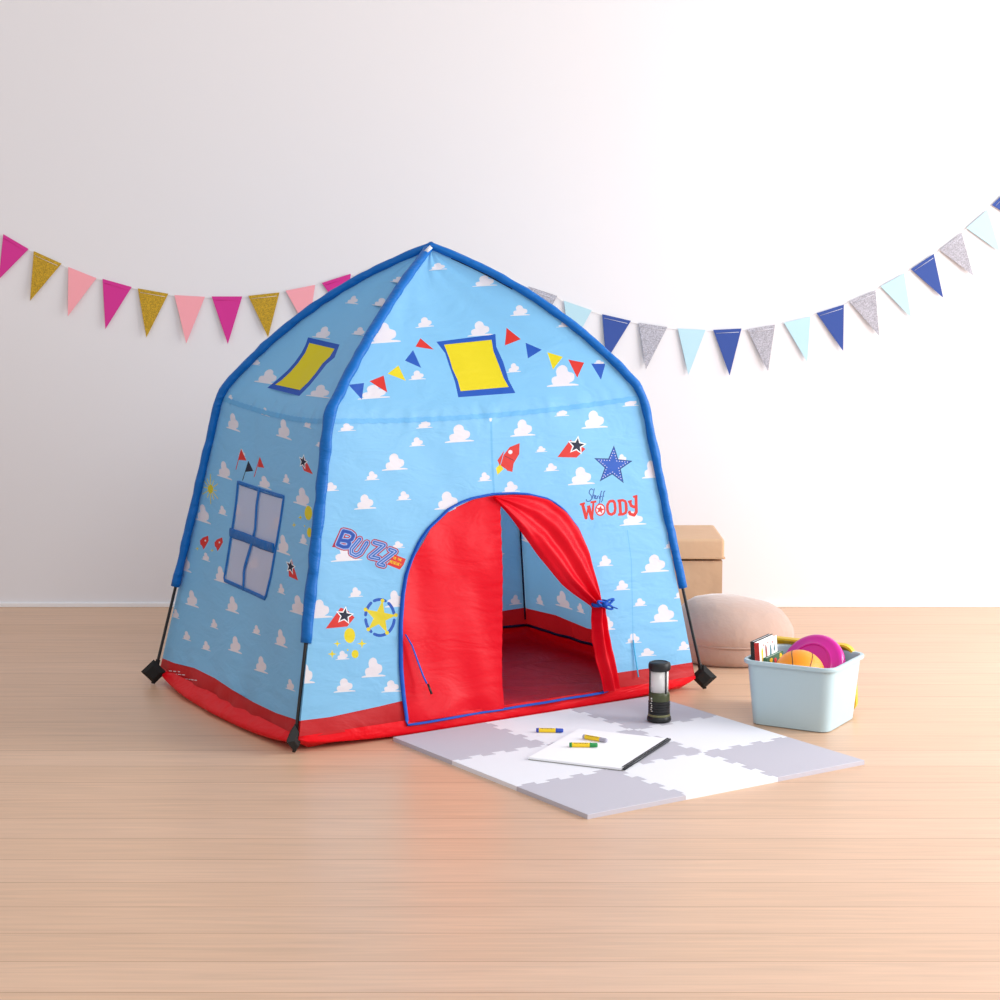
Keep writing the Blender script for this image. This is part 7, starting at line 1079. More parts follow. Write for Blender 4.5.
# seam between wall and roof, a ruffled strip
for side in ('front', 'left', 'back', 'right'):
    b = MB(); rows = []
    for t in (.978, .985, .99, .996):
        rows.append([surf(side, i / 90, t + .0015 * math.sin(i * 1.9), .0016) for i in range(91)])
    v = [p for r in rows for p in r]; f = [(j * 91 + i, j * 91 + i + 1, (j + 1) * 91 + i + 1, (j + 1) * 91 + i) for j in range(3) for i in range(90)]
    obj('eave_seam', v, f, 'seam', tent)
# pole sleeves, poles and foot caps
def radial(n):
    d = Vector((SHO[n][0] - APEX[0], SHO[n][1] - APEX[1], 0)); return d.normalized()
def outer(n, t, off):
    p = Vector(corner_curve(n, t, True) if t < 1 else corner_curve(n, t)); r = radial(n)
    k = max(0, min(1, (t - .9) / .35)); up = Vector((0, 0, 1)) * (.85 * k)
    d = (r * (1 - .45 * k) + up).normalized()
    blend = Vector(corner_curve(n, t)) if t < 1 else p
    if t < 1: p = p.lerp(blend, min(1, t * 1.05))
    return p + d * off
for n in 'FRLB':
    tend = 1.975 if n in 'FB' else 2.0
    path = [outer(n, t, .0075) for t in [.0 + tend * i / 60 for i in range(61)]]
    pole = MB().tube(path, .0048, 8).build('pole', 'pole', tent)
    r = radial(n); foot = Vector(FOOT[n]); c = foot + r * .002 + Vector((0, 0, .036))
    z = Vector((0, 0, 1)); side_ = r.cross(z)
    # foot cap: a folded square of webbing standing on one corner
    cap = MB(); a = .041; th = .012
    for sgn in (1, -1):
        ring = [c + r * a * 1.0, c + z * a * .95, c - r * a * .95, c - z * .0385]
        inner = [c + (q - c) * .55 + side_ * sgn * th for q in ring]
        vv = ring + inner
        ff = [(i, (i + 1) % 4, 4 + (i + 1) % 4, 4 + i) for i in range(4)] + [(4, 5, 6, 7)]
        cap.add(vv, ff if sgn > 0 else [q[::-1] for q in ff])
    pd = (path[4] - path[0]).normalized(); q0 = path[0] + pd * .03; cap.tube([q0, q0 + pd * .045], .0072, 8)
    cap.build('foot_cap', 'black_web', pole, smooth=False)
    t0s = {'F': .312, 'L': .325, 'R': .335, 'B': .32}[n]
    N_ = 90; path = []
    for i in range(N_ + 1):
        t = t0s + (tend + .004 - t0s) * i / N_
        p = outer(n, min(t, 2), .009)
        path.append(p)
    if n in 'LR': path.append(Vector(APEX) + Vector((.004 if n == 'L' else -.004, 0, .0125)))
    def rad(u, n=n):
        return (.0165 - .004 * max(0, u - .5)) * (1 + .10 * noise.noise(Vector((u * 40, ord(n), 0))) + .05 * math.sin(u * 95))
    sl = MB(); sl.tube(path, rad, 14, ref=tuple(side_ if False else r), flat=.8)
    for i, v in enumerate(sl.v):
        v += Vector((noise.noise(v * 26), noise.noise(v * 26 + Vector((9, 0, 0))), 0)) * .0028
    sl.build('pole_sleeve', 'blue_sleeve', tent)
# inner bindings along the corners and the hem
for n in 'FRLB':
    b = MB().tube([Vector(corner_curve(n, t)) - radial(n) * .012 for t in [i / 30 for i in range(1, 58)]], .0035, 6); b.build('corner_binding', 'navy_trim', tent)
for side in ('left', 'back', 'right'):
    b = MB().tube([Vector(surf(side, .01 + .98 * i / 50, .012, -.008)) for i in range(51)], .0055, 6, flat=.8); b.build('hem_binding', 'navy_trim', tent)
# groundsheet with its rolled edge
def rim(theta):
    k = int(theta) % 4; s = theta - int(theta); side = ('front', 'right', 'back', 'left')[k]
    amt = {'front': .006, 'left': .042, 'right': .02, 'back': .02}[side]
    return side, s, amt
NT = 240; rings = []
C0 = Vector((-.21, 6.2, .006))
def rim_pt(theta, out, z, wob):
    side, s, amt = rim(theta); p = Vector(surf0(side, s, .0)); o = side_out(side)
    e = max(0, math.sin(PI * s)) ** .6
    w = noise.noise(Vector((theta * 9, out * 40, 2))) * wob * e * (.3 if side == 'front' else 1)
    d = out * amt * e + w
    return Vector((p.x + o[0] * d, p.y + o[1] * d, z + w * .4 + (max(0, .040 - z) * (1 - e) ** 1.5)))
for out, z, wob in ((.0, .048, .002), (.35, .040, .004), (.9, .026, .007), (1.0, .014, .006), (.75, .0045, .002)):
    rings.append([rim_pt(4 * i / NT, out, z if z < .04 else z, wob) for i in range(NT)])
for k in (.06, .12, .2, .3, .42, .55, .68, .8, .92):
    r_ = []
    for i in range(NT):
        p = rim_pt(4 * i / NT, 0, .006, 0); q = p.lerp(C0, k)
        q.z = .006 + max(0, .007 * noise.noise(Vector((q.x * 9, q.y * 9, 1))) + .006 * noise.noise(Vector((q.x * 3, q.y * 16, 1)))) 
        r_.append(q)
    rings.append(r_)
v = [p for r_ in rings for p in r_] + [C0]; f = []
for j in range(len(rings) - 1):
    for i in range(NT): f.append((j * NT + i, j * NT + (i + 1) % NT, (j + 1) * NT + (i + 1) % NT, (j + 1) * NT + i))
j = len(rings) - 1
for i in range(NT): f.append((j * NT + i, j * NT + (i + 1) % NT, len(v) - 1))
obj('groundsheet', v, f, 'red_floor', tent)

# door: piping round the arch, the two flaps and their ties
def resample(pts, n):
    d = [0]
    for a, b in zip(pts, pts[1:]): d.append(d[-1] + math.dist(a, b))
    out = []
    for i in range(n):
        x = d[-1] * i / (n - 1); k = max(j for j in range(len(d)) if d[j] <= x + 1e-12); k = min(k, len(pts) - 2)
        u = (x - d[k]) / max(1e-9, d[k + 1] - d[k]); out.append(tuple(pts[k][q] + (pts[k + 1][q] - pts[k][q]) * u for q in (0, 1)))
    return out
arch = resample(SHP['arch'] + [SHP['arch'][0]], 150)
MB().tube([surf('front', s, t, .005) for s, t in arch[:-1]], .0062, 8, closed=True, flat=.55).build('door_piping', 'blue_trim', tent)
fl = SHP['flapl']; sr = max(s for s, t in fl); tb = min(t for s, t in fl)
dfl = resample(fl + [fl[0]], 160)[:-1]
def flap_off(s, t):
    e = math.exp(-max(0, sr - s) / .03)
    w = .004 + e * (.010 + .0025 * math.sin(t * 150) + .006 * math.sin(t * 17 + 1)) + .006 * noise.noise(Vector((s * 9, t * 5, 4))) + .004 * math.sin(s * 60 + t * 9) * noise.noise(Vector((s * 3, t * 3, 9)))
    w += .010 * math.exp(-abs(s - (sr - .01)) / .09) * math.sin(max(0, min(1, t / .65)) * PI)
    return w
door = cloth('door_flap', tent, 'front', 0, 1, 1.34, .93, [], 'red_flap', .016, 0, dfl, flap_off)
door['label'] = 'closed red door flap hanging straight'
tie = MB().tube([surf('front', s, t, .02 + .004 * i) for i, (s, t) in enumerate(SHP['tiel'][:-1])], .0042, 6, flat=.5)
tie.build('door_tie', 'blue_trim', door)
(s1, t1), (s2, t2) = SHP['tiel'][-2:]
MB().tube([surf('front', s1, t1, .042), surf('front', s2, t2, .046)], .0045, 6, flat=.6).build('tie_end', 'black', door)
# right flap, drawn aside and gathered by its tie
NR, NC = 44, 34
fo, fi = resample(SHP['fl_out'], NR), resample(SHP['fl_in'], NR)
fo2, fi2 = resample(SHP['fl_out2'], NR), resample(SHP['fl_in2'], NR)
v = []; f = []
def flap_row(a, b, u, low):
    row = []
    for c in range(NC):
        w = c / (NC - 1); s = a[0] + (b[0] - a[0]) * w; t = a[1] + (b[1] - a[1]) * w
        if not low:
            amp = .003 + .013 * u ** .8; g = .014 + .020 * u * math.sin(PI * w) ** .7
            fold = math.sin(w * PI * 5 + 1.2 + u * 1.6) * amp * (.35 + .65 * w) + .010 * math.exp(-((w - .93) / .06) ** 2)
        else:
            amp = .013 * (1 - .35 * u); g = .034 * (1 - u) + .020 * u
            fold = math.sin(w * PI * 3.6 + .8 + u * 1.2) * amp
            g *= math.sin(PI * (.12 + .76 * w)) ** .8 + .25
        row.append(surf('front', s, t, g + fold + .004 * noise.noise(Vector((w * 5, u * 7, 8 + low)))))
    return row
rows = [flap_row(fo[k], fi[k], k / (NR - 1), 0) for k in range(NR)] + [flap_row(fo2[k], fi2[k], k / (NR - 1), 1) for k in range(1, NR)]
v = [p for r_ in rows for p in r_]
f = [(j * NC + i, j * NC + i + 1, (j + 1) * NC + i + 1, (j + 1) * NC + i) for j in range(len(rows) - 1) for i in range(NC - 1)]
gath = obj('door_flap', v, f, 'red_flap', tent); gath['label'] = 'red door flap pulled aside and tied in folds'
ks, kt = SHP['knot'][0]; K = Vector(surf('front', ks + .001, kt, .036)); o_ = Vector((*side_out('front'), 0)); sx_ = Vector((o_.y * -1, o_.x, 0)); zz = Vector((0, 0, 1))
kb = MB()
kb.tube([K + (sx_ * math.cos(a) * .021 + o_ * math.sin(a) * .020) + zz * .004 * math.cos(a) for a in [2 * PI * i / 24 for i in range(24)]], .0055, 8, closed=True)
kb.tube([K + o_ * .022 - sx_ * .004, K + o_ * .03 + sx_ * .006], .009, 8)
for d in ((.034, .012), (.030, -.014), (-.026, .01)):
    kb.tube([K + o_ * .024 + sx_ * d[0] * math.sin(PI * i / 12) * 1.0 * (1 if i < 7 else .9) + zz * (d[1] * math.sin(PI * i / 12) + .007 * math.cos(PI * i / 12)) for i in range(13)], .0035, 6)
kb.tube([K + o_ * .024, K + o_ * .03 + sx_ * .02 - zz * .006, K + o_ * .024 + sx_ * .045 - zz * .016], .0035, 6, flat=.6)
kb.build('door_tie', 'blue_trim', gath)
MB().tube([surf('front', s, t, .004 + .002 * i) for i, (s, t) in enumerate(SHP['tier'])], .0026, 6, flat=.6).build('hanging_cord', 'cyan_cord', tent)
# window in the left wall
win = cloth('window_netting', tent, 'left', 0, 1, 1.0, .93, [], 'net', .02, -.001, resample(SHP['win_i'] + [SHP['win_i'][0]], 70)[:-1])
def strip(name, path, width, parent, off=.0028, mat='blue_trim', side='left'):
    b = MB(); b.tube([surf(side, s, t, off) for s, t in path], width / 2, 8, flat=.28, ref=tuple(Vector((*side_out(side), 0)))); return b
wo = [(( a[0] + b[0]) / 2, (a[1] + b[1]) / 2) for a, b in zip(SHP['win_o'], SHP['win_i'])]
def ref_side(side): return tuple(Vector((*side_out(side), 0)))
fr = MB(); fr.tube([surf('left', s, t, .002) for s, t in resample(wo + [wo[0]], 90)[:-1]], .0062, 8, closed=True, flat=.3, ref=ref_side('left'))
fr.tube([surf('left', s, t, .003) for s, t in resample(SHP['wbar_v'], 24)], .0085, 8, flat=.2, ref=ref_side('left'))
fr.tube([surf('left', s, t, .0045) for s, t in resample(SHP['wbar_h'], 24)], .0145, 8, flat=.14, ref=ref_side('left'))
fr.build('window_trim', 'blue_sleeve', win)
# white tag at the peak
a = Vector(corner_curve('F', 1.955)); MB().box((0, 0, 0), (.03, .004, .012), Matrix.Translation(a + Vector((.004, -.018, .014))) @ Matrix.Rotation(-.75, 4, 'Y')).build('webbing_tag', 'white', tent)

# ------------------------------------------------------------------ foam mat: nine interlocking tiles
def foam(name, rgb):
    m = plain(name, rgb, .75, spec=.25); N, L = m.node_tree.nodes, m.node_tree.links; p = N['Principled BSDF']
    tc = N.new('ShaderNodeTexCoord'); mp = N.new('ShaderNodeMapping'); mp.inputs['Rotation'].default_value = (0, 0, PI / 4)
    L.new(tc.outputs['Object'], mp.inputs[0])
    ch = N.new('ShaderNodeTexVoronoi'); ch.inputs['Scale'].default_value = 150; ch.inputs['Randomness'].default_value = 0
    L.new(mp.outputs[0], ch.inputs['Vector'])
    b = N.new('ShaderNodeBump'); b.inputs['Strength'].default_value = .5; b.inputs['Distance'].default_value = .0012
    L.new(ch.outputs['Distance'], b.inputs['Height']); L.new(b.outputs[0], p.inputs['Normal']); return m
MATS['foam_grey'] = foam('grey_foam', (194, 191, 201)); MATS['foam_white'] = foam('white_foam', (234, 234, 240))
MATS['slit'] = plain('dark_slit', (120, 118, 124), .9)
OM = Vector((-.293, 5.500, 0)); rr = .5909; U = Vector((math.sin(rr), -math.cos(rr), 0)); Vv = Vector((math.cos(rr), math.sin(rr), 0)); TS = .3
def teeth(n=7, amp=.0095):
    pts = []; e = .0
    for k in range(n):
        a = .065 + .87 * k / n; b = .065 + .87 * (k + 1) / n; w = b - a; sg = 1 if k % 2 == 0 else -1
        pts += [(a + w * .10 * 1, sg * amp), (a - w * .0 + w * .90, sg * amp)] if False else [(a + w * .02, sg * amp * 1.0), (b - w * .02, sg * amp)]
    # undercut the teeth slightly so that they lock
    out = [(0, 0), (.062, 0)]
    for i, (x, y) in enumerate(pts):
        out.append((x + (-.010 if i % 2 == 0 else .010), y))
        if i % 2 == 1 and i < len(pts) - 1: out.append((x + .0, 0))
    out += [(.938, 0), (1, 0)]
    return out
TE = teeth()
def edge(i, j, horiz):
    """boundary from node (i,j) along u (horiz) or v, in tile units; straight on the outside of the mat"""
    outer_ = (horiz and j in (0, 3)) or ((not horiz) and i in (0, 3))
    t = [(0, 0), (1, 0)] if outer_ else TE
    flip = 1 if (i + j) % 2 else -1
    return [((i + x, j + y / TS * flip) if horiz else (i + y / TS * flip, j + x)) for x, y in t]
desc = {(0, 0): 'grey foam floor tile at the left corner of the mat, against the tent door flap', (0, 1): 'white foam tile along the tent hem, under the blue crayon', (0, 2): 'grey foam tile at the back corner of the mat, carrying the lantern',
        (1, 0): 'white foam tile on the mat\'s left edge between two grey corner tiles', (1, 1): 'grey foam tile in the middle of the mat, mostly under the drawing pad', (1, 2): 'white foam tile on the mat\'s right edge facing the storage box',
        (2, 0): 'grey foam tile at the corner of the mat nearest the viewer', (2, 1): 'white foam tile on the mat\'s near edge beside the pad\'s spiral binding', (2, 2): 'grey foam tile at the right corner of the mat, in front of the storage box'}
for i in range(3):
    for j in range(3):
        loop = edge(i, j, True)[:-1] + edge(i + 1, j, False)[:-1] + edge(i, j + 1, True)[::-1][:-1] + edge(i, j, False)[::-1][:-1]
        cx, cy = i + .5, j + .5
        loop = [(cx + (x - cx) * .9985, cy + (y - cy) * .9985) for x, y in loop]
        if sum(a[0] * b[1] - b[0] * a[1] for a, b in zip(loop, loop[1:] + loop[:1])) < 0: loop = loop[::-1]
        W3 = [OM + U * TS * x + Vv * TS * y for x, y in loop]
        c = OM + U * TS * cx + Vv * TS * cy
        tile = thing('foam_tile', desc[i, j], 'floor tile', (c.x, c.y, 0), 0, 'interlocking foam mat tiles') if False else None
        key = 'foam_grey' if (i + j) % 2 == 0 else 'foam_white'
        # planar triangulated top keeps the dovetail outline exact
        n = len(W3); vv = [(p.x - c.x, p.y - c.y, 0) for p in W3] + [(p.x - c.x, p.y - c.y, .0108) for p in W3] + [((p.x - c.x) * .994, (p.y - c.y) * .994, .0120) for p in W3]
        tri = delaunay_2d_cdt([Vector(q[:2]) for q in vv[2 * n:]], [], [list(range(n))], 0, 1e-7, True)
        ff = []; back = {k: tri[3][k][0] for k in range(len(tri[0]))}
        for q, ids in zip(tri[2], tri[5]):
            if not ids: continue
            q = [back[x] for x in q]; ff.append(tuple(2 * n + x for x in q)); ff.append(tuple(q[::-1]))
        for k in range(n):
            k2 = (k + 1) % n; ff.append((k, k2, n + k2, n + k)); ff.append((n + k, n + k2, 2 * n + k2, 2 * n + k))
        o = obj('foam_tile', vv, ff, key, None, smooth=False); o.location = (c.x, c.y, 0)
        bm = bmesh.new(); bm.from_mesh(o.data); bmesh.ops.recalc_face_normals(bm, faces=bm.faces[:]); bm.to_mesh(o.data); bm.free()
        o['label'] = desc[i, j]; o['category'] = 'floor tile'; o['group'] = 'interlocking foam mat tiles'

# ------------------------------------------------------------------ camping lantern
MATS['olive'] = plain('olive_plastic', (62, 68, 38), .4); MATS['globe'] = plain('clear_plastic', (250, 248, 246), .12, trans=.35, spec=.4)
MATS['reflector'] = plain('white_reflector', (235, 232, 235), .35); MATS['mark_white'] = plain('white_ink', (225, 225, 215), .5); MATS['olive_ring'] = plain('olive_ring', (110, 108, 70), .4)
LC = Vector((.4495, 5.682, .012))
lan = thing('camping_lantern', 'small olive and black battery lantern standing on the grey back corner tile', 'lantern', LC)
T_ = Matrix.Translation(LC)
MB().lathe([(.030, 0), (.037, .002), (.0385, .007), (.0375, .014), (.035, .017)], 36, T_).build('base', 'black', lan, angle=40)
MB().lathe([(.0345, .017), (.0352, .0185), (.0352, .0215), (.0345, .023)], 36, T_).build('base_ring', 'olive_ring', lan, angle=40)
pr = [(.0335, .023)]
for k in range(5): pr += [(.0345, .0245 + k * .0075), (.0345, .0285 + k * .0075), (.0325, .0295 + k * .0075), (.0325, .0315 + k * .0075)]
MB().lathe(pr + [(.0325, .062)], 36, T_).build('grip', 'black', lan, angle=40)
MB().lathe([(.0328, .061), (.0332, .063), (.0332, .079), (.0315, .083), (.029, .086)], 36, T_).build('body', 'olive', lan, angle=40)
b = MB()   # small white maker's mark down the left of the grip
a0 = math.radians(222)
for k, (w, h_, dz) in enumerate(((.005, .005, .070), (.004, .003, .063), (.006, .0022, .056), (.003, .004, .050), (.006, .002, .044), (.0045, .0022, .039), (.006, .002, .034))):
    a = a0 + .05 * math.sin(k * 2.3); M = T_ @ Matrix.Rotation(a, 4, 'Z') @ Matrix.Translation((.0349, 0, dz)); b.box((0, 0, 0), (.0008, w, h_), M)
b.build('printed_mark', 'mark_white', lan, smooth=False)
MB().lathe([(.0285, .086), (.0285, .148)], 36, T_).build('globe', 'globe', lan)
MB().lathe([(.018, .087), (.020, .09), (.020, .146), (.017, .148)], 28, T_).build('light_tube', 'reflector', lan, angle=40)
cap = MB().lathe([(.029, .146), (.0335, .149), (.0350, .155), (.0350, .163), (.033, .169), (.026, .1715), (.024, .1695), (.001, .1695)], 36, T_); cap.build('top_cap', 'black', lan, angle=40)
for a in (math.radians(-52), math.radians(68), math.radians(188)):
    MB().tube([LC + Vector((.0305 * math.cos(a), .0305 * math.sin(a), z)) for z in (.083, .149)], .0026, 8).build('guard_post', 'black', lan)

lan.scale = (.9, .9, 1)

# ------------------------------------------------------------------ drawing pad and crayons
MATS['paper'] = plain('white_paper', (246, 246, 248), .7, spec=.2); MATS['board'] = plain('grey_board', (150, 146, 142), .8); MATS['coil'] = plain('dark_coil', (52, 54, 58), .35, metal=.6)
p0 = Vector((.076, 5.256, .0)); ang = math.radians(-25.0); ex = Vector((math.cos(ang), math.sin(ang), 0)); ey = Vector((-math.sin(ang), math.cos(ang), 0))
pad = thing('drawing_pad', 'blank white spiral-bound drawing pad lying on the foam mat', 'drawing pad', p0 + ex * .134 + ey * .17 + Vector((0, 0, .0122)), ang)
Mp = Matrix.Translation(p0 + Vector((0, 0, .0122))) @ Matrix.Rotation(ang, 4, 'Z')
MB().box((.131, .171, .0008), (.266, .343, .0016), Mp).build('back_cover', 'board', pad, smooth=False)
MB().box((.129, .171, .0044), (.262, .341, .0056), Mp, bev=.0006).build('paper_block', 'paper', pad, smooth=False)
b = MB(); 
for k in range(46):
    y = .008 + k * .0072
    b.tube([Mp @ Vector((.264 + .0052 * math.cos(a) - .001, y + .002 * a / 6, .0050 + .0052 * math.sin(a))) for a in [2 * PI * i / 12 for i in range(12)]], .0011, 5, closed=True)
b.tube([Mp @ Vector((.266, .002, .005)), Mp @ Vector((.266, .342, .005))], .0034, 8)
b.build('spiral_binding', 'coil', pad)
MATS['wrap'] = plain('yellow_label', (244, 206, 30), .5); MATS['ink'] = plain('dark_ink', (96, 66, 30), .6)
def crayon(c, col, label, x0, y0, x1, y1, zb):
    MATS['wax_' + c] = plain('wax_' + c, col, .45)
    a = Vector((x0, y0, 0)); d = Vector((x1, y1, 0)) - a; ln = d.length; th = math.atan2(d.y, d.x); r = .0062
    t = thing('crayon', label, 'crayon', (x0, y0, zb), th, 'chunky crayons on the mat')
    M = Matrix.Translation((x0, y0, zb + r)) @ Matrix.Rotation(th, 4, 'Z') @ Matrix.Rotation(PI / 2, 4, 'Y')
    MB().lathe([(.0045, 0), (r - .0004, .001), (r - .0004, ln - .003), (r - .0012, ln - .001), (.003, ln)], 16, M).build('wax_stick', 'wax_' + c, t, angle=50)
    w = MB(); w.lathe([(r, .006), (r, ln * .76)], 16, M)
    w2 = w.build('paper_label', 'wrap', t, angle=50)
    # line of print around the label
    k = MB(); ca = math.radians(205)
    for q in range(9):
        z = .014 + (ln * .76 - .024) * q / 8; hgt = (.0022, .0030, .0018)[q % 3]
        for da in (0,):
            k.box((0, 0, 0), (.0004, hgt, .0026), M @ Matrix.Rotation(math.radians(212) + da, 4, 'Z') @ Matrix.Translation((r, 0, z)))
    k.build('label_print', 'ink', w2, smooth=False)
    e = MB(); e.lathe([(r + .0002, .004), (r + .0002, .0075)], 16, M); e.build('label_band', 'wax_' + c, w2, angle=50)
    MB().lathe([(r + .0002, ln * .72), (r + .0002, ln * .765)], 16, M).build('label_band', 'wax_' + c, w2, angle=50)
crayon('blue', (36, 72, 176), 'blue crayon in a yellow label, lying on the white foam tile beside the pad', .100, 5.553, .175, 5.548, .012)
crayon('green', (22, 140, 66), 'green crayon in a yellow label, lying on the drawing pad', .185, 5.362, .261, 5.358, .0197)
crayon('grey', (168, 164, 180), 'grey crayon in a yellow label, lying askew behind the green one on the pad', .226, 5.452, .288, 5.407, .0197)

# ------------------------------------------------------------------ storage box and what it holds
BC = Vector((.865, 5.735, 0)); BA = math.radians(-30); Mb = Matrix.Translation(BC) @ Matrix.Rotation(BA, 4, 'Z')
MATS['boxblue'] = plain('pale_blue_plastic', (182, 206, 214), .38, spec=.4); MATS['boxin'] = MATS['boxblue']
sb = thing('storage_box', 'pale blue open plastic box filled with toys and books on the wooden floor', 'storage box', BC, BA)
def shell(levels):
    n = 4 * 9; v = []; f = []
    for w, h, r_, z in levels: v += [Mb @ Vector((x, y, z)) for x, y in rrect(w, h, r_, 8)]
    for i in range(len(levels) - 1):
        for k in range(n): f.append((i * n + k, i * n + (k + 1) % n, (i + 1) * n + (k + 1) % n, (i + 1) * n + k))
    f.append(tuple(range(n))[::-1]); f.append(tuple((len(levels) - 1) * n + k for k in range(n)))
    return v, f
v, f = shell([(.222, .214, .026, .0), (.232, .224, .030, .003), (.262, .254, .034, .182), (.262, .254, .034, .183), (.256, .248, .032, .184), (.226, .218, .028, .006), (.22, .212, .024, .005)])
b = MB().add(v, f); b.build('body', 'boxblue', sb, angle=50)
v, f = shell([(.262, .254, .034, .176), (.280, .272, .040, .178), (.282, .274, .041, .184), (.279, .271, .040, .1885), (.262, .254, .034, .1885), (.257, .249, .032, .184), (.256, .248, .032, .176)])
b = MB().add(v, f[:-2]); b.build('rim', 'boxblue', sb, angle=50)
def book(label, u0, v0, w, l, h, z0, tilt, cov, spine, art=None, roll=-.075):
    M = Mb @ Matrix.Translation((u0, v0, z0)) @ Matrix.Rotation(tilt, 4, 'X') @ Matrix.Rotation(roll, 4, 'Y')
    o = M.translation
    t = thing('book', label, 'book', o, BA, 'books standing in the storage box')
    MB().box((w / 2, l / 2, h / 2), (w - .003, l - .004, h - .004), M).build('pages', 'paper', t, smooth=False)
    c = MB().box((.0008, l / 2, h / 2), (.0016, l, h), M).box((w - .0008, l / 2, h / 2), (.0016, l, h), M, 0)
    cv = c.build('cover', cov, t, smooth=False)
    MB().box((w / 2, .0006, h / 2), (w, .0016, h), M, bev=.0004).build('spine', spine, t, smooth=False)
    if art:
        rnd = random.Random(3); b = MB()
        for k, (yy, zz_, hw, hh, mi) in enumerate(art):
            pts = [(math.cos(a) * hw * (1 + .3 * math.sin(3 * a + k)), math.sin(a) * hh) for a in [2 * PI * i / 14 for i in range(14)]]
            b.prism(pts, 0, .0005, M @ Matrix.Translation((w + .0001, yy, zz_)) @ Matrix(((0, 0, 1, 0), (1, 0, 0, 0), (0, 1, 0, 0), (0, 0, 0, 1))), mi)
        b.build('cover_picture', ['art_yellow', 'art_brown', 'art_teal', 'art_red'], cv, smooth=False)
MATS['art_yellow'] = plain('art_yellow', (240, 200, 40), .5); MATS['art_brown'] = plain('art_brown', (150, 90, 80), .5); MATS['art_teal'] = plain('art_teal', (80, 130, 140), .5); MATS['art_red'] = plain('art_red', (200, 60, 60), .5)
MATS['cover_white'] = plain('cover_white', (244, 243, 240), .4); MATS['spine_red'] = plain('spine_red', (206, 44, 36), .4); MATS['cover_black'] = plain('cover_black', (20, 20, 20), .4); MATS['cover_green'] = plain('cover_green', (60, 110, 80), .5)
book('black-spined picture book standing against the left side of the box', -.1085, -.098, .0115, .135, .226, .009, 0, 'cover_black', 'cover_black')
book('white picture book with a red spine and small colourful figures on its cover', -.0965, -.098, .0145, .13, .224, .009, 0, 'cover_white', 'spine_red',
     [(.02, .185, .005, .022, 0), (.048, .186, .006, .026, 1), (.080, .188, .006, .018, 2), (.108, .192, .005, .010, 2), (.034, .212, .003, .004, 3), (.064, .214, .003, .004, 1), (.095, .210, .003, .004, 3)])
book('slim dark green patterned book leaning low in the box beside the picture books', -.080, -.075, .010, .12, .178, .009, 0, 'cover_green', 'cover_green',
     [(.03, .165, .010, .008, 0), (.06, .16, .009, .009, 3), (.1, .168, .009, .007, 0)])
# flying disc
MATS['magenta_plastic'] = plain('magenta_plastic', (206, 10, 150), .28, coat=.3)
dc = Mb @ Vector((-.006, .066, .150)); dn = (Mb.to_3x3() @ Vector((-.10, -.86, .5))).normalized(); Rq = dn.to_track_quat('Z', 'Y').to_matrix().to_4x4()
disc = thing('flying_disc', 'shiny magenta flying disc leaning inside the box behind the orange ball', 'flying disc', dc)
Md = Matrix.Translation(dc) @ Rq; R_ = .098
MB().lathe([(.0005, .004), (R_ * .60, .004), (R_ * .62, .0065), (R_ * .66, .0065), (R_ * .70, .003), (R_ * .86, .001), (R_ * .95, -.003), (R_, -.012), (R_ * .995, -.022), (R_ * .965, -.022), (R_ * .955, -.012), (R_ * .9, -.004), (R_ * .6, .000), (.0005, .000)], 64, Md).build('disc_body', 'magenta_plastic', disc, angle=40)
# toy basketball
m = bpy.data.materials.new('orange_ball_rubber'); N, L = nodes_of(m); p = N['Principled BSDF']; p.inputs['Base Color'].default_value = srgb(250, 150, 20); p.inputs['Roughness'].default_value = .45
add_bump(m, N, L, p, 260, .3, .0006, kind='voronoi'); MATS['orange'] = m
bc = Mb @ Vector((.002, -.042, .139)); rb = .074
ball = thing('toy_ball', 'small orange basketball with black seams resting in the box', 'ball', bc)
ball.rotation_euler = (0, 0, 0)
bm = bmesh.new(); bmesh.ops.create_uvsphere(bm, u_segments=40, v_segments=24, radius=rb); bm.transform(Matrix.Translation(bc)); MB().bm(bm).build('ball_skin', 'orange', ball)
b = MB(); Rb = Matrix.Rotation(math.radians(28), 4, 'Y') @ Matrix.Rotation(math.radians(15), 4, 'X')
for kind in range(4):
    pts = []
    for i in range(48):
        a = 2 * PI * i / 48
        if kind == 0: q = Vector((math.cos(a), math.sin(a), 0))
        elif kind == 1: q = Vector((0, math.cos(a), math.sin(a)))
        else:
            sg = 1 if kind == 2 else -1; q = Vector((sg * (.62 - .22 * math.cos(2 * a)), math.cos(a) * .8, math.sin(a) * .8)).normalized()
        pts.append(bc + (Rb @ q) * (rb + .0002))
    b.tube(pts, .0011, 6, closed=True)
b.build('ball_seam', 'black', ball)
# yellow tray behind the box
MATS['yellow_plastic'] = plain('yellow_plastic', (226, 186, 20), .35)
tc_ = Mb @ Vector((.0, .152, 0)); tr_ = thing('plastic_tray', 'rounded yellow plastic tray standing on edge behind the storage box', 'tray', tc_, BA)
Mt = Mb @ Matrix.Translation((-.034, .172, .0)) @ Matrix.Rotation(math.radians(9), 4, 'X') @ Matrix.Rotation(PI / 2, 4, 'X')
b = MB(); outl = rrect(.272, .210, .036, 8, 0, .1055); inl = rrect(.232, .17, .025, 8, 0, .1055); nn = len(outl)
lv = [[Mt @ Vector((x, y, z)) for x, y in pl] for pl, z in ((outl, 0), (outl, .016), (rrect(.262, .200, .033, 8, 0, .1055), .018), (inl, .005))]
v = [p for l in lv for p in l]; f = []
for i in range(3):
    for k in range(nn): f.append((i * nn + k, i * nn + (k + 1) % nn, (i + 1) * nn + (k + 1) % nn, (i + 1) * nn + k))
f.append(tuple(range(nn))[::-1]); f.append(tuple(3 * nn + k for k in range(nn)))
b.add(v, f); b.build('tray_body', 'yellow_plastic', tr_, angle=35)

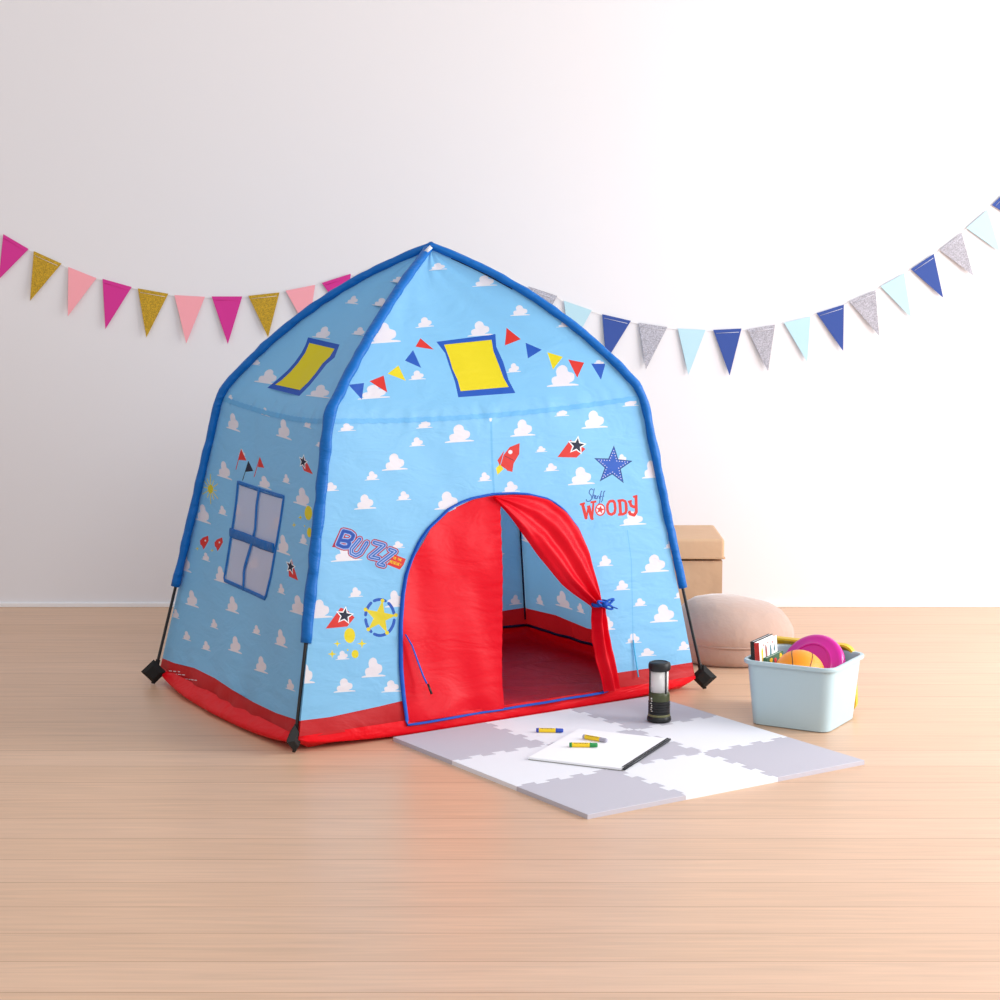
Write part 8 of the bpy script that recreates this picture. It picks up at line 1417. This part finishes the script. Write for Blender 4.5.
# ------------------------------------------------------------------ floor cushion
def velvet(name, rgb, var=.06):
    m = plain(name, rgb, .95, bump=(22, .5, .008), spec=.1, var=var); p = m.node_tree.nodes['Principled BSDF']; p.inputs['Sheen Weight'].default_value = .6; p.inputs['Sheen Roughness'].default_value = .4; return m
MATS['plush'] = velvet('blush_plush', (188, 160, 147)); MATS['plush_dark'] = velvet('blush_plush_band', (182, 152, 138))
cc = Vector((.755, 6.58, 0)); cu = thing('floor_cushion', 'round blush plush floor cushion lying between the tent and the storage box', 'cushion', cc)
def cushion(prof, n=64):
    v = []; f = []
    for r_, z in prof:
        for k in range(n):
            a = 2 * PI * k / n; x = r_ * math.cos(a) * (1 + .05 * max(0, math.cos(a))); y = r_ * math.sin(a) * .92
            dz = -.10 * x * max(0, (z - .05)) / .15 + (.004 * noise.noise(Vector((x * 12, y * 12, z * 12))) if 0.004 < z else 0)
            rr_ = 1 + .02 * noise.noise(Vector((x * 9, y * 9, z * 10)))
            v.append(cc + Vector((x * rr_, y * rr_, max(.001, z + dz))))
    for i in range(len(prof) - 1):
        for k in range(n): f.append((i * n + k, i * n + (k + 1) % n, (i + 1) * n + (k + 1) % n, (i + 1) * n + k))
    f.append(tuple(range(n))[::-1]); f.append(tuple((len(prof) - 1) * n + k for k in range(n)))
    return v, f
v, f = cushion([(.135, .001), (.155, .002), (.168, .008), (.178, .022), (.183, .045), (.185, .062), (.1845, .068)]); MB().add(v, f).build('gusset', 'plush_dark', cu)
v, f = cushion([(.1845, .068), (.189, .074), (.193, .095), (.190, .118), (.178, .145), (.156, .17), (.125, .189), (.085, .2), (.04, .206), (.003, .2075)]); MB().add(v, f).build('top_cover', 'plush', cu)
v = [cc + Vector((.1865 * math.cos(a), .1865 * .92 * math.sin(a), .069 - .10 * .1865 * math.cos(a) * .019 / .15)) for a in [2 * PI * k / 64 for k in range(64)]]
MB().tube(v, .0032, 6, closed=True).build('piping', 'plush_dark', cu)

# ------------------------------------------------------------------ storage ottoman
MATS['tan'] = plain('tan_nonwoven', (206, 166, 130), .6, bump=(9, .35, .02), var=.03); MATS['tan_dark'] = plain('tan_piping', (190, 150, 114), .6)
oc = Vector((.562, 7.0, 0)); ot = thing('storage_ottoman', 'tan fabric cube ottoman with a lid, standing by the wall behind the tent', 'ottoman', oc)
b = MB(); bm = bmesh.new(); bmesh.ops.create_cube(bm, size=1); bmesh.ops.scale(bm, vec=(.375, .315, .28), verts=bm.verts)
bmesh.ops.subdivide_edges(bm, edges=bm.edges[:], cuts=14, use_grid_fill=True)
for q in bm.verts:
    k = max(0, .14 - abs(q.co.z) ) / .14
    q.co += Vector((0, 1, 0)) * (.007 * noise.noise(Vector((q.co.x * 9, 0, q.co.z * 5 + q.co.x * 6)))) * k
bm.transform(Matrix.Translation(oc + Vector((0, 0, .14)))); b.bm(bm).build('body', 'tan', ot, angle=40)
b = MB(); bm = bmesh.new(); bmesh.ops.create_cube(bm, size=1); bmesh.ops.scale(bm, vec=(.386, .335, .066), verts=bm.verts)
bmesh.ops.bevel(bm, geom=[e for e in bm.edges if e.verts[0].co.z > 0 or e.verts[1].co.z > 0], offset=.012, segments=4, affect='EDGES', profile=.6)
bmesh.ops.triangulate(bm, faces=[q for q in bm.faces if len(q.verts) > 4]); 
bm.transform(Matrix.Translation(oc + Vector((0, 0, .323)))); b.bm(bm).build('lid', 'tan', ot, angle=60)
MB().tube([oc + Vector((x, y, .2905)) for x, y in rrect(.388, .337, .006, 3)], .0028, 6, closed=True).build('lid_piping', 'tan_dark', ot)

# ------------------------------------------------------------------ bunting on the wall
def glitter(name, rgb):
    m = bpy.data.materials.new(name); N, L = nodes_of(m); p = N['Principled BSDF']; p.inputs['Roughness'].default_value = .5; p.inputs['Metallic'].default_value = .15
    tc = N.new('ShaderNodeTexCoord'); vo = N.new('ShaderNodeTexVoronoi'); vo.inputs['Scale'].default_value = 420; L.new(tc.outputs['Object'], vo.inputs['Vector'])
    h = N.new('ShaderNodeHueSaturation'); h.inputs['Color'].default_value = srgb(*rgb); s = N.new('ShaderNodeSeparateColor'); L.new(vo.outputs['Color'], s.inputs[0])
    r = N.new('ShaderNodeMapRange'); r.inputs['To Min'].default_value = .62; r.inputs['To Max'].default_value = 1.3; L.new(s.outputs[0], r.inputs['Value']); L.new(r.outputs[0], h.inputs['Value']); L.new(h.outputs[0], p.inputs['Base Color'])
    return m
MATS['magenta'] = plain('magenta_card', (214, 42, 146), .6); MATS['pink'] = plain('pink_card', (252, 168, 178), .6); MATS['gold'] = glitter('gold_glitter', (196, 156, 30))
MATS['navy'] = plain('navy_card', (40, 72, 150), .6); MATS['silver'] = glitter('silver_glitter', (176, 174, 184)); MATS['light_blue'] = plain('light_blue_card', (182, 218, 230), .6)
MATS['string'] = plain('white_string', (240, 240, 240), .7); MATS['stitch'] = plain('pale_stitch', (222, 222, 230), .6)
names = {'magenta': 'magenta pennant', 'pink': 'pale pink pennant', 'gold': 'gold glitter pennant', 'navy': 'navy blue pennant', 'silver': 'silver glitter pennant', 'light_blue': 'pale blue pennant'}
def bunting(pens, label):
    c = pens[len(pens) // 2][1][0]
    t = thing('bunting', label, 'bunting', (c[0], 7.485, c[1]))
    path = []
    for k, (key, (a, b_, tip)) in enumerate(pens):
        yb = 7.493; yt = 7.489 - .002 * (k % 3)
        A = Vector((a[0], yb, a[1])); B = Vector((b_[0], yb, b_[1])); T = Vector((tip[0], yt, tip[1])); d = Vector((0, .0012, 0))
        m0 = MB().add([A, B, T, A + d, B + d, T + d], [(0, 2, 1), (3, 4, 5), (0, 1, 4, 3), (1, 2, 5, 4), (2, 0, 3, 5)])
        o = m0.build('pennant', key, t, smooth=False); o['label'] = names[key]
        if key in ('navy', 'silver', 'gold', 'magenta'):
            q = .075; e = Vector((0, -.0008, 0))
            MB().tube([A.lerp(T, q).lerp(B.lerp(T, q), .06) + e, A.lerp(T, q).lerp(B.lerp(T, q), .94) + e], .0007, 4).build('stitching', 'stitch' if key != 'magenta' else 'magenta', o)
        for p_, q_ in ((a, yb), (b_, yb)): path.append(Vector((p_[0], q_ + .0025, p_[1] - .004)))
    MB().tube(path, .0010, 5, ref=(0, 1, 0)).build('string', 'string', t)
bunting(PENNANTS_WARM, 'string of magenta, gold glitter and pink pennants on the wall left of the tent')
bunting(PENNANTS_COOL, 'string of navy, silver and pale blue pennants on the wall right of the tent')

# ------------------------------------------------------------------ light and camera
def area(name, loc, target, size, sy, power, col=(1, 1, 1)):
    l = bpy.data.lights.new(name, 'AREA'); l.shape = 'RECTANGLE'; l.size = size; l.size_y = sy; l.energy = power; l.color = col
    o = bpy.data.objects.new(name, l); COL.objects.link(o); o.location = loc; o.rotation_euler = (Vector(target) - Vector(loc)).to_track_quat('-Z', 'Y').to_euler(); return o
area('window_light', (4.5, 5.3, 1.8), (0.4, 6.9, .3), 2.6, 2.6, 235, (.985, .992, 1))
area('softbox', (1.6, .6, 3.6), (0, 6.5, .4), 2.4, 1.8, 86)
w = bpy.data.worlds.new('room'); sc.world = w; w.use_nodes = True
w.node_tree.nodes['Background'].inputs[0].default_value = (.975, .975, 1, 1); w.node_tree.nodes['Background'].inputs[1].default_value = .63
cam = bpy.data.cameras.new('camera'); co = bpy.data.objects.new('camera', cam); COL.objects.link(co)
co.location = (0, 0, 1.4041); co.rotation_euler = (PI / 2 - .1332, 0, 0); cam.sensor_width = 36; cam.lens = 36 * 2.0572; cam.clip_end = 60
sc.camera = co
vs_ = sc.view_settings; sc.display_settings.display_device = 'sRGB'; vs_.view_transform = 'Standard'; vs_.look = 'None'; vs_.gamma = 1; vs_.exposure = 0; vs_.use_curve_mapping = False
sc.cycles.max_bounces = 8; sc.cycles.transparent_max_bounces = 12
